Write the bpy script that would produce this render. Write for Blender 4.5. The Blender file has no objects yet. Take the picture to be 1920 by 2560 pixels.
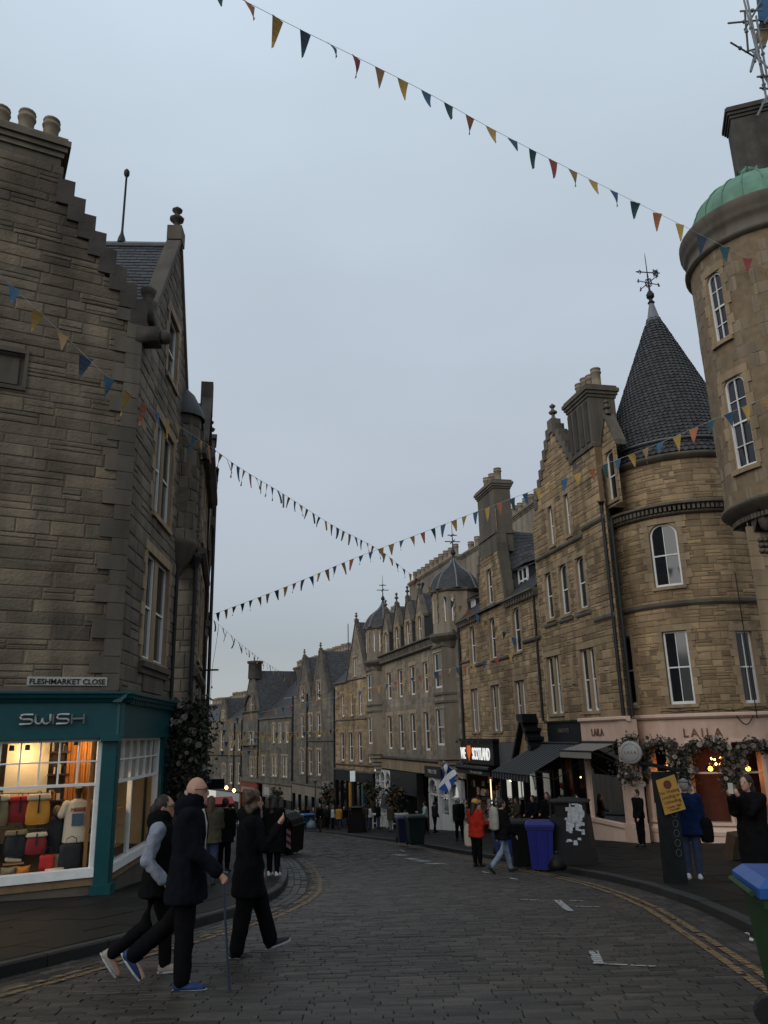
import bpy, math, random
from mathutils import Vector as V, Matrix
random.seed(7)
R=math.radians; rnd=random.random; U=random.uniform
SC=bpy.context.scene; COL=SC.collection
# ------------------------------------------------------------------ camera
FPX=1940.; PITCH=R(15.96); ROLL=R(1.48)
_c,_s=math.cos(PITCH),math.sin(PITCH)
FWD=V((0,_c,_s)); UP0=V((0,-_s,_c)); RT0=V((1,0,0))
CR=RT0*math.cos(ROLL)-UP0*math.sin(ROLL); CU=RT0*math.sin(ROLL)+UP0*math.cos(ROLL)
cd=bpy.data.cameras.new('camera'); cam=bpy.data.objects.new('camera',cd); COL.objects.link(cam)
cam.matrix_world=Matrix(((CR.x,CU.x,-FWD.x,0),(CR.y,CU.y,-FWD.y,0),(CR.z,CU.z,-FWD.z,0),(0,0,0,1)))
cd.sensor_fit='HORIZONTAL'; cd.sensor_width=36; cd.lens=36*FPX/1920; cd.clip_start=.05; cd.clip_end=3000
SC.camera=cam
# ------------------------------------------------------------------ overcast evening sky, soft sun, exposure
W=bpy.data.worlds.new('World'); SC.world=W; W.use_nodes=True
wn=W.node_tree.nodes; wl=W.node_tree.links; wn.clear()
wo=wn.new('ShaderNodeOutputWorld'); bg=wn.new('ShaderNodeBackground'); sky=wn.new('ShaderNodeTexSky')
sky.sky_type='NISHITA'; sky.sun_disc=False; sky.sun_elevation=R(29); sky.sun_rotation=R(218); sky.air_density=1.6; sky.dust_density=4; sky.ozone_density=1.5
hs=wn.new('ShaderNodeHueSaturation'); hs.inputs['Saturation'].default_value=.5; wl.new(sky.outputs[0],hs.inputs['Color'])
tc=wn.new('ShaderNodeTexCoord'); sp=wn.new('ShaderNodeSeparateXYZ'); wl.new(tc.outputs['Generated'],sp.inputs[0])
cr=wn.new('ShaderNodeValToRGB'); wl.new(sp.outputs['Z'],cr.inputs[0])
el=cr.color_ramp.elements; el[0].position=0; el[0].color=(.52,.51,.45,1); el[1].position=1; el[1].color=(.58,.68,.80,1)
for p,c in ((.045,(.40,.43,.435)),(.11,(.345,.39,.425)),(.20,(.38,.43,.49)),(.36,(.425,.48,.555)),(.62,(.49,.575,.66))):
    e=el.new(p); e.color=c+(1,)
nz=wn.new('ShaderNodeTexNoise'); nz.inputs['Scale'].default_value=1.7; nz.inputs['Detail'].default_value=5; nz.inputs['Roughness'].default_value=.45
mp=wn.new('ShaderNodeMapping'); mp.inputs['Scale'].default_value=(1,1,2.6); wl.new(tc.outputs['Generated'],mp.inputs[0]); wl.new(mp.outputs[0],nz.inputs['Vector'])
mr=wn.new('ShaderNodeMapRange'); mr.inputs['From Min'].default_value=.3; mr.inputs['From Max'].default_value=.7; mr.inputs['To Min'].default_value=10.3; mr.inputs['To Max'].default_value=12.2; wl.new(nz.outputs[0],mr.inputs[0])
ml=wn.new('ShaderNodeVectorMath'); ml.operation='SCALE'; wl.new(cr.outputs[0],ml.inputs[0]); wl.new(mr.outputs[0],ml.inputs['Scale'])
mx=wn.new('ShaderNodeMix'); mx.data_type='RGBA'; mx.inputs[0].default_value=.93; wl.new(hs.outputs[0],mx.inputs[6]); wl.new(ml.outputs[0],mx.inputs[7])
wl.new(mx.outputs[2],bg.inputs[0]); bg.inputs[1].default_value=.10; wl.new(bg.outputs[0],wo.inputs[0])
sd=bpy.data.lights.new('sun','SUN'); sd.energy=1.3; sd.angle=R(50); sd.color=(1,.97,.93); sun=bpy.data.objects.new('sun',sd); COL.objects.link(sun)
sun.rotation_euler=V((0,0,-1)).rotation_difference(V((.55,.7,-.5)).normalized()).to_euler()
vs=SC.view_settings; vs.view_transform='Standard'; vs.look='None'; vs.exposure=0; vs.gamma=1; vs.use_curve_mapping=False
# ------------------------------------------------------------------ helpers
def ray(x,y):
    a=(x-960)/FPX; b=(1280-y)/FPX
    return FWD+CR*a+CU*b
def at(x,y,Y):
    r=ray(x,y); return r*(Y/r.y)
def gz(Y): return -1.46-.0873*Y          # the street falls away from the camera
def gpx(x,y,dz=0.):
    r=ray(x,y); return r*((-1.46+dz)/(r.z+.0873*r.y))
PV=.12                                    # pavement height
TMP=bpy.data.scenes.new('workbench'); TVL=TMP.view_layers[0]
def evalmesh(o):
    TMP.collection.objects.link(o); TVL.update(); me=bpy.data.meshes.new_from_object(o.evaluated_get(TVL.depsgraph)); bpy.data.objects.remove(o); return me
MATS={}
def mat(name,col,rough=.8,var=.25,scale=3.,bump=.0,bscale=40.,metal=0.,island=0.,streak=0.,spec=.3,col2=None,emit=None,estr=0.,dirt=0.,stretch=None):
    if name in MATS: return MATS[name]
    m=bpy.data.materials.new(name); m.use_nodes=True; n=m.node_tree.nodes; l=m.node_tree.links
    b=n['Principled BSDF']; b.inputs['Roughness'].default_value=rough; b.inputs['Metallic'].default_value=metal; b.inputs['Specular IOR Level'].default_value=spec
    g=n.new('ShaderNodeNewGeometry')
    def noise(sc,det=5,vec=None,st=None,ro=.55):
        t=n.new('ShaderNodeTexNoise'); t.inputs['Scale'].default_value=sc; t.inputs['Detail'].default_value=det; t.inputs['Roughness'].default_value=ro
        if st:
            q=n.new('ShaderNodeMapping'); q.inputs['Scale'].default_value=st; l.new(g.outputs['Position'],q.inputs[0]); l.new(q.outputs[0],t.inputs['Vector'])
        else: l.new(g.outputs['Position'],t.inputs['Vector'])
        return t.outputs[0]
    c1=col; c2=col2 or tuple(c*(1-var) for c in col)
    mixc=n.new('ShaderNodeMix'); mixc.data_type='RGBA'; mixc.inputs[6].default_value=tuple(c1)+(1,); mixc.inputs[7].default_value=tuple(c2)+(1,)
    mrr=n.new('ShaderNodeMapRange'); mrr.inputs['From Min'].default_value=.32; mrr.inputs['From Max'].default_value=.68
    l.new(noise(scale,6,st=stretch),mrr.inputs[0]); fac=mrr.outputs[0]
    if island:
        oi=n.new('ShaderNodeObjectInfo'); ad=n.new('ShaderNodeMath'); ad.operation='ADD'; l.new(oi.outputs['Random'],ad.inputs[0]); l.new(g.outputs['Random Per Island'],ad.inputs[1])
        fr=n.new('ShaderNodeMath'); fr.operation='FRACT'; l.new(ad.outputs[0],fr.inputs[0])
        mi=n.new('ShaderNodeMix'); mi.data_type='FLOAT'; mi.inputs[0].default_value=.62; l.new(fac,mi.inputs[2]); l.new(fr.outputs[0],mi.inputs[3]); fac=mi.outputs[0]
    l.new(fac,mixc.inputs[0]); out=mixc.outputs[2]
    if island:
        m2=n.new('ShaderNodeMath'); m2.operation='MULTIPLY_ADD'; l.new(fr.outputs[0],m2.inputs[0]); m2.inputs[1].default_value=7.13; m2.inputs[2].default_value=.37
        f2=n.new('ShaderNodeMath'); f2.operation='FRACT'; l.new(m2.outputs[0],f2.inputs[0])
        m3=n.new('ShaderNodeMapRange'); m3.inputs['To Min'].default_value=1-island; m3.inputs['To Max'].default_value=1+island; l.new(f2.outputs[0],m3.inputs[0])
        sc=n.new('ShaderNodeVectorMath'); sc.operation='SCALE'; l.new(out,sc.inputs[0]); l.new(m3.outputs[0],sc.inputs['Scale']); out=sc.outputs[0]
    if streak:
        q=noise(1.,5,st=(1.6,1.6,.22),ro=.6); m4=n.new('ShaderNodeMapRange'); m4.inputs['From Min'].default_value=.42; m4.inputs['From Max'].default_value=.68; m4.inputs['To Min'].default_value=1; m4.inputs['To Max'].default_value=1-streak; l.new(q,m4.inputs[0])
        sc=n.new('ShaderNodeVectorMath'); sc.operation='SCALE'; l.new(out,sc.inputs[0]); l.new(m4.outputs[0],sc.inputs['Scale']); out=sc.outputs[0]
    if dirt:
        q=noise(.35,4); m4=n.new('ShaderNodeMapRange'); m4.inputs['From Min'].default_value=.4; m4.inputs['From Max'].default_value=.62; m4.inputs['To Min'].default_value=1; m4.inputs['To Max'].default_value=1-dirt; l.new(q,m4.inputs[0])
        sc=n.new('ShaderNodeVectorMath'); sc.operation='SCALE'; l.new(out,sc.inputs[0]); l.new(m4.outputs[0],sc.inputs['Scale']); out=sc.outputs[0]
    l.new(out,b.inputs['Base Color'])
    if bump:
        bp=n.new('ShaderNodeBump'); bp.inputs['Strength'].default_value=bump; bp.inputs['Distance'].default_value=.03; l.new(noise(bscale,6,ro=.65),bp.inputs['Height']); l.new(bp.outputs[0],b.inputs['Normal'])
    if emit:
        b.inputs['Emission Color'].default_value=tuple(emit)+(1,); b.inputs['Emission Strength'].default_value=estr
    MATS[name]=m; return m
def clearglass(name,refl=1.45,tint=(1,1,1)):
    m=bpy.data.materials.new(name); m.use_nodes=True; n=m.node_tree.nodes; l=m.node_tree.links; n.clear()
    o=n.new('ShaderNodeOutputMaterial'); t=n.new('ShaderNodeBsdfTransparent'); t.inputs[0].default_value=tint+(1,); g=n.new('ShaderNodeBsdfGlossy'); g.inputs['Roughness'].default_value=.02
    f=n.new('ShaderNodeFresnel'); f.inputs[0].default_value=refl; x=n.new('ShaderNodeMixShader'); l.new(f.outputs[0],x.inputs[0]); l.new(t.outputs[0],x.inputs[1]); l.new(g.outputs[0],x.inputs[2]); l.new(x.outputs[0],o.inputs[0]); MATS[name]=m; return m
class MB:
    def __init__(s): s.v=[]; s.f=[]; s.mi=[]; s.cur=0
    def add(s,vs,fs):
        o=len(s.v); s.v+=[tuple(v) for v in vs]; s.f+=[tuple(i+o for i in f) for f in fs]; s.mi+=[s.cur]*len(fs)
    def quad(s,*p): s.add(p,[tuple(range(len(p)))])
    def hexa(s,p): # p: 8 points, bottom 4 then top 4
        s.add(p,[(0,3,2,1),(4,5,6,7),(0,1,5,4),(1,2,6,5),(2,3,7,6),(3,0,4,7)])
    def box(s,c,h,rz=0.,rx=0.):
        m=Matrix.Translation(V(c))@Matrix.Rotation(rz,4,'Z')@Matrix.Rotation(rx,4,'X')
        s.hexa([m@V((x*h[0],y*h[1],z*h[2])) for z in(-1,1) for x,y in((-1,-1),(1,-1),(1,1),(-1,1))])
    def tube(s,pts,r,n=6,cap=True):
        pts=[V(p) for p in pts]; k=len(pts); rr=r if isinstance(r,(list,tuple)) else [r]*k; vs=[]; fs=[]
        for i,p in enumerate(pts):
            t=(pts[min(i+1,k-1)]-pts[max(i-1,0)]).normalized(); a=t.cross(V((0,0,1)) if abs(t.z)<.92 else V((1,0,0))).normalized(); b=t.cross(a)
            for j in range(n): w=2*math.pi*j/n; vs.append(p+(a*math.cos(w)+b*math.sin(w))*rr[i])
        for i in range(k-1):
            for j in range(n): fs.append((i*n+j,i*n+(j+1)%n,(i+1)*n+(j+1)%n,(i+1)*n+j))
        if cap: fs+=[tuple(range(n)),tuple((k-1)*n+j for j in range(n))]
        s.add(vs,fs)
    def lathe(s,c,prof,n=14,a0=0.,a1=2*math.pi,ax=(0,0,1),el=(1,1)):
        c=V(c); full=abs(a1-a0-2*math.pi)<1e-6; m=n if full else n+1; vs=[]; fs=[]; q=V((0,0,1)).rotation_difference(V(ax))
        for r,z in prof:
            for j in range(m): w=a0+(a1-a0)*j/n; vs.append(c+q@V((r*math.cos(w)*el[0],r*math.sin(w)*el[1],z)))
        for i in range(len(prof)-1):
            for j in range(n): k=(j+1)%m if full else j+1; fs.append((i*m+j,i*m+k,(i+1)*m+k,(i+1)*m+j))
        s.add(vs,fs)
    def prism(s,poly,off):   # poly: list of 3d points, extruded by vector off
        n=len(poly); p=[V(a) for a in poly]; o=V(off)
        s.add(p+[a+o for a in p],[tuple(range(n)),tuple(range(2*n-1,n-1,-1))]+[(i,(i+1)%n,(i+1)%n+n,i+n) for i in range(n)])
    def build(s,name,m,parent=None,smooth=False):
        me=bpy.data.meshes.new(name); me.from_pydata(s.v,[],s.f)
        ms=m if isinstance(m,(list,tuple)) else [m]
        for a in ms: me.materials.append(a)
        if len(ms)>1: me.polygons.foreach_set('material_index',s.mi)
        if smooth: me.polygons.foreach_set('use_smooth',[True]*len(me.polygons))
        me.update(); return link(name,me,parent)
def link(name,me,parent=None,mw=None):
    o=bpy.data.objects.new(name,me); COL.objects.link(o)
    if mw is not None: o.matrix_basis=mw
    if parent is not None:
        o.parent=parent; o.matrix_parent_inverse=WM[parent.name].inverted() if parent.name in WM else Matrix()
    return o
WM={}
def empty(name,loc,label,cat,group=None,rz=0.):
    o=bpy.data.objects.new(name,None); COL.objects.link(o); o.empty_display_size=.2
    o.matrix_basis=Matrix.Translation(V(loc))@Matrix.Rotation(rz,4,'Z'); WM[o.name]=o.matrix_basis.copy()
    return tag(o,label,cat,group)
def tag(o,label,cat,group=None):
    o['label']=label; o['category']=cat
    if group: o['group']=group
    return o
def structure(o): o['kind']='structure'; return o
def stuff(o): o['kind']='stuff'; return o
def text_mesh(body,size,extr=.01,off=0.,align='CENTER',space=1.):
    c=bpy.data.curves.new('lettering','FONT'); c.body=body; c.size=size; c.extrude=extr; c.offset=off; c.align_x=align; c.resolution_u=3; c.space_character=space
    o=bpy.data.objects.new('lettering',c); return evalmesh(o)
def frame_mat(p,x,z):   # matrix with local X along x, local Y along z (text up), local Z = outward
    x=V(x).normalized(); y=V(z).normalized(); n=x.cross(y)
    return Matrix(((x.x,y.x,n.x,p[0]),(x.y,y.y,n.y,p[1]),(x.z,y.z,n.z,p[2]),(0,0,0,1)))
# ------------------------------------------------------------------ facades
class Fac:
    def __init__(s,p0,d):
        s.p=V((p0[0],p0[1],0)); s.u=V((d[0],d[1],0)).normalized(); n=V((s.u.y,-s.u.x,0)); s.n=n if n.dot(s.p)<0 else -n; s.seg=1e9
    def pt(s,a,d,z): return s.p+s.u*a+s.n*d+V((0,0,z))
    def un(s,a): return s.u,s.n
    def px(s,x,y,off=0.):
        r=ray(x,y); t=(s.p+s.n*off).dot(s.n)/r.dot(s.n); q=r*t-s.p; return q.dot(s.u),q.z
    def rect(s,a,b,off=0.):
        p=s.px(*a,off); q=s.px(*b,off); return min(p[0],q[0]),max(p[0],q[0]),min(p[1],q[1]),max(p[1],q[1])
class Cyl:
    def __init__(s,c,r,th0): s.c=V((c[0],c[1],0)); s.r=r; s.th0=R(th0); s.seg=.35
    def th(s,a): return s.th0+a/s.r
    def pt(s,a,d,z): w=s.th(a); return s.c+V((math.cos(w)*(s.r+d),math.sin(w)*(s.r+d),z))
    def un(s,a): w=s.th(a); return V((-math.sin(w),math.cos(w),0)),V((math.cos(w),math.sin(w),0))
    def px(s,x,y,off=0.):
        d=ray(x,y); a=d.x**2+d.y**2; b=-2*(d.x*s.c.x+d.y*s.c.y); c=s.c.x**2+s.c.y**2-(s.r+off)**2; D=max(0,b*b-4*a*c)
        t=(-b-D**.5)/(2*a); p=d*t; w=math.atan2(p.y-s.c.y,p.x-s.c.x)-s.th0; w=(w+math.pi)%(2*math.pi)-math.pi; return w*s.r,p.z
    rect=Fac.rect
def fbox(mb,F,s0,s1,d0,d1,z0,z1):
    k=max(1,int(math.ceil((s1-s0)/F.seg)))
    for i in range(k):
        a=s0+(s1-s0)*i/k; b=s0+(s1-s0)*(i+1)/k
        mb.hexa([F.pt(a,d0,z0),F.pt(b,d0,z0),F.pt(b,d1,z0),F.pt(a,d1,z0),F.pt(a,d0,z1),F.pt(b,d0,z1),F.pt(b,d1,z1),F.pt(a,d1,z1)])
def fprof(mb,F,s0,s1,prof):   # moulding: profile of (d,z) swept along s, closed
    k=max(1,int(math.ceil((s1-s0)/F.seg))); n=len(prof); vs=[]; fs=[]
    for i in range(k+1):
        a=s0+(s1-s0)*i/k; vs+=[F.pt(a,d,z) for d,z in prof]
    for i in range(k):
        for j in range(n): fs.append((i*n+j,i*n+(j+1)%n,(i+1)*n+(j+1)%n,(i+1)*n+j))
    fs+=[tuple(range(n)),tuple(k*n+j for j in range(n))]; mb.add(vs,fs)
def fpoly(mb,F,poly,d0,d1):   # flat polygon in facade coords extruded in depth
    n=len(poly); mb.add([F.pt(a,d0,z) for a,z in poly]+[F.pt(a,d1,z) for a,z in poly],[tuple(range(n)),tuple(range(2*n-1,n-1,-1))]+[(i,(i+1)%n,(i+1)%n+n,i+n) for i in range(n)])
_us=[]
def unit_stones():
    for k in range(5):
        mb=MB(); j=lambda a:U(-a,a); i=.035
        b=[(0,0,0),(1,0,0),(1,0,1),(0,0,1)]; t=[(i+j(.012),1+j(.25),.06+j(.03)),(1-i+j(.012),1+j(.25),.06+j(.03)),(1-i+j(.012),1+j(.25),.94+j(.03)),(i+j(.012),1+j(.25),.94+j(.03))]
        c=(.5+j(.2),1.25+j(.3),.5+j(.2))
        mb.add(b+t+[c],[(0,1,5,4),(1,2,6,5),(2,3,7,6),(3,0,4,7),(4,5,8),(5,6,8),(6,7,8),(7,4,8)])
        me=bpy.data.meshes.new('stone'); me.from_pydata(mb.v,[],mb.f); _us.append(me)
unit_stones(); _ums={}
def umesh(i,m):
    k=(i,m.name)
    if k not in _ums: me=_us[i].copy(); me.materials.append(m); _ums[k]=me
    return _ums[k]
def scan(poly,z):
    xs=[]; n=len(poly)
    for i in range(n):
        (a,za),(b,zb)=poly[i],poly[(i+1)%n]
        if (za<=z)!=(zb<=z): xs.append(a+(b-a)*(z-za)/(zb-za))
    xs.sort(); return list(zip(xs[::2],xs[1::2]))
def stonewall(F,parent,poly,holes,m,mortar,ch=.3,w=(.4,.9),proud=.022,gap=.012,nobj=0,sneck=.25,name='stone',wall='wall',back=.0):
    zs={min(p[1] for p in poly),max(p[1] for p in poly)}
    for h in holes: zs|={h[2],h[3]}
    lo=min(p[1] for p in poly); hi=max(p[1] for p in poly); zs=sorted(z for z in zs if lo<=z<=hi); rows=[]
    zz=[zs[0]]
    for z in zs[1:]:
        if z-zz[-1]>.05: zz.append(z)
        elif z==zs[-1]: zz[-1]=z
    for a,b in zip(zz,zz[1:]):
        k=max(1,round((b-a)/ch)); cut=[a+(b-a)*i/k for i in range(k+1)]
        for i in range(1,k): cut[i]+=U(-.18,.18)*(b-a)/k
        rows+=list(zip(cut,cut[1:]))
    bk=MB(); st=[]
    for a,b in rows:
        zm=(a+b)/2; iv=scan(poly,zm)
        for h in holes:
            if h[2]<zm<h[3]:
                nv=[]
                for x,y in iv:
                    if h[1]<=x or h[0]>=y: nv.append((x,y)); continue
                    if h[0]>x: nv.append((x,h[0]))
                    if h[1]<y: nv.append((h[1],y))
                iv=nv
        for x,y in iv:
            if y-x<.02: continue
            k=max(1,int(math.ceil((y-x)/F.seg)))
            for i in range(k): p=x+(y-x)*i/k; q=x+(y-x)*(i+1)/k; bk.quad(F.pt(p,back,a),F.pt(q,back,a),F.pt(q,back,b),F.pt(p,back,b))
            c=x; first=True
            while c<y-.03:
                ww=U(*w)*(.5 if first and rnd()<.5 else 1); first=False; e=c+ww
                if y-e<w[0]*.5: e=y
                if rnd()<sneck and b-a>.16 and e-c<w[1]*.9:
                    f=a+(b-a)*U(.35,.65); st+=[(c,e,a,f),(c,e,f,b)]
                else: st.append((c,e,a,b))
                c=e
    bk.build(wall,mortar,parent)
    st.sort(key=lambda q:-(q[1]-q[0])*(q[3]-q[2]))
    g=gap/2
    for q in st[:nobj]:
        s0,s1,z0,z1=q[0]+g,q[1]-g,q[2]+g,q[3]-g; u=(F.pt(s1,0,0)-F.pt(s0,0,0)); n=F.un((s0+s1)/2)[1]*(proud*U(.6,1.4)); p=F.pt(s0,back,z0)
        link(name,umesh(random.randrange(5),m),parent,Matrix(((u.x,n.x,0,p.x),(u.y,n.y,0,p.y),(u.z,n.z,z1-z0,p.z),(0,0,0,1))))
    if len(st)>nobj:
        mb=MB()
        for q in st[nobj:]:
            s0,s1,z0,z1=q[0]+g,q[1]-g,q[2]+g,q[3]-g; i=min(.02,(s1-s0)*.2,(z1-z0)*.2)
            if s1-s0<.03 or z1-z0<.03: continue
            d=[proud*U(.6,1.4) for _ in range(4)]
            mb.add([F.pt(s0,back,z0),F.pt(s1,back,z0),F.pt(s1,back,z1),F.pt(s0,back,z1),F.pt(s0+i,back+d[0],z0+i),F.pt(s1-i,back+d[1],z0+i),F.pt(s1-i,back+d[2],z1-i),F.pt(s0+i,back+d[3],z1-i)],[(0,1,5,4),(1,2,6,5),(2,3,7,6),(3,0,4,7),(4,5,6,7)])
        o=mb.build('stonework',m,parent)
        if nobj: o['kind']='stuff'
def arc_corner(F,mb,s,z,r,sx,d0,d1,n=6):  # spandrel filling an upper corner of an opening
    poly=[(s,z)]+[(s+sx*r*(1-math.cos(math.pi/2*i/n)),z-r*(1-math.sin(math.pi/2*i/n))) for i in range(n+1)]
    fpoly(mb,F,poly,d0,d1)
def window(F,parent,rc,arch=0.,depth=.14,sm=None,bars=0,pair=False,margin=.16,fr=.06,sill=True,meet=.5,lintel=.22,tilt=True,curtain=False,transoms=(),surround=True,proud=.04):
    s0,s1,z0,z1=rc; w=s1-s0; mb=MB()
    # dressed margins, reveals, lintel, sill: one stone surround
    if surround:
        z=z0; k=0
        while z<z1-.05:
            h=min(U(.26,.36),z1-z); e=margin*(1.7 if k%2 else 1.)
            fbox(mb,F,s0-e,s0,-.01,proud+U(-.004,.004),z+.004,z+h-.004); fbox(mb,F,s1,s1+e,-.01,proud+U(-.004,.004),z+.004,z+h-.004); z+=h; k+=1
        fbox(mb,F,s0-margin*1.3,s1+margin*1.3,-.01,proud+.006,z1,z1+lintel)
    fbox(mb,F,s0-.02,s0,-depth,-.004,z0,z1); fbox(mb,F,s1,s1+.02,-depth,-.004,z0,z1); fbox(mb,F,s0,s1,-depth,-.004,z1,z1+.02)
    if sill: fbox(mb,F,s0-.1,s1+.1,-depth,.09,z0-.12,z0)
    if arch: arc_corner(F,mb,s0,z1,arch,1,-depth,.0); arc_corner(F,mb,s1,z1,arch,-1,-depth,.0)
    wn_=MB(); d0,d1=-depth-.02,-depth+.04; panes=[]
    cols=[(s0,s1)] if not pair else [(s0,s0+w*.42),(s1-w*.42,s1)]
    if pair: fbox(mb,F,s0+w*.42,s1-w*.42,-depth,-.03,z0,z1)
    for a,b in cols:
        zm=z0+(z1-z0)*meet
        fbox(wn_,F,a,a+fr,d0,d1,z0,z1); fbox(wn_,F,b-fr,b,d0,d1,z0,z1); fbox(wn_,F,a+fr,b-fr,d0,d1,z1-fr,z1); fbox(wn_,F,a+fr,b-fr,d0,d1+.01,z0,z0+fr*1.5)
        fbox(wn_,F,a+fr,b-fr,d0,d1-.008,zm-.025,zm+.025)
        for i in range(bars):
            x=a+(b-a)*(i+1)/(bars+1); fbox(wn_,F,x-.014,x+.014,d0+.01,d1-.012,z0+fr,z1-fr)
        for t in transoms: zt=z0+(z1-z0)*t; fbox(wn_,F,a+fr,b-fr,d0+.01,d1-.014,zt-.012,zt+.012)
        if arch:
            wn_.cur=0
            for sx,x in((1,a),(-1,b)):
                k=6
                for i in range(k):
                    w0,w1=math.pi/2*i/k,math.pi/2*(i+1)/k; ro=min(arch,(b-a)/2)
                    P=lambda w_,r_:(x+sx*(ro-(r_)*math.cos(w_)),z1-ro+r_*math.sin(w_))
                    fpoly(wn_,F,[P(w0,ro),P(w1,ro),P(w1,ro-fr),P(w0,ro-fr)],d0,d1+.004)
        panes+=[(a+fr*.6,b-fr*.6,zm,z1-fr*.5,0),(a+fr*.6,b-fr*.6,z0+fr*.5,zm,-.012)]
    wo_=wn_.build('window',MATS['whitewood'],parent)
    mb.build('window_surround',sm or MATS['dressed'],wo_)
    if not wo_.name in WM: WM[wo_.name]=Matrix()
    for a,b,p,q,dd in panes:
        t1,t2=(U(-.006,.006),U(-.006,.006)) if tilt else (0,0); g=MB(); dg=-depth+.005+dd
        k=max(1,int((b-a)/F.seg)) if F.seg<10 else 1
        for i in range(k): x=a+(b-a)*i/k; y=a+(b-a)*(i+1)/k; g.quad(F.pt(x,dg+t1,p),F.pt(y,dg-t1,p),F.pt(y,dg-t1+t2,q),F.pt(x,dg+t1+t2,q))
        g.build('pane',MATS['darkglass'],wo_)
    if curtain:
        cm=MB(); k=14
        for sd_ in(0,1):
            pts=[]
            for i in range(k+1):
                f=i/k*.34; x=s0+fr+(w-2*fr)*(f if sd_==0 else 1-f); pts.append((x,-depth-.05+.03*math.sin(i*2.3)))
            for (a,da),(b,db) in zip(pts,pts[1:]): cm.quad(F.pt(a,da,z0+.05),F.pt(b,db,z0+.05),F.pt(b,db,z1-.05),F.pt(a,da,z1-.05))
        cm.build('curtain',MATS['curtain'],wo_)
    return wo_
def slates(A,B,C,D,parent,m,rh=.22,rw=.3,name='slates'):  # A,B eave ends, D,C ridge ends above A,B
    A,B,C,D=V(A),V(B),V(C),V(D); n=(B-A).cross(D-A).normalized(); 
    if n.z<0: n=-n
    base=MB(); base.quad(A,B,C,D); ro=base.build('roof',MATS['slate_under'],parent); WM.setdefault(ro.name,Matrix())
    L=((D-A).length+(C-B).length)/2; k=max(2,int(L/rh)); mb=MB()
    for i in range(k):
        f0,f1=i/k,(i+1.15)/k; f1=min(f1,1); a0=A.lerp(D,f0); b0=B.lerp(C,f0); a1=A.lerp(D,f1); b1=B.lerp(C,f1); ww=(b0-a0).length; c=max(1,int(ww/rw)); off=.5 if i%2 else 0
        for j in range(-1,c+1):
            u0=(j+off)/c; u1=(j+off+1)/c; u0=max(0,u0); u1=min(1,u1)
            if u1-u0<.002: continue
            g=.006/max(ww,.1); h=.018+U(0,.008); dr=U(-.012,.012)/max(L,.1)
            p=[a0.lerp(b0,u0+g)-(D-A)*dr,a0.lerp(b0,u1-g)-(D-A)*dr,a1.lerp(b1,u1-g),a1.lerp(b1,u0+g)]
            mb.add([p[0]+n*h,p[1]+n*h,p[2]+n*.004,p[3]+n*.004,p[0]+n*.002,p[1]+n*.002],[(0,1,2,3),(0,1,5,4)])
    o=mb.build(name,m,ro); o['kind']='stuff'; return ro
def pot(parent,p,h=.7,r=.13,m=None):
    mb=MB(); mb.lathe(p,[(r*1.15,0),(r*1.15,h*.08),(r*.95,h*.1),(r,h*.72),(r*1.18,h*.76),(r*1.18,h*.82),(r*1.02,h*.84),(r*1.02,h*.93),(r*1.15,h*.95),(r*1.1,h),(r*.75,h),(r*.75,h*.6),(0,h*.6)],12)
    return mb.build('chimney_pot',m or MATS['clay'],parent,True)
def chimney(F,parent,s0,s1,d0,d1,z0,z1,npots,cap=.35,ph=.7,pr=.13,m=None,along='s',bands=()):
    mb=MB(); fbox(mb,F,s0,s1,d0,d1,z0,z1-cap)
    for i,(e,a,b) in enumerate(((.05,.0,.25),(.11,.25,.5),(.17,.5,.8),(.10,.8,1.))): fbox(mb,F,s0-e,s1+e,d0-e,d1+e,z1-cap+cap*a,z1-cap+cap*b)
    for zb in bands: fbox(mb,F,s0-.07,s1+.07,d0-.07,d1+.07,zb-.1,zb+.06); 
    o=mb.build('chimney',m or MATS['sootstone'],parent); WM.setdefault(o.name,Matrix())
    for i in range(npots):
        f=(i+.5)/npots
        p=F.pt(s0+(s1-s0)*f,(d0+d1)/2,z1-.01) if along=='s' else F.pt((s0+s1)/2,d0+(d1-d0)*f,z1-.01)
        pot(o,p+V((0,0,0)),ph*U(.92,1.08),pr)
    return o
def finial(mb,p,h,r=.12,n=8):
    mb.lathe(p,[(r*.9,0),(r*1.2,h*.06),(r*.5,h*.2),(r*.45,h*.35),(r*1.1,h*.42),(r*1.25,h*.5),(r*.6,h*.58),(r*.35,h*.7),(r*.8,h*.78),(r*.9,h*.84),(r*.3,h*.93),(0,h)],n)
# ------------------------------------------------------------------ materials
mat('dressed',(.34,.25,.155),.85,.3,2.2,.25,30,streak=.35,island=.12)
mat('dressed_grey',(.25,.21,.16),.85,.3,2.2,.25,30,streak=.35,island=.12)
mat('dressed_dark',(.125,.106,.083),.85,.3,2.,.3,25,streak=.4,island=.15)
mat('whitewood',(.68,.68,.66),.5,.12,6)
mat('darkglass',(.012,.014,.017),.06,.2,1.,spec=.6)
mat('curtain',(.35,.33,.29),.9,.2,4)
mat('slate',(.043,.043,.044),.62,.35,3,.2,30,island=.28,spec=.4)
mat('slate_under',(.03,.032,.036),.8)
mat('clay',(.27,.22,.155),.85,.35,5,.15,30,streak=.3)
mat('sootstone',(.08,.07,.06),.9,.4,1.6,.35,18,streak=.4)
mat('lead',(.16,.17,.18),.55,.25,5)
mat('iron',(.016,.017,.019),.6,.2,5,spec=.3)
mat('stone_left',(.25,.195,.135),.92,.45,1.3,1.,14,island=.17,streak=.42,col2=(.13,.107,.083),dirt=.45)
mat('mortar_left',(.15,.12,.087),.95,.3,5,.3,40,dirt=.4)
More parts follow.
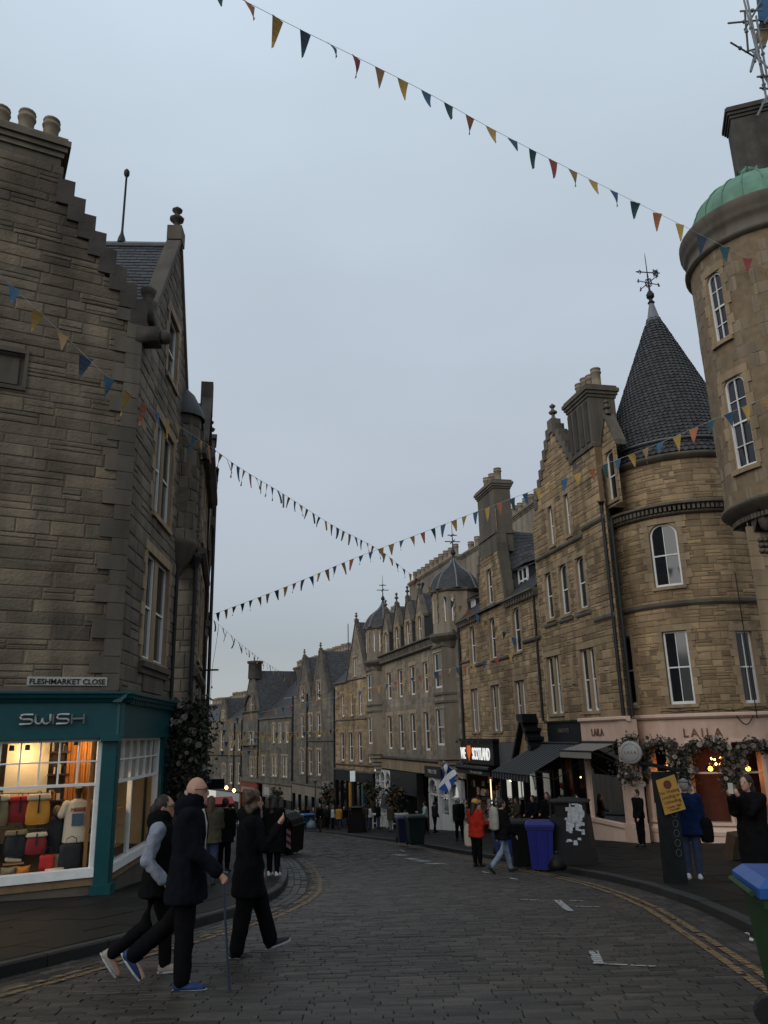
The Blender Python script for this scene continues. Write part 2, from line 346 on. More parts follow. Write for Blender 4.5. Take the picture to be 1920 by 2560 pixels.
mat('stone_side',(.205,.172,.13),.9,.4,1.5,.4,20,island=.2,streak=.35,dirt=.3)
mat('mortar_side',(.13,.11,.085),.95,.3,5)
mat('stone_tan',(.40,.282,.158),.9,.4,1.5,.5,20,island=.26,streak=.42,col2=(.235,.165,.096),dirt=.3)
mat('mortar_tan',(.20,.146,.09),.95,.3,5)
mat('stone_grey',(.27,.222,.165),.9,.4,1.2,.3,20,island=.2,streak=.35,col2=(.18,.152,.118),dirt=.25)
mat('mortar_grey',(.19,.16,.125),.95,.3,5)
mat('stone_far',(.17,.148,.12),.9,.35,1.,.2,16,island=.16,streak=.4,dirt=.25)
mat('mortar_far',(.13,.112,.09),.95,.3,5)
mat('teal',(.004,.06,.066),.42,.18,5,spec=.4)
mat('teal_dark',(.006,.05,.055),.45,.2,5)
mat('cream_wall',(.62,.52,.36),.85,.1,3)
mat('darkwood',(.05,.03,.018),.6,.3,6)
mat('oak',(.34,.17,.065),.55,.35,4,stretch=(6,6,.6))
mat('orange_cloth',(.45,.16,.03),.85,.3,5)
mat('floor_dark',(.06,.05,.04),.7,.3,5)
mat('metal_letter',(.40,.385,.39),.42,.1,8,metal=.2)
mat('signwhite',(.36,.35,.32),.6,.15,10)
mat('black_paint',(.012,.013,.015),.45,.2,6,spec=.15)
clearglass('clearglass',1.35); clearglass('side_glass',1.07)
mat('bulb',(1,.8,.5),.5,0,emit=(1,.72,.38),estr=30)
# ------------------------------------------------------------------ building on the left with the teal corner shop
LW=Fac((-5.35,15.6),(-.8795,-.4759)); SF=Fac((-5.35,15.6),(-.0664,.9978))
B1=empty('corner_building',LW.pt(0,0,-2.72),'tall weathered stone corner building with crow-stepped gable above the teal shop','building')
steps=[(0,9.25)]+[(.18+.245*i,9.60+.367*i) for i in range(7)]
poly=[(0,.93),(6.6,.93),(6.6,9.25)]
top=[(0.,9.25)]
for i in range(7):
    s=.06+.265*i; z=9.32+.367*i; top+=[(s,z),(s+.265,z)]
right=[(1.915,11.8),(1.915,12.5)]
mirror=lambda p:(6.6-p[0],p[1])
poly=[(0,.93),(6.6,.93)]+[mirror(p) for p in top]+[mirror(p) for p in right]+right[::-1]+top[::-1]
niche=LW.rect((-40,874),(53,966))
stonewall(LW,B1,poly,[(2.27,3.1,7.0,7.74)],MATS['stone_left'],MATS['mortar_left'],ch=.25,w=(.32,1.4),proud=.018,gap=.008,nobj=300,sneck=.3)
mb=MB(); 
for i in range(8):
    s=-.10+.25*i; z=9.05+.367*i
    for q in((s,s+.36),(6.6-s-.36,6.6-s)): mb=MB(); fbox(mb,LW,q[0],q[1],-.32,.06+.004*i,z-.1,z+.52); mb.build('crow_step',MATS['sootstone'],B1)
mb=MB(); fbox(mb,LW,2.2,3.17,-.02,.06,6.92,7.0); fbox(mb,LW,2.2,2.27,-.02,.055,7.,7.74); fbox(mb,LW,3.1,3.17,-.02,.055,7.,7.74); fbox(mb,LW,2.2,3.17,-.02,.06,7.74,7.84); fbox(mb,LW,2.27,3.1,-.14,-.1,7.,7.74); fbox(mb,LW,2.36,3.0,-.1,-.07,7.08,7.66)
mb.build('blind_panel',MATS['dressed_dark'],B1)
chimney(LW,B1,1.99,4.61,-.85,.0,11.5,13.2,5,.5,.75,.17,MATS['stone_side'])
# quoins at the corner
z=.95; k=0; 
while z<9.0:
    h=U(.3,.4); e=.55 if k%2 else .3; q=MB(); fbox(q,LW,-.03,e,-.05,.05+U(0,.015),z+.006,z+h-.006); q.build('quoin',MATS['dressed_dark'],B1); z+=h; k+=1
# street-side facade
w1=SF.rect((370,1385),(412,1632)); w2=SF.rect((396,1020),(425,1262)); w3=SF.rect((418,775),(440,930))
w1=(1.75,4.1,1.75,4.2); w2=(1.95,3.85,5.2,7.6); w3=(2.6,3.75,9.1,10.9)
spoly=[(.02,.93),(5.1,.93),(5.1,9.8),(3.3,13.5),(.85,9.75),(.02,9.4)]
hs_=[w1,w2,w3]
stonewall(SF,B1,spoly,hs_,MATS['stone_side'],MATS['mortar_side'],ch=.3,w=(.35,.8),proud=.02,nobj=120,sneck=.1)
for w_,pr in((w1,True),(w2,True),(w3,False)): window(SF,B1,w_,pair=pr,depth=.1,sm=MATS['dressed'],margin=.2)
mb=MB()
def skew(mb,F,a,b,t=.22,d0=-.3,d1=.08):   # coping along a gable edge
    (s0,z0),(s1,z1)=a,b; fpoly(mb,F,[(s0,z0-.02),(s1,z1-.02),(s1,z1+t),(s0,z0+t)],d0,d1)
skew(mb,SF,(.7,9.5),(3.3,13.5)); skew(mb,SF,(3.3,13.5),(5.25,9.5)); fbox(mb,SF,3.05,3.55,-.3,.1,13.4,13.85)
mb.build('gable_coping',MATS['dressed_dark'],B1)
mb=MB(); finial(mb,SF.pt(3.3,-.1,13.8),.85,.17); mb.build('finial',MATS['sootstone'],B1,True); mb=MB(); fbox(mb,SF,.35,.85,-.3,.14,9.3,9.7); mb.lathe(SF.pt(.6,-.05,9.7),[(.2,0),(.22,.2),(.1,.28),(.16,.4),(.2,.52),(.05,.66),(0,.66)],8)
mb.build('finial',MATS['sootstone'],B1,True); mb=MB(); fbox(mb,SF,-.1,.3,-.1,.42,8.55,8.9); mb.lathe(SF.pt(.1,.5,8.72),[(0,-.15),(.14,-.1),(.16,.05),(.1,.15),(0,.17)],8)
mb.build('carved_spout',MATS['sootstone'],B1,True)
ro=slates(SF.pt(.85,-.05,9.85),SF.pt(.85,-6,9.85),SF.pt(3.3,-6,13.3),SF.pt(3.3,-.05,13.3),B1,MATS['slate'],.2,.3)
slates(SF.pt(5.1,-.05,9.85),SF.pt(5.1,-6,9.85),SF.pt(3.3,-6,13.3),SF.pt(3.3,-.05,13.3),B1,MATS['slate'],.25,.35)
mb=MB(); mb.tube([SF.pt(3.3,0,13.36),SF.pt(3.3,-6,13.36)],.09,8); mb.build('ridge_flashing',MATS['lead'],B1)
mb=MB(); p=SF.pt(3.3,-1.6,13.4); mb.lathe(p,[(.13,0),(.1,.15),(.05,.3),(.035,.4),(.03,2.2),(.05,2.22),(.085,2.3),(.085,2.38),(.04,2.46),(0,2.47)],8); mb.build('roof_rod',MATS['iron'],B1,True)
# string course over the shop, street-side ledge
mb=MB(); fbox(mb,LW,.0,6.6,-.02,.05,.92,1.02); fbox(mb,SF,0.1,5.1,-.02,.05,.92,1.02); fbox(mb,SF,1.5,4.3,.0,.16,1.55,1.68); fbox(mb,SF,1.5,4.3,0,.1,1.42,1.55); fbox(mb,SF,1.9,3.9,.0,.06,1.05,1.42)
mb.build('string_course',MATS['dressed_dark'],B1)
mb=MB()
for F,a,b,zz in((SF,4.95,.06,(1.,9.3)),): mb.tube([F.pt(a,b,zz[0]),F.pt(a,b,zz[1])],.05,8)
mb.build('downpipe',MATS['iron'],B1)
# ---- shopfront
SFR=MB(); T=MB()
fbox(T,LW,-.16,6.6,.0,.12,.12,.72); fbox(T,LW,-.16,6.6,.0,.16,.06,.12)
fprof(T,LW,-.3,6.6,[(0,.72),(.16,.72),(.2,.78),(.24,.80),(.26,.86),(.3,.88),(.3,.92),(0,.92)])
fbox(T,SF,-.1,5.3,.0,.12,.12,.72); fbox(T,SF,-.1,5.3,0,.16,.06,.12)
fprof(T,SF,-.2,5.4,[(0,.72),(.16,.72),(.2,.78),(.24,.80),(.26,.86),(.3,.88),(.3,.92),(0,.92)])
T.build('fascia',MATS['teal'],B1)
T=MB(); 
for i in range(24): a=.3+i*.2; T=MB(); fbox(T,SF,a,a+.1,.16,.22,.70,.78); T.build('dentil',MATS['teal_dark'],B1)
T=MB(); fbox(T,LW,-.06,.2,-.2,.1,-2.62,.72); fbox(T,SF,-.02,.22,-.2,.098,-2.62,.715); fbox(T,LW,-.1,.24,-.2,.15,-2.9,-2.52); fbox(T,SF,-.05,.26,-.2,.15,-2.9,-2.53); fbox(T,LW,-.12,.26,.0,.2,.0,.1)
T.build('corner_pillar',MATS['teal'],B1)
T=MB(); fbox(T,SF,4.05,4.3,-.1,.1,-3.1,.06); fbox(T,SF,5.0,5.25,-.1,.1,-3.2,.06); fbox(T,SF,4.3,5.0,-.35,-.3,-3.1,.06); T.build('pilaster',MATS['teal'],B1)
# front window
T=MB(); zt,zb=.06,-2.36
fbox(T,LW,.2,.27,-.1,.03,zb,zt); fbox(T,LW,.27,4.6,-.1,.03,zt-.06,zt); fbox(T,LW,.2,4.6,-.12,.09,zb-.02,zb+.13)
for i in range(13): 
    a=.27+.335*(i+1); fbox(T,LW,a-.014,a+.014,-.06,.0,-.78,zt-.06)
fbox(T,LW,.27,4.6,-.061,.001,-.37,-.343); fbox(T,LW,.27,4.6,-.07,.02,-.80,-.75)
fbox(T,LW,2.5,2.56,-.08,.01,zb,-.78)
FW=T.build('window',MATS['whitewood'],B1); FW['label']='large lit shop window with small upper panes'
for i in range(7):
    for a,b in((-.75,-.37),(-.343,0)):
        q=MB(); s=.27+.335*i; q.quad(LW.pt(s,-.03,a),LW.pt(s+.335,-.03,a),LW.pt(s+.335,-.03,b),LW.pt(s,-.03,b)); q.build('pane',MATS['clearglass'],FW)
q=MB(); q.quad(LW.pt(.27,-.03,zb),LW.pt(2.5,-.03,zb),LW.pt(2.5,-.03,-.78),LW.pt(.27,-.03,-.78)); q.build('pane',MATS['clearglass'],FW)
q=MB(); q.quad(LW.pt(2.56,-.03,zb),LW.pt(4.6,-.03,zb),LW.pt(4.6,-.03,-.0),LW.pt(2.56,-.03,-.0)); q.build('pane',MATS['clearglass'],FW)
T=MB(); fbox(T,LW,.2,6.6,-.1,.05,-2.52,-2.37); T.build('sill_stone',mat('brownstone',(.20,.125,.07),.85,.3,4,.2),B1)
T=MB(); fbox(T,LW,.2,6.6,-.12,.02,-3.,-2.52); fbox(T,SF,.22,5.1,-.12,.02,-4.,-2.52); T.build('stall_riser',MATS['dressed_dark'],B1)
T=MB(); fbox(T,LW,4.6,6.6,-.2,.02,-2.5,.06); T.build('pier',MATS['stone_side'],B1)
# side window
T=MB(); fbox(T,SF,.22,.3,-.1,.03,zb,zt); fbox(T,SF,3.98,4.05,-.1,.03,zb,zt); fbox(T,SF,.3,3.98,-.1,.03,zt-.06,zt); fbox(T,SF,.2,4.05,-.12,.09,zb-.02,zb+.13)
fbox(T,SF,.3,3.98,-.06,.0,-.37,-.343); fbox(T,SF,.3,3.98,-.07,.02,-.80,-.75); fbox(T,SF,1.62,1.69,-.08,.01,zb,-.78)
for i in range(5): a=.3+.62*(i+1); fbox(T,SF,a-.014,a+.014,-.06,0,-.78,zt-.06)
SW_=T.build('window',MATS['whitewood'],B1)
for a,b,p,q_ in((.3,1.62,zb,-.78),(1.69,3.98,zb,-.78),(.3,3.98,-.76,-.36),(.3,3.98,-.35,0)):
    q=MB(); q.quad(SF.pt(a,-.03,p),SF.pt(b,-.03,p),SF.pt(b,-.03,q_),SF.pt(a,-.03,q_)); q.build('pane',MATS['side_glass'],SW_)
q=MB()
for i in range(30):
    a=.32+i*.122; q.quad(SF.pt(a,-.2-.03*(i%2),-.8),SF.pt(a+.115,-.2-.05*((i+1)%2),-.8),SF.pt(a+.115,-.2-.05*((i+1)%2),.05),SF.pt(a,-.2-.03*(i%2),.05))
q.build('blind',mat('blind',(.45,.42,.36),.8,.2,6),SW_)
T=MB(); fbox(T,SF,.22,4.05,-.1,.05,-2.52,-2.37); T.build('sill_stone',MATS['brownstone'],B1)
# room behind the windows
P=[LW.pt(0,-.12,0),LW.pt(4.6,-.12,0),LW.pt(4.6,-3.2,0),V((-9.5,21.5,0)),SF.pt(4.25,-.12,0)]
def wallq(mb,a,b,z0,z1): mb.quad(a+V((0,0,z0)),b+V((0,0,z0)),b+V((0,0,z1)),a+V((0,0,z1)))
q=MB(); wallq(q,P[1],P[2],-2.4,.3); wallq(q,P[2],P[3],-2.4,.3); wallq(q,P[3],P[4],-2.4,.3); q.build('interior_wall',MATS['cream_wall'],B1)
q=MB(); q.quad(*[p+V((0,0,.09)) for p in P]); q.build('interior_ceiling',MATS['cream_wall'],B1)
q=MB(); q.quad(*[p+V((0,0,-2.38)) for p in P]); q.build('interior_floor',MATS['floor_dark'],B1)
# panel, shelves, curtain behind the front window
q=MB(); fbox(q,LW,1.02,1.78,-1.05,-1.0,-1.25,.05); q.build('display_panel',MATS['cream_wall'],B1)
q=MB(); fbox(q,LW,.72,1.02,-1.1,-1.06,-2.3,.05)
for z in(-1.6,-1.1,-.62,-.2): fbox(q,LW,.66,1.03,-1.06,-.8,z,z+.03)
q.build('shelf_unit',MATS['darkwood'],B1)
q=MB()
for i in range(9):
    a=.3+i*.045; q.quad(LW.pt(a,-.5-.35*i/9,-2.3),LW.pt(a+.045,-.55-.35*i/9-.03*(i%2),-2.3),LW.pt(a+.045,-.55-.35*i/9-.03*(i%2),.05),LW.pt(a,-.5-.35*i/9,.05))
q.build('curtain',MATS['orange_cloth'],B1)
q=MB(); fbox(q,LW,.28,.34,-.9,-.3,-2.3,.05); q.build('side_board',MATS['oak'],B1)
q=MB()
for z in(-1.33,-1.68,-2.05): fbox(q,SF,.32,1.6,-.5,-.12,z,z+.025)
q.build('hat_shelf',MATS['oak'],B1)
q=MB(); fbox(q,LW,.3,4.5,-1.,-.13,-2.37,-2.3); q.build('display_floor',MATS['floor_dark'],B1)
# lamps in the shop: the photograph shows them lit
def spot_lamp(p,e,r=.03,label=None,col=(1,.74,.42)):
    o=empty('ceiling_spotlight',p,label,'lamp','spotlights inside the teal shop'); m_=MB(); m_.lathe(p,[(0,.09),(.04,.09),(.05,0),(.045,-.01)],10); m_.build('lamp_housing',MATS['black_paint'],o)
    m_=MB(); m_.lathe(p-V((0,0,.004)),[(0,.0),(.035,0),(.04,.01)],10); m_.build('bulb',MATS['bulb'],o)
    l=bpy.data.lights.new('lamp_light','POINT'); l.energy=e; l.color=col; l.shadow_soft_size=.05; lo=bpy.data.objects.new('lamp_light',l); COL.objects.link(lo); lo.parent=o; lo.matrix_parent_inverse=WM[o.name].inverted(); lo.location=p-V((0,0,.07))
spot_lamp(LW.pt(1.45,-.72,-.12),9,label='ceiling spotlight shining on the cream panel in the teal shop')
spot_lamp(LW.pt(.62,-.35,-.05),8,label='ceiling spotlight above the t-shirt mannequin in the teal shop')
spot_lamp(LW.pt(1.75,-.3,-.12),9,label='ceiling spotlight at the left edge of the teal shop window')
spot_lamp(SF.pt(.9,-.42,-.86),14,label='spotlight above the hat shelves in the teal shop')
spot_lamp(LW.pt(2.6,-1.8,-.1),10,label='ceiling spotlight deep inside the teal shop')
# lettering
def sign_strokes(letters,w,h,r,mx):
    c=MB()
    for pts in letters:
        c.tube([mx@V((x*w,y*h,.02)) for x,y in pts],r,6)
    return c
def rr(pts): return pts
S_=[(.95,.95),(.28,.95),(.1,.88),(.05,.72),(.1,.57),(.28,.5),(.75,.5),(.9,.43),(.95,.28),(.9,.12),(.75,.05),(.02,.05)]
W_=[(.02,.98),(.02,.3),(.1,.1),(.22,.05),(.36,.12),(.42,.3),(.48,.6)]
W2=[(.48,.6),(.48,.3),(.56,.1),(.7,.05),(.86,.12),(.94,.3),(.94,.98)]
I_=[(.1,.98),(.1,.03)]; H_=[[(.05,.98),(.05,.02)],[(.95,.98),(.95,.02)],[(.05,.5),(.95,.5)]]
def swish(mx,w,h,name='lettering'):
    ls=[];cw=w/5.05
    x=0
    for pts,k in((S_,1),(W_,1.08),(W2,0),(I_,.16),(S_,1),(H_,1)):
        if k==0: xx=prev
        else: xx=x; prev=x; x+=cw*(k+.13)
        wd=cw*(1.15 if pts in(W_,W2) else 1)
        for p in(pts if isinstance(pts[0],list) else [pts]): ls.append([(xx+a*wd,b) for a,b in p])
    return sign_strokes(ls,1.,h,.021,mx).build(name,MATS['metal_letter'],B1,True)
p=LW.pt(1.70,.14,.325); swish(frame_mat(p,-LW.u,(0,0,1)),1.2,.19)
p=SF.pt(4.55,.14,.33); swish(frame_mat(p,SF.u,(0,0,1)),.75,.19)
# street name plate
NP=empty('street_sign',LW.pt(.9,.06,1.05),'pale cast street name plate above the teal shop fascia','sign')
q=MB(); fbox(q,LW,.2,1.63,.04,.075,1.04,1.2); q.build('plate',MATS['signwhite'],NP)
me=text_mesh('FLESHMARKET CLOSE',.140,.006,.002); me.materials.append(MATS['black_paint'])
link('lettering',me,NP,frame_mat(LW.pt(.915,.082,1.065),-LW.u,(0,0,1)))
# ------------------------------------------------------------------ ground, road, pavements
mat('sett',(.047,.0395,.031),.5,.4,7,.35,60,island=.4,spec=.28,col2=(.020,.0172,.0142),dirt=.3)
mat('sett_joint',(.015,.0137,.012),.85,.3,8)
mat('kerb',(.018,.017,.016),.6,.3,5,.2,40,island=.2)
mat('flag',(.0125,.0115,.010),.6,.3,1.4,.15,50,island=.15,dirt=.35,spec=.1)
mat('flag_joint',(.018,.017,.016),.9)
mat('yellow_paint',(.175,.11,.048),.7,.45,9)
mat('white_paint',(.30,.29,.28),.7,.35,9)
RK=[(2.6,-2),(3.0,3),(3.7,7),(4.11,10.0),(4.42,12.6),(4.48,14.3),(4.36,16.8),(3.84,19.95),(3.07,24.2),(2.55,27.1),(1.77,30.9),(.53,37.8),(-1.54,46),(-4.44,57.6),(-9,70),(-15,84),(-25,103),(-40,125),(-60,150)]
LK=[(-7.2,-2),(-5.6,4),(-4.6,6.9),(-3.88,8.54),(-3.36,9.95),(-2.78,11.6),(-2.42,12.9),(-2.2,14.5),(-2.15,16.4),(-2.28,18.1),(-2.62,21),(-3.08,24),(-3.6,27),(-4.7,32),(-6.6,39),(-9,46),(-13,58),(-18,70),(-25,84),(-36,103),(-50,125),(-70,150)]
def dens(P,step=.9):
    out=[]
    n=len(P)
    for i in range(n-1):
        p0=V(P[max(i-1,0)]);p1=V(P[i]);p2=V(P[i+1]);p3=V(P[min(i+2,n-1)]); k=max(1,int((p2-p1).length/step))
        for j in range(k):
            t=j/k; out.append(.5*((2*p1)+(p2-p0)*t+(2*p0-5*p1+4*p2-p3)*t*t+(3*p1-p0-3*p2+p3)*t**3))
    out.append(V(P[-1])); return out
rk=dens(RK); lk=dens(LK)
def xat(P,Y):
    for a,b in zip(P,P[1:]):
        if a.y<=Y<=b.y: return a.x+(b.x-a.x)*(Y-a.y)/(b.y-a.y)
    return P[0].x if Y<P[0].y else P[-1].x
def nrm(P,i,sg):
    t=(P[min(i+1,len(P)-1)]-P[max(i-1,0)]).normalized(); return V((t.y,-t.x))*sg
def G(p,dz=0.): return V((p[0],p[1],gz(p[1])+dz))
mb=MB(); mb.quad(V((-400,-60,gz(-60)-.25)),V((400,-60,gz(-60)-.25)),V((400,400,gz(400)-.25)),V((-400,400,gz(400)-.25)))
structure(mb.build('ground',mat('earth',(.05,.048,.045),.9)))
mb=MB()
ys=[-4+i*1.5 for i in range(105)]
for a,b in zip(ys,ys[1:]): mb.quad(G((xat(lk,a)-.4,a),-.011),G((xat(rk,a)+.4,a),-.011),G((xat(rk,b)+.4,b),-.011),G((xat(lk,b)-.4,b),-.011))
ROAD=structure(mb.build('road',MATS['sett_joint']))
# setts: rows across the street
SET=[]; y=4.6
while y<74:
    h=U(.10,.125)*(1 if y<30 else 1.35); tilt=.03
    x=xat(lk,y)+.44; xe=xat(rk,y)-.44
    x+=U(0,.2)
    while x<xe:
        w=U(.19,.38)*(1 if y<30 else 1.4); 
        if x+w>xe+.05: w=xe-x
        if w>.06: SET.append((x,x+w,y,y+h,tilt))
        x+=w
    y+=h
def sett_pt(q,a,b,dz): # a,b in 0..1
    x=q[0]+(q[1]-q[0])*a; yy=q[2]+(q[3]-q[2])*b+q[4]*x; return V((x,yy,gz(yy)+dz))
vis=sorted(range(len(SET)),key=lambda i:(SET[i][2]<6.05,SET[i][2])); near=set(vis[:300])
_sm=[]
for k in range(5):
    m_=MB(); j=lambda a:U(-a,a); i=.012; b=[(0,0,-.02),(1,0,-.02),(1,1,-.02),(0,1,-.02)]
    t=[(i+j(.006),.09+j(.04),j(.003)),(1-i+j(.006),.09+j(.04),j(.003)),(1-i+j(.006),.91+j(.04),j(.003)),(i+j(.006),.91+j(.04),j(.003))]
    m_.add(b+t+[(.5,.5,.006)],[(0,1,5,4),(1,2,6,5),(2,3,7,6),(3,0,4,7),(4,5,8),(5,6,8),(6,7,8),(7,4,8)]); me=bpy.data.meshes.new('sett'); me.from_pydata(m_.v,[],m_.f); me.materials.append(MATS['sett']); _sm.append(me)
mb=MB()
for k,q in enumerate(SET):
    g=.006; dz=U(-.005,.005)
    if k in near:
        p=sett_pt(q,0,0,dz); w=q[1]-q[0]-.006; h=q[3]-q[2]-2*g
        link('sett',_sm[random.randrange(5)],ROAD,Matrix(((w,0,0,p.x+g),(w*q[4],h,0,p.y+g),(-.0873*w*q[4],-.0873*h,1,p.z),(0,0,0,1))))
    else:
        gx=.0025/(q[1]-q[0]); gy=g/(q[3]-q[2]); c=.012; d=.08; z=[dz+U(-.004,.004) for _ in range(4)]
        mb.add([sett_pt(q,gx,gy,-.02),sett_pt(q,1-gx,gy,-.02),sett_pt(q,1-gx,1-gy,-.02),sett_pt(q,gx,1-gy,-.02),sett_pt(q,gx+c,gy+d,z[0]),sett_pt(q,1-gx-c,gy+d,z[1]),sett_pt(q,1-gx-c,1-gy-d,z[2]),sett_pt(q,gx+c,1-gy-d,z[3])],[(0,1,5,4),(1,2,6,5),(2,3,7,6),(3,0,4,7),(4,5,6,7)])
stuff(mb.build('setts',MATS['sett'],ROAD))
# channel setts along both kerbs
def along(P,o0,o1,sg,L,gap,fn,y0,y1,jit=.3):
    s=0; i=0; acc=[]
    pts=[P[i]+nrm(P,i,sg)*0 for i in range(len(P))]
    d=[0]
    for a,b in zip(P,P[1:]): d.append(d[-1]+(b-a).length)
    def ev(t,o):
        k=0
        lo,hi=0,len(d)-2
        while lo<hi:
            m=(lo+hi+1)//2
            if d[m]<=t: lo=m
            else: hi=m-1
        f=(t-d[lo])/max(1e-6,d[lo+1]-d[lo]); n0=nrm(P,lo,sg); n1=nrm(P,lo+1,sg); return P[lo].lerp(P[lo+1],f)+n0.lerp(n1,f)*o
    t=U(0,L)
    while t<d[-1]-L:
        l=L*U(1-jit,1+jit); p=ev(t,0)
        if y0<p.y<y1: fn([ev(t+gap/2,o0+gap/2),ev(t+l-gap/2,o0+gap/2),ev(t+l-gap/2,o1-gap/2),ev(t+gap/2,o1-gap/2)])
        t+=l
mb=MB()
def chan(q):
    z=U(-.012,-.002); c=sum(q,V((0,0)))/4; t=[a.lerp(c,.1) for a in q]
    mb.add([G(a,-.02) for a in q]+[G(a,z) for a in t],[(0,1,5,4),(1,2,6,5),(2,3,7,6),(3,0,4,7),(4,5,6,7)])
for P,sg in((rk,1),(lk,-1)):
    for r in range(3): along(P,-.44+.145*r,-.44+.145*(r+1),sg,.26,.01,chan,3,70)
stuff(mb.build('channel_setts',MATS['sett'],ROAD))
# kerbs and paving slabs
def pavement(name,P,sg,rows,rw,L,y0,y1,wid):
    mb=MB()
    for i in range(len(P)-1):
        a,b=P[i],P[i+1]; na,nb=nrm(P,i,sg),nrm(P,i+1,sg); mb.quad(G(a+na*.1,PV-.018),G(b+nb*.1,PV-.018),G(b+nb*wid,PV-.018),G(a+na*wid,PV-.018))
    pv=structure(mb.build(name,MATS['flag_joint']))
    def kerb(q):
        m_=MB(); z=PV+U(-.004,.006); t=[a.copy() for a in q]; ix=(q[3]-q[0])*.1; t[0]+=ix; t[1]+=ix
        m_.add([G(a,-.1) for a in q]+[G(a,z-.02) for a in q]+[G(a,z) for a in t],[(0,1,5,4),(1,2,6,5),(2,3,7,6),(3,0,4,7),(4,5,9,8),(5,6,10,9),(6,7,11,10),(7,4,8,11),(8,9,10,11)]); m_.build('kerb_stone',MATS['kerb'],pv)
    along(P,0,.16,sg,1.05,.012,kerb,y0,y1,.2)
    SL=[]
    for r in range(rows): along(P,.16+rw*r,.16+rw*(r+1),sg,L,.01,lambda q:SL.append(q),y0,y1,.35)
    SL.sort(key=lambda q:(q[0].y<6 or q[0].x/q[0].y>.5 or q[0].x/q[0].y<-.5,q[0].y)); mb=MB()
    for k,q in enumerate(SL):
        dz=PV+U(-.003,.004); z=[dz+U(-.002,.002) for _ in range(4)]; m_=MB() if k<160 else mb
        m_.add([G(a,PV-.02) for a in q]+[G(a,z[i]) for i,a in enumerate(q)],[(0,1,5,4),(1,2,6,5),(2,3,7,6),(3,0,4,7),(4,5,6,7)])
        if k<160: m_.build('paving_slab',MATS['flag'],pv)
    stuff(mb.build('paving_slabs',MATS['flag'],pv))
pavement('pavement_right',rk,1,13,.62,.85,3.5,75,30)
pavement('pavement_left',lk,-1,12,.62,.85,3.5,45,30)
# paint on the setts: each painted strip is cut to the tops of the stones it crosses
def clip(sub,cl):
    out=sub
    for i in range(len(cl)):
        a,b=cl[i],cl[(i+1)%len(cl)]; inp=out; out=[]
        if not inp: break
        f=lambda p:(b.x-a.x)*(p.y-a.y)-(b.y-a.y)*(p.x-a.x)
        for j in range(len(inp)):
            p,q=inp[j],inp[(j+1)%len(inp)]; fp,fq=f(p),f(q)
            if fp>=0: out.append(p)
            if (fp>=0)!=(fq>=0): out.append(p.lerp(q,fp/(fp-fq)))
    return out
bins_={}
for q in SET: bins_.setdefault(int(q[2]*2),[]).append(q)
def strip(mb,a,b,w,wear=.12,dz=.011):
    a,b=V(a),V(b); t=(b-a).normalized(); n=V((-t.y,t.x))*w/2; qd=[a-n,b-n,b+n,a+n]
    y0=min(p.y for p in qd)-.3; y1=max(p.y for p in qd)+.3; x0=min(p.x for p in qd); x1=max(p.x for p in qd)
    for k in range(int(y0*2)-1,int(y1*2)+2):
        for q in bins_.get(k,()):
            if q[1]<x0 or q[0]>x1 or rnd()<wear: continue
            r=[V(sett_pt(q,u,v,0)[:2]) for u,v in((.04,.08),(.96,.08),(.96,.92),(.04,.92))]
            c=clip(r,qd)
            if len(c)>2: mb.add([G(p,dz) for p in c],[tuple(range(len(c)))])
def offs(P,o,sg,y0,y1): return [P[i]+nrm(P,i,sg)*o for i in range(len(P)) if y0<P[i].y<y1]
for P,sg,lab,y1,oo in((rk,1,'worn double yellow line along the right kerb',60,(-.56,-.72)),(lk,-1,'worn double yellow line curving along the left kerb',26.5,(-.56,-.72))):
    for k_,o in enumerate(oo):
        mb=MB(); L=offs(P,o,sg,4.5,y1)
        for a,b in zip(L,L[1:]): strip(mb,a,b+(b-a)*.02,.085,.06)
        ob=mb.build('yellow_line',MATS['yellow_paint']); tag(ob,lab+(', outer stripe' if k_ else ', stripe nearer the kerb'),'road marking','double yellow lines painted on the setts')
def wmark(lab,segs):
    mb=MB()
    for a,b,w in segs:
        p,q=gpx(*a),gpx(*b); strip(mb,(p.x,p.y),(q.x,q.y),w,.0,.012)
    tag(mb.build('white_marking',MATS['white_paint']),lab,'road marking','white paint marks on the setts')
wmark('white painted L-shaped bay corner mark on the setts near the right yellow lines',[((1484,2380),(1497,2412),.10),((1492,2411),(1640,2419),.05)])
wmark('short thick white painted tick on the setts, middle of the road',[((1393,2252),(1426,2280),.11)])
wmark('thin white dashes left of the white tick on the setts',[((1300,2250),(1348,2252),.07),((1424,2253),(1458,2254),.06),((1440,2268),(1500,2269),.05)])
wmark('faded white lettering on the far setts by the green wheelie bin',[((990,2137),(1010,2140),.35),((1020,2146),(1040,2150),.3),((1045,2152),(1070,2155),.35),((1072,2159),(1100,2161),.4),((1108,2160),(1120,2162),.12),((1000,2126),(1012,2130),.12)])
wmark('small white dash on the setts in front of the person in red',[((1205,2180),(1222,2184),.09)])
wmark('small white dash on the setts between the white tick and the bins',[((1274,2196),(1292,2200),.09)])
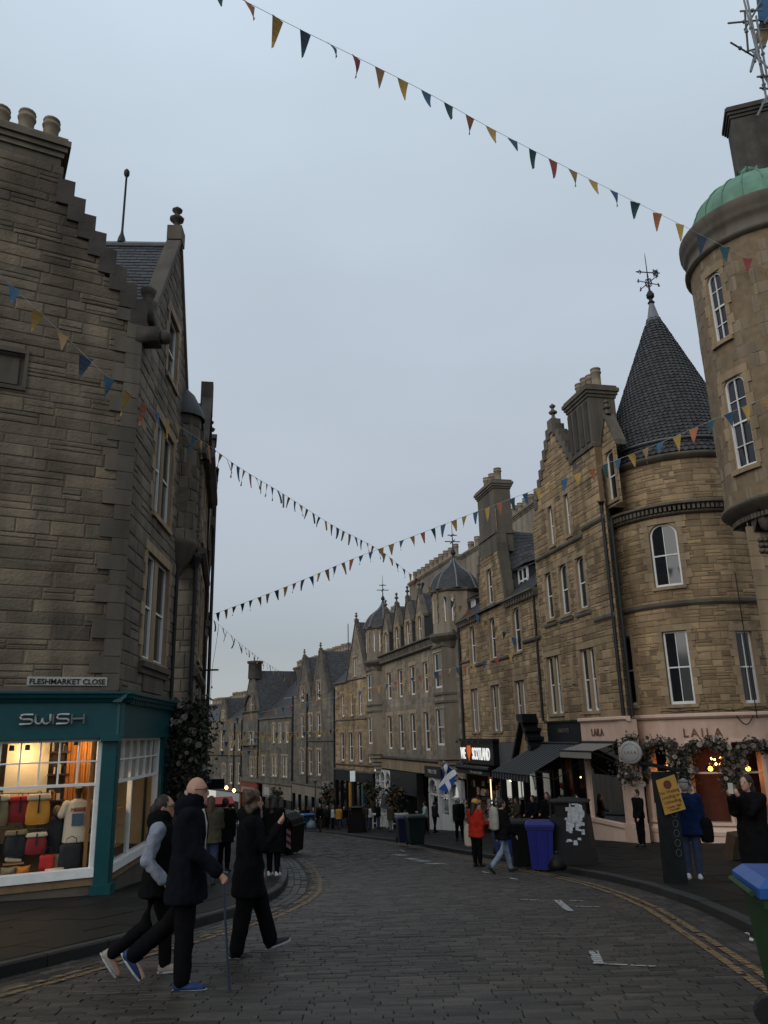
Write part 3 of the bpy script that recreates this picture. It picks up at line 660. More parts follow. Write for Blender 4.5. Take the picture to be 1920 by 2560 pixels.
# ------------------------------------------------------------------ right side of the street
mat('pink',(.60,.415,.32),.7,.12,3,.05,30,streak=.15,dirt=.12)
mat('pink_trim',(.64,.46,.36),.65,.12,3)
mat('shop_black',(.009,.010,.012),.5,.25,5,spec=.12)
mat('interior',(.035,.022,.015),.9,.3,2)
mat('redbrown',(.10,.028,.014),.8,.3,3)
mat('white_shop',(.42,.42,.41),.6,.12,3,streak=.12)
mat('bronze_letter',(.16,.09,.055),.5,.2,8,metal=.3)
mat('copper',(.12,.25,.17),.6,.3,2.5,.1,30,streak=.2)
mat('awning_dark',(.012,.013,.014),.8,.2,4,spec=.1); mat('awning_light',(.07,.073,.073),.8,.2,4)
mat('canopy',(.20,.18,.15),.8,.15,4)
mat('glow',(1,.6,.25),.5,0,emit=(1,.55,.2),estr=9); mat('glow_white',(1,.95,.85),.5,0,emit=(1,.93,.8),estr=7)
TF=Fac((8.7,30.3),(-.2197,.9756))
def bands(F,parent,lst,m,name='string_course'):
    for s0,s1,d,z0,z1 in lst: mb=MB(); fprof(mb,F,s0,s1,[(-.02,z0),(d*.5,z0),(d,z0+(z1-z0)*.4),(d,z1-.02),(d*.8,z1),(-.02,z1)]); mb.build(name,m,parent)
def corbels(F,parent,s0,s1,pitch,d,z0,z1,m,name='dentil'):
    n=int((s1-s0)/pitch); mb=MB()
    for i in range(n): a=s0+i*pitch; fbox(mb,F,a,a+pitch*.5,0,d,z0,z1)
    stuff(mb.build(name+'s',m,parent))
def crow(F,parent,a,b,n,m,t=.22,d0=-.4,d1=.07):
    for i in range(n):
        f0,f1=i/n,(i+1)/n; s0=a[0]+(b[0]-a[0])*f0; s1=a[0]+(b[0]-a[0])*f1; z=a[1]+(b[1]-a[1])*f1
        mb=MB(); lo,hi=min(s0,s1),max(s0,s1); fbox(mb,F,lo-.05,hi+.02,d0,d1+.004*(i%2),z-abs(b[1]-a[1])/n-.06,z+t*.4); mb.build('crow_step',m,parent)
# ---- building with the conical turret
R2=empty('turret_building',TF.pt(0,0,gz(30.3)+PV),'sandstone corner building with conical slate turret over the pink shop','building')
SM=MATS['stone_tan']; MM=MATS['mortar_tan']
w3=[TF.rect((1369,1270),(1389,1359)),TF.rect((1409,1240),(1430,1334))]
w2=[TF.rect((1361,1437),(1387,1544)),TF.rect((1396,1417),(1427,1532)),TF.rect((1438,1398),(1471,1517))]
def room(F,parent,s0,s1,d,z0,z1,m):
    mb=MB(); mb.quad(F.pt(s0,-.12,z0),F.pt(s0,-d,z0),F.pt(s0,-d,z1),F.pt(s0,-.12,z1)); mb.quad(F.pt(s0,-d,z0),F.pt(s1,-d,z0),F.pt(s1,-d,z1),F.pt(s0,-d,z1)); mb.quad(F.pt(s1,-.12,z0),F.pt(s1,-d,z0),F.pt(s1,-d,z1),F.pt(s1,-.12,z1)); mb.quad(F.pt(s0,-.12,z0),F.pt(s1,-.12,z0),F.pt(s1,-d,z0),F.pt(s0,-d,z0)); mb.quad(F.pt(s0,-.12,z1),F.pt(s1,-.12,z1),F.pt(s1,-d,z1),F.pt(s0,-d,z1)); return mb.build('interior',m,parent)
w1=[TF.rect((1366,1644),(1409,1783)),TF.rect((1449,1625),(1500,1776))]
poly=[(-.55,.35),(6.62,.35),(6.62,9.6),(5.9,10.5),(3.6,13.6),(1.85,11.1),(1.85,11.4),(-.2,11.4),(-.2,8.7),(-.55,8.7)]
stonewall(TF,R2,poly,w3+w2+w1,SM,MM,ch=.27,w=(.3,.75),proud=.02,nobj=300,sneck=.3)
for w in w3: window(TF,R2,w,arch=(w[1]-w[0])*.46,margin=.17)
for w in w2: window(TF,R2,w,arch=(w[1]-w[0])*.4,margin=.17)
for w in w1: window(TF,R2,w,pair=True,margin=.17,depth=.15)
mb=MB(); fbox(mb,TF,3.42,3.72,-.04,.07,1.85,2.95); fbox(mb,TF,3.47,3.67,.07,.05+.03,1.95,2.85); mb.build('carved_panel',MATS['dressed'],R2)
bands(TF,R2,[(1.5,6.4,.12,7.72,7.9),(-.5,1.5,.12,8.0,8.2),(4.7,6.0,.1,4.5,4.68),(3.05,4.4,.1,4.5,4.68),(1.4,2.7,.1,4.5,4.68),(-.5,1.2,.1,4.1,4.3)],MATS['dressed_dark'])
crow(TF,R2,(6.1,10.3),(3.85,13.5),8,MATS['dressed_dark']); crow(TF,R2,(1.75,11.2),(3.4,13.5),6,MATS['dressed_dark'])
mb=MB(); fbox(mb,TF,3.38,3.86,-.4,.08,13.3,13.95); finial(mb,TF.pt(3.6,-.15,13.9),.9,.17); mb.build('finial',MATS['dressed_dark'],R2)
chimney(TF,R2,-.15,1.85,-1.2,.02,10.8,14.0,4,.55,.85,.2,MATS['dressed_dark'],bands=(11.3,))
mb=MB()
for i in range(4): a=.02+i*.5; fbox(mb,TF,a,a+.3,.01,.06,11.5,13.3)
mb.build('chimney_panel',MATS['sootstone'],R2)
slates(TF.pt(6.4,-.1,9.9),TF.pt(6.4,-6,9.9),TF.pt(3.6,-6,13.5),TF.pt(3.6,-.1,13.5),R2,MATS['slate']); slates(TF.pt(1.0,-.1,10.2),TF.pt(1.0,-6,10.2),TF.pt(3.6,-6,13.5),TF.pt(3.6,-.1,13.5),R2,MATS['slate'])
_a=TF.pt(-.55,0,0); _b=V((12.47+3.0*math.cos(R(-172)),31.6+3.0*math.sin(R(-172)),0)); RW=Fac(_a[:2],(_b-_a)[:2]); RW.n=V((-RW.u.y,RW.u.x,0)) if V((-RW.u.y,RW.u.x,0)).dot(_a)<0 else V((RW.u.y,-RW.u.x,0))
stonewall(RW,R2,[(0,.35),((_b-_a).length,.35),((_b-_a).length,10.2),(0,10.2)],[],MATS['stone_side'],MM,ch=.27,w=(.3,.6),nobj=0,wall='return_wall')  # darker stone than the facade puts this corner's shadow into the colour
mb=MB(); fbox(mb,RW,0,(_b-_a).length,-.1,.06,-4.7,.35); mb.build('pink_return',MATS['pink'],R2)
mb=MB(); fbox(mb,TF,-.2,-.15,-2.5,-.01,8.6,11.4); mb.build('return_wall',SM,R2); mb=MB(); fbox(mb,TF,6.6,6.64,-8,-.02,0,9.6); mb.build('party_wall',SM,R2)
# half dormer between chimney and turret
mb=MB(); d0=-1.1; 
DW=Fac(TF.pt(-.2,-1.0,0)[:2],(.35,-.94)); dw=(.12,.62,8.75,10.7)
DW=Fac(TF.pt(-.25,-.35,0)[:2],(.2197,-.9756)); dw=(.12,.78,8.75,10.8)
stonewall(DW,R2,[(-.1,8.5),(1.05,8.5),(1.05,11.0),(.47,12.4),(-.1,11.)],[dw],SM,MM,ch=.28,nobj=0)
window(DW,R2,dw,arch=.28,margin=.1,depth=.12)
mb=MB(); skew(mb,DW,(-.2,10.9),(.47,12.3),.18,-.4,.08); skew(mb,DW,(.47,12.3),(1.15,10.9),.18,-.4,.08); finial(mb,DW.pt(.47,-.1,12.4),.7,.14); mb.build('gable_coping',MATS['dressed_dark'],R2)
# turret drum
TC=Cyl((12.47,31.6),3.2,-120); TU=Cyl((12.47,31.6),2.96,-120)
mw=TC.rect((1619,1316),(1709,1462)); lw=[TC.rect((1549,1598),(1585,1762)),TC.rect((1654,1580),(1740,1759)),TC.rect((1836,1577),(1905,1757))]
lw[0]=(TC.px(1547,1680)[0],TC.px(1586,1680)[0],.82,3.45)
stonewall(TC,R2,[(-4.2,.42),(3.2,.42),(3.2,7.8),(-4.2,7.8)],[mw]+lw,SM,MM,ch=.25,w=(.3,.8),proud=.02,nobj=300,sneck=.35)
window(TC,R2,mw,arch=.45,bars=1,margin=.2,depth=.14,curtain=True,fr=.07)
for w in lw: window(TC,R2,w,bars=1,margin=.16,depth=.14,fr=.07)
a,b=TC.px(1534,1440)[0],TC.px(1554,1440)[0]
mb=MB(); fbox(mb,TC,a,b,-.02,.06,5.5,5.58); fbox(mb,TC,a,b,-.02,.06,6.2,6.28); fbox(mb,TC,a,a+.08,-.02,.055,5.58,6.2); fbox(mb,TC,b-.08,b,-.02,.055,5.58,6.2); fbox(mb,TC,a+.08,b-.08,-.02,.03,5.58,6.2); mb.build('carved_panel',MATS['dressed_dark'],R2)
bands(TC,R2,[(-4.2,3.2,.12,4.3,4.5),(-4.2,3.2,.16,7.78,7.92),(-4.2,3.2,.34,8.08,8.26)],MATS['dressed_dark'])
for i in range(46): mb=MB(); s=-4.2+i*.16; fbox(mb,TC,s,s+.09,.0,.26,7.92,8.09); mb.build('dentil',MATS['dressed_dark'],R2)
stonewall(TU,R2,[(-4.2,8.2),(2.6,8.2),(2.6,10.12),(-4.2,10.12)],[],SM,MM,ch=.25,w=(.35,.8),proud=.02,nobj=80,sneck=.3)
mb=MB(); mb.lathe((12.47,31.6,0),[(2.94,10.05),(3.06,10.1),(3.18,10.2),(3.24,10.3),(3.1,10.34)],48); mb.build('eaves_moulding',MATS['dressed_dark'],R2,True)
def coneslates(parent,c,r0,z0,r1,z1,rh,w,name='slates'):
    L=math.hypot(r0-r1,z1-z0); k=int(L/rh); mb=MB(); under=MB(); under.lathe((c[0],c[1],0),[(r0-.02,z0),(r1-.01,z1)],64); ro=under.build('roof',MATS['slate_under'],parent,True)
    for i in range(k):
        f0,f1=i/k,min(1,(i+1.2)/k); ra,za=r0+(r1-r0)*f0,z0+(z1-z0)*f0; rb,zb=r0+(r1-r0)*f1,z0+(z1-z0)*f1; n=max(6,int(2*math.pi*ra/w)); off=.5*(i%2)
        for j in range(n):
            a=2*math.pi*(j+off+.03)/n; b=2*math.pi*(j+off+.97)/n; m=(a+b)/2
            if math.sin(m)>.55: continue
            h=.03+U(0,.012); dz=U(-.012,.012); rp=ra+h
            P=lambda r,w_,z:(c[0]+r*math.cos(w_),c[1]+r*math.sin(w_),z)
            mb.add([P(rp,a,za+.05+dz),P(rp+.004,m,za+dz),P(rp,b,za+.05+dz),P(rb+.006,b,zb),P(rb+.006,a,zb),P(ra,a,za+.05),P(ra,m,za),P(ra,b,za+.05)],[(0,1,2,3,4),(0,1,6,5),(1,2,7,6)])
    stuff(mb.build(name,MATS['slate'],ro)); return ro
coneslates(R2,(12.47,31.6),3.18,10.34,2.84,10.95,.2,.24)
mb=MB(); mb.lathe((12.47,31.6,0),[(2.82,10.92),(3.0,10.95),(3.02,11.02),(2.92,11.05)],48); mb.build('lead_flashing',MATS['lead'],R2,True)
coneslates(R2,(12.47,31.6),3.0,11.03,.22,17.9,.17,.2)
mb=MB(); mb.lathe((12.47,31.6,0),[(.36,17.55),(.25,17.95),(.13,18.5),(.1,18.62)],14); mb.build('lead_cap',MATS['lead'],R2,True)
def weathervane(parent,p,h,name='weathervane',full=True):
    mb=MB(); r=h*.055
    mb.lathe(p,[(r*.7,0),(r*1.1,h*.02),(r*.6,h*.06),(r*.55,h*.09),(r*1.2,h*.13),(r*1.25,h*.17),(r*.9,h*.2),(r*.8,h*.22),(r*.35,h*.25),(r*.22,h*.5),(r*.28,h*.52),(r*.16,h*.6),(r*.12,h*.9),(0,h)],8)
    if full:
        for w in(.35,.35+math.pi/2):
            d=V((math.cos(w),math.sin(w),0))
            c=V(p)+V((0,0,h*.4)); mb.tube([c-d*h*.22,c+d*h*.22],h*.008,5)
            for sg in(-1,1):
                e=c+d*sg*h*.2
                mb.tube([e+V((0,0,-h*.035)),e+V((0,0,h*.035))],h*.009,5); mb.tube([e+d*sg*h*.03+V((0,0,-h*.03)),e+d*sg*h*.0+V((0,0,h*.03))],h*.007,5)
            ring=[c+(d*math.cos(a*.5236)+V((0,0,1))*math.sin(a*.5236))*h*.07 for a in range(13)]; mb.tube(ring,h*.008,5,False)
        c=V(p)+V((0,0,h*.6)); d=V((1,.15,0)).normalized(); mb.tube([c-d*h*.2,c+d*h*.1],h*.01,5); mb.tube([c-d*h*.2,c-d*h*.15],[0,h*.02],5)
        for sg in(-1,1): mb.tube([c-d*h*.1,c-d*h*.14+V((0,0,sg*h*.04))],h*.008,5)
        q=c+d*h*.15; mb.tube([q+(d*math.cos(a*.5236)+V((0,0,1))*math.sin(a*.5236))*h*.045 for a in range(13)],h*.012,5,False); mb.lathe(q-V((0,.01,0)),[(0,0),(h*.03,0),(h*.03,.02),(0,.02)],10,ax=(0,-1,0))
        for a in range(0,12,2): e=(d*math.cos(a*.5236)+V((0,0,1))*math.sin(a*.5236)); mb.tube([q+e*h*.04,q+e*h*.075],[h*.005,h*.012],5)
    else:
        for z,l in((.45,.2),(.62,.12)):
            for d in(V((1,.2,0)),V((-.2,1,0))): c=V(p)+V((0,0,h*z)); mb.tube([c-d*h*l,c+d*h*l],h*.014,5)
    return mb.build(name,MATS['iron'],parent)
weathervane(R2,V((12.47,31.6,18.6)),2.75)
mb=MB(); mb.tube([TF.pt(-.4,.08,.4),TF.pt(-.4,.08,8.6)],.07,8); mb.tube([TF.pt(-.4,.08,8.6),TF.pt(-.45,.1,8.75)],[.07,.16],8); mb.build('downpipe',MATS['iron'],R2)
mb=MB(); mb.tube([TF.pt(-.65,-.15,.4),TF.pt(-.65,-.15,8.)],.06,8); mb.build('downpipe',MATS['iron'],R2)
# ---- pink shopfront under the turret
PC=Cyl((12.47,31.6),3.26,-120); g0=gz(28.2)+PV
ang=lambda a:R(a+120)*3.26
wins=[(ang(-153.5),ang(-139)),(ang(-125),ang(-105)),(ang(-100.5),ang(-82))]
ZB,ZT=-3.2,-.5
mb=MB(); edges=[ang(-182),wins[0][0]-.55]
solid=[(ang(-196),ang(-170)),(ang(-160),wins[0][0]),(wins[0][1],wins[1][0]),(wins[1][1],wins[2][0]),(wins[2][1],3.4)]
for a,b in solid: fbox(mb,PC,a,b,-.35,0,ZB-.1,ZT)
for a,b in wins: fbox(mb,PC,a,b,-.35,0,-4.6,ZB)
for a,b in solid: fbox(mb,PC,a,b,-.35,0,-4.6,ZB-.1)
fbox(mb,PC,ang(-196),3.4,-.35,.0,ZT,.3); 
PS=mb.build('pink_shopfront',MATS['pink'],R2)
bands(PC,R2,[(ang(-196),3.4,.16,.26,.44)],MATS['pink_trim'],'cornice')
mb=MB(); fprof(mb,PC,wins[0][0]-.1,3.4,[(0,-3.62),(.14,-3.62),(.16,-3.5),(.05,-3.36),(0,-3.36)]); fbox(mb,PC,wins[0][0]-.1,3.4,0,.1,-4.6,-3.62); mb.build('plinth',MATS['pink_trim'],R2)
mb=MB(); fbox(mb,PC,ang(-150),3.4,.0,.12,-4.6,-3.95); mb.build('base_course',MATS['dressed_dark'],R2)
for a,b in wins:
    mb=MB(); t=.07
    fbox(mb,PC,a-t,a+t*.3,-.06,.06,ZB,ZT); fbox(mb,PC,b-t*.3,b+t,-.06,.06,ZB,ZT); fbox(mb,PC,a,b,-.06,.06,ZT-.07,ZT+.05); fbox(mb,PC,a-t-.05,b+t+.05,-.06,.1,ZB-.1,ZB); fbox(mb,PC,a,b,-.1,-.04,-1.62,-1.56)
    wo=mb.build('window',MATS['pink_trim'],R2)
    for p,q in((ZB,-1.62),(-1.56,ZT-.07)):
        g=MB(); n=4
        for i in range(n): x=a+(b-a)*i/n; y=a+(b-a)*(i+1)/n; g.quad(PC.pt(x,-.08,p),PC.pt(y,-.08,p),PC.pt(y,-.08,q),PC.pt(x,-.08,q))
        g.build('pane',MATS['clearglass'],wo)
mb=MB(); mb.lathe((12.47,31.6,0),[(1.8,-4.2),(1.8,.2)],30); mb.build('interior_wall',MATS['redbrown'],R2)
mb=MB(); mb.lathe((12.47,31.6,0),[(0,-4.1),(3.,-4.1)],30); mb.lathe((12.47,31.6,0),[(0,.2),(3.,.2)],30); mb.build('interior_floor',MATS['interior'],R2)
def pendant(par,p,r,label,e=6.,col=(1,.55,.2),L=.6):
    o=empty('pendant_lamp',p,label,'lamp','glowing pendant lamps in the pink shop windows')
    m_=MB(); m_.lathe(p,[(0,-r*.55),(r*.35,-r*.45),(r*.5,-r*.1),(r*.3,r*.3),(0,r*.45)],12); m_.build('bulb',MATS['glow'],o,True)
    m_=MB(); m_.lathe(p,[(0,-r),(r*.7,-r*.7),(r,0),(r*.7,r*.7),(r*.2,r)],16); m_.build('glass_globe',GLOBE,o,True)
    m_=MB(); m_.tube([p+V((0,0,r)),p+V((0,0,r+L))],.008,5); m_.build('cord',MATS['iron'],o)
    l=bpy.data.lights.new('lamp_light','POINT'); l.energy=e; l.color=col; l.shadow_soft_size=.06; lo=bpy.data.objects.new('lamp_light',l); COL.objects.link(lo); lo.parent=o; lo.matrix_parent_inverse=WM[o.name].inverted(); lo.location=p+V((0,0,-r*1.2))
LOWG=clearglass('dark_shop_glass',1.08,(.8,.8,.8))
GLOBE=clearglass('amber_globe',1.5,(1,.62,.25))
for k,(x,y,lb) in enumerate(((1668,1918,'leftmost glowing amber globe lamp in the pink shop window'),(1776,1921,'middle glowing amber globe lamp in the pink shop window'),(1870,1921,'rightmost glowing amber globe lamp in the pink shop window'))):
    s,z=PC.px(x,y,-.5); pendant(R2,PC.pt(s,-.5,z),.17,lb,1.8)
mb=MB()
for x,y in((1779,1896),(1786,1898),(1801,1896),(1790,1910),(1801,1911)): s,z=PC.px(x,y,-.9); mb.lathe(PC.pt(s,-.9,z),[(0,-.06),(.05,0),(0,.06)],6)
o=mb.build('string_light',MATS['glow']); tag(o,'cluster of small warm bulbs in the middle pink shop window','lamp'); stuff(o)
me=text_mesh('LAILA',.40,.02,.004,space=1.35); 
# letters bent around the turret front
for v in me.vertices:
    s=ang(-115.5)+v.co.x; q=PC.pt(s,.03+v.co.z,v.co.y-.36); v.co=q
me.materials.append(MATS['bronze_letter']); link('lettering',me,R2)
mb=MB(); 
for i in range(3):
    pts=[PC.pt(ang(-140+i*18+t*5),.06,.52+.03*math.sin(t*2+i)-.0*t) for t in range(11)]; mb.tube(pts,.018,5)
mb.tube([PC.pt(ang(-97+t*1.4),.12,.55-.9*math.sin(min(t,10)/10*math.pi)**1 *.6) for t in range(11)],.02,5)
mb.tube([PC.pt(ang(-83),.15,.2+t*.4) for t in range(14)],.02,5); mb.build('cable',MATS['iron'],R2)
# recessed pink door with menu board, flank pillar
mb=MB(); fbox(mb,PC,ang(-170),ang(-160),-.5,-.45,-4.6,-.5); mb.build('door',MATS['shop_black'],R2)
mb=MB(); fbox(mb,TF,-.62,-.08,-.3,.12,-4.6,.3); fbox(mb,TF,-.68,-.02,-.3,.17,-4.6,-3.3); fbox(mb,TF,-.08,.22,-.3,.1,-4.6,.3); fbox(mb,TF,-.03,.25,-.3,.15,-4.7,-3.35); mb.build('pink_pillar',MATS['pink'],R2)
# ---- pink side window and dark shop along the street face
zc=.3
def pxs(x,y): return TF.px(x,y)[0]
sA=pxs(1541,1830); sB=pxs(1457,1830); sC=pxs(1348,1830)
mb=MB(); fbox(mb,TF,.22,sB,-.2,.08,-.48,.26); mb.build('fascia',MATS['pink'],R2)
bands(TF,R2,[(-.7,sB,.2,.24,.42)],MATS['pink_trim'],'cornice')
mb=MB(); fbox(mb,TF,sB,6.55,-.2,.1,-.62,.3); fbox(mb,TF,sB,6.6,-.2,.2,.3,.36); mb.build('fascia',MATS['shop_black'],R2)
me=text_mesh('LAILA',.38,.015,.004,space=1.05); me.materials.append(MATS['bronze_letter']); link('lettering',me,R2,frame_mat(TF.pt((.3+sB)/2,.1,-.27),-TF.u,(0,0,1)))
me=text_mesh("LALUCHE'S",.22,.01,.008); me.materials.append(mat('dim_letter',(.08,.07,.055),.6)); link('lettering',me,R2,frame_mat(TF.pt(sB+1.6,.12,-.12),-TF.u,(0,0,1)))
mb=MB(); fbox(mb,TF,.22,sB-.1,-.12,.02,-4.75,-3.55); fbox(mb,TF,.22,sB-.1,-.1,.08,-3.55,-3.42); fbox(mb,TF,sB-.1,sB,-.2,.06,-4.8,-.5); fbox(mb,TF,.22,.3,-.1,.05,-3.42,-.5); wo=mb.build('window',MATS['pink_trim'],R2)
g=MB(); g.quad(TF.pt(.3,-.05,-3.42),TF.pt(sB-.1,-.05,-3.42),TF.pt(sB-.1,-.05,-.5),TF.pt(.3,-.05,-.5)); g.build('pane',MATS['clearglass'],wo)
room(TF,R2,.2,sB,1.4,-4.8,.3,MATS['redbrown']); room(TF,R2,sB+.02,6.6,2.2,-5.3,.28,MATS['interior'])
mb=MB(); 
for s in(sB+.05,sB+1.2,sB+2.2,6.45): mb=MB(); fbox(mb,TF,s,s+.1,-.3,.04,-5.2,-.6); mb.build('shop_post',MATS['shop_black'],R2)
mb=MB(); fbox(mb,TF,sB,6.55,-.3,.03,-1.2,-1.1); mb.build('shop_rail',MATS['shop_black'],R2)
g=MB(); g.quad(TF.pt(sB,-.1,-5.),TF.pt(6.55,-.1,-5.),TF.pt(6.55,-.1,-.6),TF.pt(sB,-.1,-.6)); g.build('pane',LOWG,R2)
mb=MB(); fbox(mb,TF,sB+2.3,sB+2.7,-.6,-.5,-5,-1.4); mb.build('orange_panel',mat('orange_panel',(.35,.06,.012),.6,.2,4),R2)
def bulb(p,label,r=.06,e=1.5,grp='small lit bulbs under the striped awning'):
    o=empty('hanging_bulb',p,label,'lamp',grp); m_=MB(); m_.lathe(p,[(0,-r*1.2),(r,-r*.2),(r*.6,r*.7),(0,r)],10); m_.build('bulb',MATS['glow'],o,True); m_=MB(); m_.tube([p+V((0,0,r)),p+V((0,0,.6))],.006,4); m_.build('cord',MATS['iron'],o)
    l=bpy.data.lights.new('lamp_light','POINT'); l.energy=e; l.color=(1,.6,.28); l.shadow_soft_size=.05; lo=bpy.data.objects.new('lamp_light',l); COL.objects.link(lo); lo.parent=o; lo.matrix_parent_inverse=WM[o.name].inverted(); lo.location=p-V((0,0,.15))
for x,y,lb,rr_,e in((1360,1917,'small lit bulb at the outer end of the striped awning',.05,1),(1389,1912,'small lit bulb second from the outer end of the striped awning',.06,1.5),(1443,1921,'brightest bulb hanging beneath the striped awning',.11,3),(1411,1938,'tiny bulb hanging low beneath the striped awning',.035,.5),(1451,1943,'small bulb hanging right below the brightest one',.045,.7)):
    s,z=TF.px(x,y,-.3); bulb(TF.pt(s,-.3,z),lb,rr_,e)
def awning(name,label,F,s0,s1,za,zb,proj,val,m1,m2,n,s0b=None,s1b=None):
    o=empty(name,F.pt((s0+s1)/2,0,zb),label,'awning'); s0b=s0 if s0b is None else s0b; s1b=s1 if s1b is None else s1b
    for k,m_ in enumerate((m1,m2)):
        mb=MB()
        for i in range(n):
            if i%2!=k and m1 is not m2: continue
            f0,f1=i/n,(i+1)/n; p=[F.pt(s0+(s1-s0)*f0,.1,za),F.pt(s0+(s1-s0)*f1,.1,za),F.pt(s0b+(s1b-s0b)*f1,proj,zb),F.pt(s0b+(s1b-s0b)*f0,proj,zb)]
            mb.quad(*p); mb.quad(p[3],p[2],F.pt(s0b+(s1b-s0b)*f1,proj+.02,zb-val),F.pt(s0b+(s1b-s0b)*f0,proj+.02,zb-val))
        if mb.v: mb.build('canopy',m_,o)
        if m1 is m2: break
    mb=MB(); mb.tube([F.pt(s0b,proj,zb),F.pt(s1b,proj,zb)],.035,6); mb.tube([F.pt(s0,.12,za+.03),F.pt(s1,.12,za+.03)],.06,6); mb.build('rail',MATS['iron'],o)
    mb=MB(); 
    for s,t in((s0+.15,s0b+.15),(s1-.15,s1b-.15)): mb.tube([F.pt(s,.1,za-.7),F.pt((s+t)/2,proj*.5,zb-.2),F.pt(t,proj,zb)],.02,5)
    mb.build('arm',MATS['iron'],o); return o
pA=TF.px(1455,1851); pB=TF.px(1350,1852)
awning('striped_awning','large dark grey striped awning sloping out over the pavement','x' and TF,pA[0],pB[0],-.6,-1.75,2.45,.28,MATS['awning_dark'],MATS['awning_light'],26)
awning('cream_awning','small cream awning folded out beside the pink pillar',TF,.35,sB-.15,-.55,-.82,1.15,.26,MATS['canopy'],MATS['canopy'],4)
# ---- lower tan building with the souvenir shop
R3=empty('tan_building',TF.pt(12.5,0,gz(42.5)+PV),'lower tan sandstone building with arched windows above the souvenir shop','building')
SE=18.95
W2=[TF.rect((1174,1568),(1191,1659)),TF.rect((1223,1548),(1243,1644)),TF.rect((1281,1524),(1306,1625))]
P2=[TF.rect((1177,1723),(1201,1828)),TF.rect((1227,1714),(1256,1828)),TF.rect((1287,1703),(1320,1815))]
for L,z0,z1 in((W2,3.83,6.03),(P2,0.,2.42)):
    for i,w in enumerate(L): L[i]=(w[0],w[1],z0,z1)
gw=TF.rect((1216,1427),(1234,1505))
poly=[(6.64,-.6),(SE,-.6),(SE,6.4),(14.9,6.4),(14.9,8.6),(14.2,10.2),(14.2,11.9),(11.4,11.9),(11.3,9.6),(10.9,6.45),(6.64,6.45)]
stonewall(TF,R3,poly,W2+P2+[gw],SM,MM,ch=.27,w=(.3,.8),proud=.02,nobj=240,sneck=.25)
for w in W2+[gw]: window(TF,R3,w,arch=(w[1]-w[0])*.42,margin=.18)
for w in P2: window(TF,R3,w,pair=True,margin=.18,depth=.15)
bands(TF,R3,[(6.64,8.7,.12,4.1,4.28),(10.4,13.,.1,3.62,3.8),(14.4,16.,.1,3.62,3.8),(17.2,SE,.1,4.0,4.15),(12.2,14.4,.14,6.55,6.75)],MATS['dressed_dark'])
for a,b in((6.64,10.9),(14.9,SE)):
    mb=MB(); fbox(mb,TF,a,b,-.05,.26,6.42,6.5); fbox(mb,TF,a,b,-.05,.34,6.5,6.6); mb.build('gutter',MATS['dressed_dark'],R3); corbels(TF,R3,a,b,.35,.24,6.2,6.42,MATS['dressed_dark'],'corbel')
slates(TF.pt(6.64,.2,6.55),TF.pt(SE,.2,6.55),TF.pt(SE,-4.2,10.6),TF.pt(6.64,-4.2,10.6),R3,MATS['slate'])
mb=MB(); mb.tube([TF.pt(6.64,-4.2,10.64),TF.pt(SE,-4.2,10.64)],.1,6); mb.build('ridge_flashing',MATS['lead'],R3)
crow(TF,R3,(10.75,6.6),(11.5,10.4),7,MATS['dressed_dark'],.2,-.5)
crow(TF,R3,(15.0,8.4),(14.2,10.3),4,MATS['dressed_dark'],.2,-.5)
slates(TF.pt(10.9,-.2,6.7),TF.pt(10.9,-3.5,9.6),TF.pt(12.6,-4,10.8),TF.pt(12.0,-.2,10.8),R3,MATS['slate'])
chimney(TF,R3,11.45,14.15,-.95,.04,9.5,13.6,3,.5,.85,.2,MATS['dressed_dark'],bands=(10.6,))
def chim_px(parent,F,a,b,d,thick,zb,n,ph=.75,pr=.15,m=None):
    p,q=F.px(*a,off=d),F.px(*b,off=d); return chimney(F,parent,min(p[0],q[0]),max(p[0],q[0]),d-thick,d,zb,(p[1]+q[1])/2,n,.4,ph,pr,m or MATS['stone_grey'])
chim_px(R3,TF,(1253,1282),(1338,1282),-4.5,.9,8.5,6,.9,.2)
for (a,b) in (((1296,1425),(1323,1478)),((1179,1500),(1190,1548))):
    r=TF.rect(a,b,-.9); s0,s1=r[0],r[1]; z0,z1=r[2],r[3]
    mb=MB(); fbox(mb,TF,s0,s1,-2.8,-.95,z0,z1); mb.build('dormer',MATS['slate_under'],R3)
    mb=MB(); 
    for x in(s0,(s0+s1)/2-.04,s1-.08): fbox(mb,TF,x,x+.09,-.95,-.85,z0,z1)
    for z in(z0,(z0+z1)/2-.03,z1-.09): fbox(mb,TF,s0,s1,-.95,-.852,z,z+.09)
    wo=mb.build('window',MATS['whitewood'],R3); g=MB(); g.quad(TF.pt(s0,-.9,z0),TF.pt(s1,-.9,z0),TF.pt(s1,-.9,z1),TF.pt(s0,-.9,z1)); g.build('pane',MATS['darkglass'],wo)
    slates(TF.pt(s0-.3,-.6,z1+.02),TF.pt(s1+.3,-.6,z1+.02),TF.pt(s1+.2,-2.6,z1+.75),TF.pt(s0-.2,-2.6,z1+.75),R3,MATS['slate'],.2,.3)
mb=MB(); q=TF.px(1330,1478,-1); p=TF.pt(6.9,-.3,6.6); mb.tube([TF.pt(7.2,-3,9.5),TF.pt(7.2,-3,13.9)],.03,5)
for i in range(5): mb.tube([TF.pt(7.0,-3,12.4+i*.28),TF.pt(7.4,-3,12.4+i*.28)],.012,4)
mb.build('aerial',MATS['iron'],R3)
mb=MB(); mb.tube([TF.pt(SE,.08,-1),TF.pt(SE,.08,6.4)],.08,8); mb.build('downpipe',MATS['iron'],R3)
mb=MB(); mb.tube([TF.pt(7.0,.08,.4),TF.pt(7.0,.08,6.3)],.06,8); mb.build('downpipe',MATS['iron'],R3)
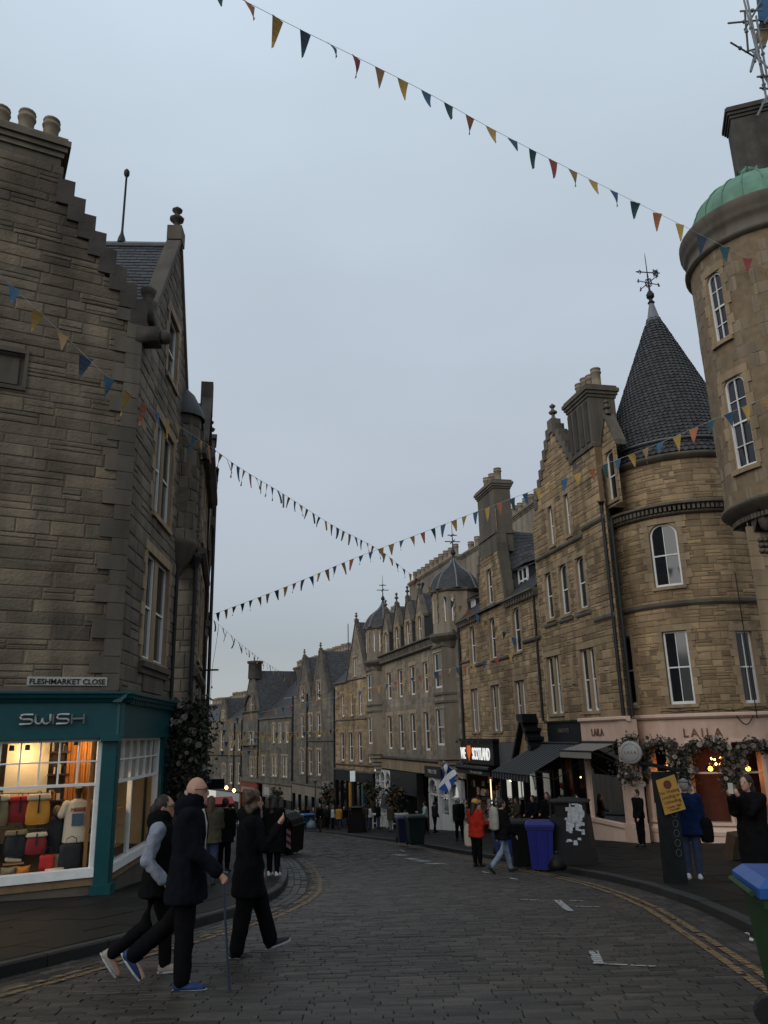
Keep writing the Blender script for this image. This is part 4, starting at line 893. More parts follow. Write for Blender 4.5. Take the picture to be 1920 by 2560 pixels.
# souvenir shop front
SC_=TF.px(1343,1850)[0]
sg=TF.rect((1150,1870),(1246,1912))
mb=MB(); fbox(mb,TF,13.2,SE-.1,-.1,.35,-1.75,-.55); fbox(mb,TF,13.1,SE-.05,-.1,.42,-.55,-.4); mb.build('fascia',MATS['shop_black'],R3)
LETW=mat('lit_letter',(.9,.9,.88),.5,0,emit=(1,.97,.9),estr=.55)
me=text_mesh('WE',.72,.02,.008,'LEFT',.95); me.materials.append(LETW); link('lettering',me,R3,frame_mat(TF.pt(18.75,.38,-1.5),-TF.u,(0,0,1))@Matrix.Diagonal((.82,1.25,1,1)))
me=text_mesh('SCOTLAND',.72,.02,.008,'LEFT',.95); me.materials.append(LETW); link('lettering',me,R3,frame_mat(TF.pt(16.62,.38,-1.5),-TF.u,(0,0,1))@Matrix.Diagonal((.80,1.25,1,1)))
hp=[]
for i in range(24):
    t=2*math.pi*i/24; hp.append((16*math.sin(t)**3/36,(13*math.cos(t)-5*math.cos(2*t)-2*math.cos(3*t)-math.cos(4*t))/30))
mb=MB(); fpoly(mb,TF,[(17.2-x*.75,-1.1+z*.9) for x,z in hp],.36,.4); mb.build('heart',mat('heart',(.6,.12,.02),.6,.3,6,emit=(.8,.12,.01),estr=.45),R3)
me=text_mesh('WE  SCOTLAND',.28,.01,.008); me.materials.append(MATS['signwhite']); link('lettering',me,R3,frame_mat(TF.pt(15.4,.62,-2.22),-TF.u,(0,0,1)))
mb=MB(); fbox(mb,TF,13.2,SE-.1,.0,.6,-2.3,-1.95); mb.tube([TF.pt(13.2,.6,-1.95),TF.pt(SE-.1,.6,-1.95)],.14,8); mb.build('shop_blind',MATS['shop_black'],R3)
mb=MB(); 
for i in range(5): s=14+i*1.0; mb.tube([TF.pt(s,.3,-.42),TF.pt(s,.75,-.38),TF.pt(s,.85,-.5)],.02,5); mb.lathe(TF.pt(s,.85,-.6),[(.09,0),(.06,.1),(0,.13)],8)
mb.build('sign_lamp',MATS['iron'],R3)
mb=MB(); fbox(mb,TF,6.64,13.1,-.1,.05,-1.9,-.6); mb.build('fascia',mat('grey_fascia',(.10,.10,.10),.7,.2,3),R3)
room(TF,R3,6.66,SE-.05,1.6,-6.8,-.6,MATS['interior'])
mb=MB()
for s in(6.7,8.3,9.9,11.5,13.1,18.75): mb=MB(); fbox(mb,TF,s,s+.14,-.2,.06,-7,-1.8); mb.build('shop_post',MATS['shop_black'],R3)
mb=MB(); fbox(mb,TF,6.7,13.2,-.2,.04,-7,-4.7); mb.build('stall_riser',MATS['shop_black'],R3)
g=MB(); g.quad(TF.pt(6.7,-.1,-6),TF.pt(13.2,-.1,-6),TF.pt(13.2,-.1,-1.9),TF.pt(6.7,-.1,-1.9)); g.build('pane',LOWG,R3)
# small gabled porch head between the dark shop and the souvenir shop
gp0=TF.px(1290,1890,.3); 
mb=MB(); a0=TF.px(1292,1890,.5)[0]; a1=TF.px(1345,1880,.5)[0]; s_=min(a0,a1); e_=max(a0,a1)
mid=(s_+e_)/2; fpoly(mb,TF,[(s_,-1.6),(e_,-1.6),(mid,.35)],.1,.5); mb.build('porch_gable',SM,R3)
mb=MB(); skew(mb,TF,(s_-.25,-1.7),(mid,.45),.22,.0,.75); skew(mb,TF,(mid,.45),(e_+.25,-1.7),.22,.0,.75); fbox(mb,TF,mid-.35,mid+.35,.0,.78,.45,.75); mb.build('porch_coping',MATS['shop_black'],R3)
for k in range(5):
    mb=MB(); z=-1.4+k*.4; f=(z+1.7)/2.15; fbox(mb,TF,s_-.25+(mid-s_)*f-.1,s_-.25+(mid-s_)*f+.3,.0,.8,z+.15,z+.3); mb.build('crow_step',MATS['shop_black'],R3)
# ---- right-hand end of the turret building, seen past the drum
mb=MB(); mb.lathe((12.47,31.6,0),[(2.9,-4.6),(2.9,10.2)],40,R(-75),R(200)); mb.build('rear_wall',MATS['stone_tan'],R2)
TR=Fac((13.4,28.75),(.93,.36)); stonewall(TR,R2,[(0,-4.4),(7,-4.4),(7,10.2),(0,10.2)],[(.9,1.9,8.3,10.0)],MATS['stone_tan'],MATS['mortar_tan'],ch=.27,nobj=0); window(TR,R2,(.9,1.9,8.3,10.0),arch=.4,bars=1)
slates(TR.pt(0,.2,10.2),TR.pt(7,.2,10.2),TR.pt(7,-3.5,14),TR.pt(0,-3.5,14),R2,MATS['slate'])
# ---- nearest building on the right: round oriel tower with copper dome
mat('stone_tower',(.31,.24,.165),.88,.35,1.2,.3,25,island=.14,streak=.35,col2=(.205,.155,.105),dirt=.2)
Y1=19.6; ax=at(1921,717,Y1); AX=(ax.x,ax.y); zT=lambda x,y:at(x,y,Y1-1.2).z
TW=Cyl(AX,2.0,-150)
R1=empty('copper_dome_building',(AX[0]+.6,AX[1],gz(Y1)+PV),'stone building with round corner oriel and green copper dome at right edge','building')
ZC=at(1831,1271,Y1).z; ZE=at(1745,660,Y1).z
uw=TW.rect((1764,698),(1826,840)); lwn=TW.rect((1806,958),(1894,1158))
stonewall(TW,R1,[(-3.0,ZC),(3.5,ZC),(3.5,ZE),(-3.0,ZE)],[uw,lwn],MATS['stone_tower'],MATS['mortar_tan'],ch=.42,w=(.5,.95),proud=.01,gap=.008,nobj=120,sneck=0)
for w in(uw,lwn): window(TW,R1,w,arch=.22,bars=1,transoms=(.25,.75),margin=.12,depth=.1,fr=.06,proud=.03)
mb=MB(); mb.lathe(AX+(0,),[(2.0,ZE-.15),(2.14,ZE-.1),(2.14,ZE),(2.05,ZE+.04),(2.03,ZE+.35),(2.1,ZE+.4),(2.12,ZE+.5),(2.15,ZE+.62),(2.2,ZE+.7),(2.2,ZE+.86),(2.2,ZE+.9),(1.95,ZE+.92)],48); mb.build('cornice',MATS['dressed_dark'],R1,True)
zd=ZE+.9; hd=1.75; nd=10
mb=MB(); prof=[(1.88*math.cos(R(90)*i/nd),zd+hd*math.sin(R(90)*i/nd)) for i in range(nd)]; mb.lathe(AX+(0,),prof+[(.2,zd+hd*.99)],40); dm=mb.build('dome',MATS['copper'],R1,True)
for k in range(20):
    w=2*math.pi*k/20
    mb=MB(); mb.tube([(AX[0]+(r+.012)*math.cos(w),AX[1]+(r+.012)*math.sin(w),z+.01) for r,z in prof],.022,4); mb.build('dome_seam',MATS['copper'],dm)
mb=MB(); mb.lathe(AX+(zd+hd-.02,),[(.32,0),(.3,.1),(.18,.16),(.14,.3),(.2,.36),(.24,.46),(.12,.56),(.06,.62),(0,.66)],12)
for k in range(6): w=k*math.pi/3; mb.tube([(AX[0]+.15*math.cos(w),AX[1]+.15*math.sin(w),zd+hd+.3),(AX[0]+.3*math.cos(w),AX[1]+.3*math.sin(w),zd+hd+.42),(AX[0]+.26*math.cos(w),AX[1]+.26*math.sin(w),zd+hd+.22)],.045,5)
mb.build('dome_finial',MATS['copper'],R1,True)
mb=MB(); mb.lathe(AX+(0,),[(1.15,ZC-.75),(1.3,ZC-.7),(1.35,ZC-.55),(1.6,ZC-.45),(1.72,ZC-.3),(1.95,ZC-.22),(2.02,ZC-.12),(2.12,ZC-.06),(2.12,ZC+.02),(2.0,ZC+.06)],48); mb.build('corbel',MATS['dressed_dark'],R1,True)
mb=MB()
for k in range(44): w=R(-200+k*3.4); p=(AX[0]+1.82*math.cos(w),AX[1]+1.82*math.sin(w),ZC-.38); mb.box(p,(.07,.035,.06),w)
stuff(mb.build('dentils',MATS['dressed_dark'],R1))
# walls meeting in the corner below the oriel
cn=at(1868,1326,Y1-.4); C1=(cn.x+.02,cn.y)
FA=Fac(C1,(1,.12)); FB=Fac(C1,(.66,.75)); FB.n=V((-.75,.66,0)).normalized()
stonewall(FA,R1,[(0,ZC-6.2),(6,ZC-6.2),(6,ZC+5.6),(1.2,ZC+5.6),(1.2,ZC-.7),(0,ZC-.7)],[],MATS['stone_tower'],MATS['mortar_tan'],ch=.3,w=(.3,.7),nobj=0)
stonewall(FB,R1,[(0,ZC-6.2),(5,ZC-6.2),(5,ZC+5),(0,ZC-.7)],[],MATS['stone_tower'],MATS['mortar_tan'],ch=.36,nobj=0)
z=ZC-6.2;k=0
while z<ZC-.9:
    h=U(.32,.42); e=.5 if k%2 else .28; q=MB(); fbox(q,FA,-.03,e,-.05,.04+U(0,.01),z+.005,z+h-.005); q.build('quoin',MATS['dressed'],R1); z+=h; k+=1
mb=MB(); fprof(mb,FA,.12,.7,[(0,ZC-.75),(.1,ZC-.75),(.3,ZC-.4),(.42,ZC-.25),(.42,ZC-.15),(0,ZC-.15)]); mb.lathe(FA.pt(.3,.3,ZC-.5),[(0,-.3),(.12,-.2),(.17,0),(.12,.15),(0,.2)],8); mb.build('carved_bracket',MATS['sootstone'],R1,True)
mb=MB()
for k in range(14): mb.lathe(FA.pt(.25+.13*(k%5),.06,ZC-1.25+.14*(k//5)),[(0,-.08),(.07,-.03),(.08,.02),(0,.09)],6,ax=(U(-.4,.4),-1,U(-.4,.4)))
mb.build('carved_ornament',MATS['dressed_dark'],R1,True)
mb=MB(); skew(mb,FA,(1.1,ZE-1.0),(3.6,ZE+2.2),.3,.9,1.5); mb.build('gable_coping',MATS['dressed_dark'],R1)
mb=MB(); fbox(mb,FA,1.4,6,1.0,1.15,ZC+.5,ZE-1.2); mb.build('gable_wall',MATS['stone_tower'],R1)
mb=MB(); fbox(mb,FA,.3,6,.0,.3,ZC-6.5,ZC-5.9); fbox(mb,FA,.1,.9,.3,.5,ZC-6.4,ZC-5.95); mb.build('shop_cornice',MATS['shop_black'],R1)
# chimney behind the dome
CH=Fac(at(1836,330,24.5)[:2],(.95,-.3)); chz=at(1829,300,24.5).z
chimney(CH,R1,-.05,3.0,-1.0,0,chz-6.5,chz+.55,0,.5,m=MATS['sootstone'])
# scaffolding standing above the roof
SCF=empty('scaffolding',(AX[0]+.5,AX[1]+1,ZE+2),'steel tube scaffolding sticking out above the roof at the top right corner','scaffolding')
mat('galv',(.16,.165,.17),.5,.3,8,metal=.5); YS=18.5
segs=[((1860,0),(1900,160)),((1905,0),(1861,75)),((1870,125),(1862,28)),((1850,28),(1905,25)),((1820,58),(1905,50)),((1826,106),(1900,150)),((1877,180),(1905,95)),((1878,125),(1920,170)),((1900,160),(1918,258)),((1920,0),(1876,178)),((1893,192),(1920,190)),((1862,130),(1915,115)),((1900,220),(1920,222)),((1918,240),(1893,290)),((1868,0),(1908,188)),((1890,40),(1930,260)),((1880,75),(1960,70)),((1910,60),(1990,-60)),((1905,180),(1990,330)),((1930,-40),(1935,330))]
for a,b in segs:
    mb=MB(); ya=YS+U(-.5,.5); p,q=at(*a,ya),at(*b,ya+U(-.6,.6)); mb.tube([p,q],.03,6); mb.build('pole',MATS['galv'],SCF)
    mb=MB(); c=p.lerp(q,U(.3,.7)); mb.box(c,(.04,.04,.04),U(0,3)); mb.build('clamp',MATS['galv'],SCF)
mb=MB(); a=[at(x,y,YS+.3) for x,y in((1890,-30),(1935,-30),(1935,60),(1898,50))]; mb.prism(a,(.0,.05,0)); mb.build('blue_sheet',mat('tarp',(.03,.10,.22),.6,.3,4),SCF)
mb=MB(); a=[at(x,y,YS+.6) for x,y in((1888,90),(1912,20),(1935,60),(1912,120))]; mb.prism(a,(.0,.06,0)); mb.build('board',mat('plank',(.25,.18,.10),.8,.3,6),SCF)
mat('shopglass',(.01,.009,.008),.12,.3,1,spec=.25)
# ---- generic helpers for the rows further down
def shopfront(F,parent,s0,s1,zt,zg,n,m,glow=0,fas=.6,fm=None):
    mb=MB(); fbox(mb,F,s0,s1,-.1,.14,zt-fas,zt-.06); mb.build('fascia',fm or m,parent)
    mb=MB(); fbox(mb,F,s0-.05,s1+.05,-.1,.24,zt-.06,zt+.06); mb.build('cornice',MATS['dressed_dark'],parent)
    mb=MB(); w=(s1-s0)/n
    for i in range(n+1): a=s0+w*i; a=min(a,s1-.16); fbox(mb,F,a,a+.16,-.2,.1,zg-1.2,zt-fas)
    for i in range(n): fbox(mb,F,s0+w*i+.16,s0+w*(i+1),-.15,.02,zg-1.2,zg+.5)
    mb.build('shop_frame',m,parent)
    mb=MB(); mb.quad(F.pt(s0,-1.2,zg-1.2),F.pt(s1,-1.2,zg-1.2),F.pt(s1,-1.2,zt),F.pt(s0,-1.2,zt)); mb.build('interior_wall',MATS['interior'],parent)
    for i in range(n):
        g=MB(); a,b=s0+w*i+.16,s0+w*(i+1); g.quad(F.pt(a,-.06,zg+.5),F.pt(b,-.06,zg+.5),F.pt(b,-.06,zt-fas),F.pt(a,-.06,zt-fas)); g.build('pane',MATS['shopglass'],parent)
def gable(F,parent,s0,s1,z0,za,m,mm,steps=0,win=None,depth=4.,fin=.7,back=.0,holes=()):
    mid=(s0+s1)/2
    stonewall(F,parent,[(s0,z0),(s1,z0),(mid+.15,za),(mid-.15,za)],list(holes),m,mm,ch=.32,w=(.4,.8),proud=.012,nobj=0,sneck=.1,name='stone',back=back)
    if steps: crow(F,parent,(s0,z0),(mid-.2,za),steps,MATS['dressed_dark'],.2,-.3,.07+back); crow(F,parent,(s1,z0),(mid+.2,za),steps,MATS['dressed_dark'],.2,-.3,.07+back)
    else: 
        mb=MB(); skew(mb,F,(s0-.1,z0-.1),(mid,za),.16,-.3,.09+back); skew(mb,F,(mid,za),(s1+.1,z0-.1),.16,-.3,.09+back); mb.build('gable_coping',MATS['dressed_dark'],parent)
    if fin: mb=MB(); fbox(mb,F,mid-.17,mid+.17,-.25,.1+back,za-.05,za+.28); finial(mb,F.pt(mid,-.05+back,za+.25),fin,.14); mb.build('finial',MATS['dressed_dark'],parent)
    slates(F.pt(s0,-.1,z0),F.pt(s0,-depth,z0),F.pt(mid,-depth,za),F.pt(mid,-.1,za),parent,MATS['slate']); slates(F.pt(s1,-.1,z0),F.pt(s1,-depth,z0),F.pt(mid,-depth,za),F.pt(mid,-.1,za),parent,MATS['slate'])
def ogee(parent,c,r,z0,h,n=8,m=None):
    mb=MB(); pr=[(1.1,0),(1.08,.03),(1.02,.1),(.96,.22),(.86,.36),(.7,.5),(.48,.62),(.3,.72),(.18,.82),(.1,.92),(.06,1)]
    mb.lathe((c[0],c[1],z0),[(a*r,b*h) for a,b in pr],n); o=mb.build('dome_roof',MATS['slate'],parent)
    for k in range(n):
        w=2*math.pi*k/n; t=MB(); t.tube([(c[0]+a*r*math.cos(w)*1.005,c[1]+a*r*math.sin(w)*1.005,z0+b*h+.02) for a,b in pr],.05 if r>1.2 else .04,5); t.build('lead_hip',MATS['lead'],o)
    t=MB()
    for i in range(14):
        f0,f1=i/14,(i+1.1)/14
        def rr2(f):
            for (a,b),(a2,b2) in zip(pr,pr[1:]):
                if b<=f<=b2: return (a+(a2-a)*(f-b)/(b2-b))*r
            return .06*r
        for k in range(n):
            for j in range(6):
                def P(f,u): 
                    w0,w1=2*math.pi*k/n,2*math.pi*(k+1)/n; q=rr2(min(f,1)); return V((c[0]+q*(math.cos(w0)*(1-u)+math.cos(w1)*u),c[1]+q*(math.sin(w0)*(1-u)+math.sin(w1)*u),z0+min(f,1)*h))
                u0,u1=(j+.5*(i%2))/6,(j+.5*(i%2)+1)/6; u1=min(u1,1)
                nn=V((math.cos(2*math.pi*(k+.5)/n),math.sin(2*math.pi*(k+.5)/n),.3))*.025
                if f1<=.8 and u1>u0: t.quad(P(f0,u0+.01)+nn,P(f0,u1-.01)+nn,P(f1,u1-.01)+nn*.2,P(f1,u0+.01)+nn*.2)
    stuff(t.build('slates',MATS['slate'],o)); return o
# ---- grey building with two ogee-domed bays
F4=Fac((4.53,48.8),(-.266,.964)); R4=empty('domed_grey_building',F4.pt(11,0,gz(59)+PV),'long grey stone building with two ogee-domed bays and a row of gabled dormers','building')
SG,MG=MATS['stone_grey'],MATS['mortar_grey']
up=[];lo=[]
for a,b in((968,979),(996,1007),(1026,1038),(1059,1071),(1091,1104)):
    s=[F4.px(x,1710)[0] for x in(a,b)]; up.append((min(s),max(s),2.72,4.83))
for a,b in((970,981),(998,1010),(1028,1040),(1061,1075),(1094,1107)):
    s=[F4.px(x,1830)[0] for x in(a,b)]; lo.append((min(s),max(s),-1.15,1.4))
stonewall(F4,R4,[(0,-1.75),(22.2,-1.75),(22.2,6.3),(0,6.3)],up+lo,SG,MG,ch=.3,w=(.4,.8),proud=.01,nobj=0,sneck=.15)
for w in up+lo: window(F4,R4,w,margin=.25,sill=False,lintel=.3,depth=.14,fr=.08)
bands(F4,R4,[(3.8,19.3,.3,5.62,5.85),(3.8,19.3,.45,6.2,6.38),(0,22.2,.2,-1.95,-1.7)],MATS['dressed_dark'])
for i in range(38):
    mb=MB(); s=3.9+i*.405; fbox(mb,F4,s,s+.2,0,.3,5.85,6.2); mb.build('corbel',MATS['dressed_dark'],R4)
dx=[(961,968,1580,1631),(988,997,1568,1624),(1016,1025,1556,1613),(1046,1055,1542,1605)]
for k,(a,b,y0,y1) in enumerate(dx):
    s=[F4.px(x,1590)[0] for x in(a,b)]; h=(min(s),max(s),6.45,8.2); m_=(h[0]+h[1])/2
    stonewall(F4,R4,[(m_-1.05,6.3),(m_+1.05,6.3),(m_+1.05,8.2),(m_-1.05,8.2)],[h],SG,MG,ch=.3,nobj=0); window(F4,R4,h,arch=.36,margin=.2,sill=False)
    q=MB(); fbox(q,F4,m_-1.04,m_+1.04,-3.5,-.03,6.35,8.2) if False else None; q.quad(F4.pt(m_-1.05,0,6.3),F4.pt(m_-1.05,-3.5,6.3),F4.pt(m_-1.05,-3.5,8.2),F4.pt(m_-1.05,0,8.2)); q.build('dormer_cheek',MATS['slate'],R4); q=MB(); q.quad(F4.pt(m_+1.05,0,6.3),F4.pt(m_+1.05,-3.5,6.3),F4.pt(m_+1.05,-3.5,8.2),F4.pt(m_+1.05,0,8.2)); q.build('dormer_cheek',MATS['slate'],R4)
    gable(F4,R4,m_-1.05,m_+1.05,8.2,9.9,SG,MG,0,depth=4,fin=.9)
slates(F4.pt(0,0,6.4),F4.pt(22.2,0,6.4),F4.pt(22.2,-4.5,10.2),F4.pt(0,-4.5,10.2),R4,MATS['slate'])
def canted(F,parent,s0,s1,d,zlist,z0,z1,m,mm):
    # three-sided bay: window in the front face, plain cheeks
    c=.45; prof=[(s0,0),(s0+c,d),(s1-c,d),(s1,0)]
    mb=MB(); mb.add([F.pt(s,dd,z0) for s,dd in prof]+[F.pt(s,dd,z1) for s,dd in prof],[(0,1,5,4),(2,3,7,6),(0,1,2,3),(4,5,6,7)]); mb.build('bay_cheek',m,parent)
    FF=Fac(F.pt(s0,d,0)[:2],F.u[:2]); FF.n=F.n
    W=[(c+.12,s1-s0-c-.12,a,b) for a,b in zlist]
    stonewall(FF,parent,[(c,z0),(s1-s0-c,z0),(s1-s0-c,z1),(c,z1)],W,m,mm,ch=.3,w=(.3,.6),proud=.008,nobj=0,sneck=0)
    for w in W: window(FF,parent,w,margin=.08,bars=0,depth=.12,sill=False,fr=.08,lintel=.1)
    # splayed corbel under the bay
    mb=MB()
    for k in range(6):
        e=1-k/6; z=z0-.3*k; pr=[(s0+(1-e)*.9,-.02),(s0+c+(1-e)*.6,d*e+.1),(s1-c-(1-e)*.6,d*e+.1),(s1-(1-e)*.9,-.02)]
        mb.add([F.pt(s,dd,z-.26) for s,dd in pr]+[F.pt(s,dd,z) for s,dd in pr],[(0,1,5,4),(1,2,6,5),(2,3,7,6),(0,1,2,3),(4,5,6,7)])
    mb.build('bay_corbel',MATS['dressed_grey'],parent)
    for z in(zlist[0][1]+.35,zlist[1][0]-.45,zlist[1][1]+.3):
        mb=MB(); pr=[(s0-.05,-.02),(s0+c-.03,d+.1),(s1-c+.03,d+.1),(s1+.05,-.02)]
        mb.add([F.pt(s,dd,z) for s,dd in pr]+[F.pt(s,dd,z+.14) for s,dd in pr],[(0,1,5,4),(1,2,6,5),(2,3,7,6),(0,1,2,3),(4,5,6,7)]); mb.build('string_course',MATS['dressed_dark'],parent)
for s0,s1,lab in((.9,3.6,0),(19.1,21.9,1)):
    canted(F4,R4,s0,s1,.75,[(-.78,1.45),(2.74,4.98)],-1.35,5.7,MATS['stone_grey'],MG)
    mid=(s0+s1)/2-.35; c=F4.pt(mid,-.55,0); r=1.62
    mb=MB(); mb.lathe((c.x,c.y,0),[(1.3,5.2),(1.5,5.55),(1.75,5.75),(1.9,5.9),(1.9,6.05),(r,6.1)],8,R(22.5),R(382.5)); mb.build('turret_corbel',MATS['dressed_dark'],R4)
    mb=MB(); mb.lathe((c.x,c.y,0),[(r,6.05),(r,8.75)],8,R(22.5),R(382.5)); mb.build('turret_wall',MATS['stone_grey'],R4)
    mb=MB(); mb.lathe((c.x,c.y,0),[(r,8.7),(r+.14,8.8),(r+.16,8.92),(r,8.95)],8,R(22.5),R(382.5)); mb.build('turret_eaves',MATS['dressed_dark'],R4)
    for w in(R(202.5),R(247.5)):
        cc=c+V((math.cos(w),math.sin(w),0))*(r*math.cos(R(22.5))+.01); fw=Fac(cc[:2],(-math.sin(w),math.cos(w))); 
        window(fw,R4,(-.28,.28,6.8,8.3),margin=.08,depth=.02,sill=False,fr=.06)
    ogee(R4,c,r,8.9,2.3); weathervane(R4,V((c.x,c.y,11.15)),2.6,full=False)
chim_px(R4,F4,(1022,1424),(1136,1424),-4.5,.9,8.2,10,.95,.22); chim_px(R4,F4,(1152,1372),(1203,1372),-4.2,1.2,8,3,.95,.24)
mb=MB(); p=F4.pt(0.,.3,0); mb.tube([F4.pt(-.1,.1,-1.5),F4.pt(-.1,.1,5.6)],.07,6); mb.tube([F4.pt(-.1,.1,5.6),F4.pt(.3,.3,6.2)],.07,6); mb.build('downpipe',MATS['iron'],R4)
# its shops: pale arched fronts, dark centre shop with curved blind
zg=gz(58)+PV; zt=-1.75
mb=MB(); fbox(mb,F4,0,22.2,-.15,.05,-2.7,-1.9); mb.build('frieze',MATS['dressed'],R4)
def arches(F,parent,s0,s1,n,zt,zg,m):
    w=(s1-s0)/n; mb=MB()
    for i in range(n):
        a,b=s0+w*i,s0+w*(i+1); r=(w-.3)/2
        fbox(mb,F,a,a+.16,-.2,.1,zg-1,zt-r-.1); fbox(mb,F,b-.16,b,-.2,.1,zg-1,zt-r-.1)
        for sx,x in((1,a+.15),(-1,b-.15)): arc_corner(F,mb,x,zt,r,sx,-.2,.06)
        fbox(mb,F,a,a+.15,-.2,.061,zt-r-.1,zt); fbox(mb,F,b-.15,b,-.2,.061,zt-r-.1,zt)
        pts=[F.pt((a+b)/2-math.cos(math.pi*j/10)*r,.09,zt-r+math.sin(math.pi*j/10)*r) for j in range(11)]; mb.tube(pts,.07,6)
        fbox(mb,F,a+.16,b-.16,-.15,.0,zg-1,zg+.75); fbox(mb,F,a+.16,b-.16,-.12,.05,zt-r-.16,zt-r-.08); fbox(mb,F,a,b,-.2,.062,zt,zt+.12)
        g=MB(); g.quad(F.pt(a,-.06,zg),F.pt(b,-.06,zg),F.pt(b,-.06,zt),F.pt(a,-.06,zt)); g.build('pane',MATS['clearglass'],parent)
    mb.build('arcade',m,parent)
arches(F4,R4,16.6,21.6,3,-2.95,zg-.75,MATS['white_shop']); arches(F4,R4,1.0,7.2,3,-2.95,zg+.6,MATS['white_shop'])
room(F4,R4,.02,22.1,1.3,-9,-1.9,MATS['interior'])
mb=MB(); fbox(mb,F4,4.2,7.6,.1,.2,-2.85,-2.15); mb.build('sign_board',MATS['shop_black'],R4)
me=text_mesh('TIME & TIDE',.34,.01,.004); me.materials.append(MATS['signwhite']); link('lettering',me,R4,frame_mat(F4.pt(5.9,.22,-2.6),-F4.u,(0,0,1)))
mb=MB(); fbox(mb,F4,9.2,16.2,-.2,.3,-4.3,-2.75); fbox(mb,F4,9.2,9.5,-.3,.2,-8,-4.3); fbox(mb,F4,12,12.3,-.3,.2,-8,-4.3); fbox(mb,F4,15.9,16.2,-.3,.2,-8,-4.3); mb.build('dark_shopfront',MATS['shop_black'],R4)
g=MB(); g.quad(F4.pt(9.4,-.1,-8),F4.pt(16,-.1,-8),F4.pt(16,-.1,-4.3),F4.pt(9.4,-.1,-4.3)); g.build('pane',MATS['clearglass'],R4)
mb=MB(); pr=[(.2+1.1*math.sin(R(90)*i/6),-5.4+1.1*math.cos(R(90)*i/6)) for i in range(7)]
for (d0,z0),(d1,z1) in zip(pr,pr[1:]): mb.quad(F4.pt(12.6,d0,z0),F4.pt(15.6,d0,z0),F4.pt(15.6,d1,z1),F4.pt(12.6,d1,z1))
for s in(12.6,15.6): mb.add([F4.pt(s,d,z) for d,z in pr]+[F4.pt(s,.2,-5.4)],[tuple(range(8))])
mb.build('curved_blind',MATS['shop_black'],R4)
# ---- tan gabled building
p5=(-1.38,70.21); F5=Fac(p5,(-.3973,.9177)); R5=empty('gabled_tan_building',F5.pt(5,0,gz(75)+PV),'narrow tan stone building with pointed gable and four arched windows','building')
lo=[];up=[]
for a,b in((852,861),(873,883),(896,906),(920,929)): s=[F5.px(x,1865)[0] for x in(a,b)]; lo.append((min(s),max(s),-2.33,.23))
for a,b in((854,861),(875,882),(898,905),(919,927)): s=[F5.px(x,1760)[0] for x in(a,b)]; up.append((min(s),max(s),1.72,3.84))
gh=F5.rect((883,1645),(893,1689))
stonewall(F5,R5,[(0,-3.2),(9.9,-3.2),(9.9,4.9),(0,4.9)],lo+up,MATS['stone_tan'],MATS['mortar_tan'],ch=.3,w=(.4,.8),proud=.01,nobj=0,sneck=.15)
for w in lo: window(F5,R5,w,arch=.4,margin=.2,fr=.08)
for w in up: window(F5,R5,w,margin=.2,fr=.08)
gable(F5,R5,1.3,6.6,4.9,10.3,MATS['stone_grey'],MATS['mortar_tan'],0,depth=5,holes=[gh]); window(F5,R5,gh,pair=True,margin=.1,fr=.06)
slates(F5.pt(-.2,.1,4.95),F5.pt(10.1,.1,4.95),F5.pt(10.1,-4.5,9),F5.pt(-.2,-4.5,9),R5,MATS['slate'])
chimney(F5,R5,0.5,1.6,-3.5,-2,7,10.6,2,.4,.9,.22)
bands(F5,R5,[(0,9.9,.12,-2.75,-2.6),(0,9.9,.1,1.3,1.45),(6.4,10,.2,4.8,5.0)],MATS['dressed_dark'])
shopfront(F5,R5,.1,5.0,-3.2,gz(73)+PV,3,MATS['shop_black'],fas=.9); shopfront(F5,R5,5.2,9.8,-3.1,gz(77)+PV,3,MATS['shop_black'],fas=1.0)
mb=MB(); fbox(mb,F5,5.6,6.1,-.3,.12,-8.4,-4.2); mb.build('orange_pillar',mat('ochre',(.34,.15,.02),.6,.2,3),R5)
mb=MB(); fbox(mb,F5,2.5,2.9,-.3,.12,-8.2,-4.2); mb.build('teal_pillar',MATS['teal'],R5)
mb=MB(); mb.box(F5.pt(3.5,.7,-3.55),(.22,.06,.45),math.atan2(F5.n.y,F5.n.x)+0); o=mb.build('lightbox_sign',mat('lightbox',(.8,.8,.8),.5,.5,9,emit=(.7,.85,.9),estr=.25)); tag(o,'small lit white sign projecting from the tan gabled building','sign')
# ---- grey building with two crow-stepped gables
p6=(-5.32,79.31); F6=Fac(p6,(-.3902,.9207)); R6=empty('crowstep_grey_building',F6.pt(7,0,gz(86)+PV),'grey stone building with two crow-stepped gables and black downpipes','building')
SFm,SFo=MATS['stone_far'],MATS['mortar_far']
wl_=[]
for (a,b),rows in {(752,760):((1874,1934),(1788,1843),(1718,1753)),(772,780):((1874,1936),(1786,1841)),(793,802):((1875,1938),(1784,1841),(1704,1747))}.items():
    for y0,y1 in rows:
        s=[F6.px(x,1850)[0] for x in(a,b)]; z1=F6.px((a+b)/2,y0)[1]; z0=F6.px((a+b)/2,y1)[1]; wl_.append((min(s),max(s),z0,z1))
body=[w for w in wl_ if w[3]<4.5]; top_=[w for w in wl_ if w[3]>=4.5]
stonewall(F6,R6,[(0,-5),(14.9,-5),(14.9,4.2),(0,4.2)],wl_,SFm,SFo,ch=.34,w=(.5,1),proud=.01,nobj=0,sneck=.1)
gable(F6,R6,2.1,7.5,4.2,8.7,SFm,SFo,9,holes=top_,depth=6); gable(F6,R6,8.0,13.4,4.2,8.6,SFm,SFo,9,holes=top_,depth=6)
for w in wl_: window(F6,R6,w,margin=.2,fr=.09)
slates(F6.pt(0,0,4.2),F6.pt(14.9,0,4.2),F6.pt(14.9,-4.5,7.4),F6.pt(0,-4.5,7.4),R6,MATS['slate'])
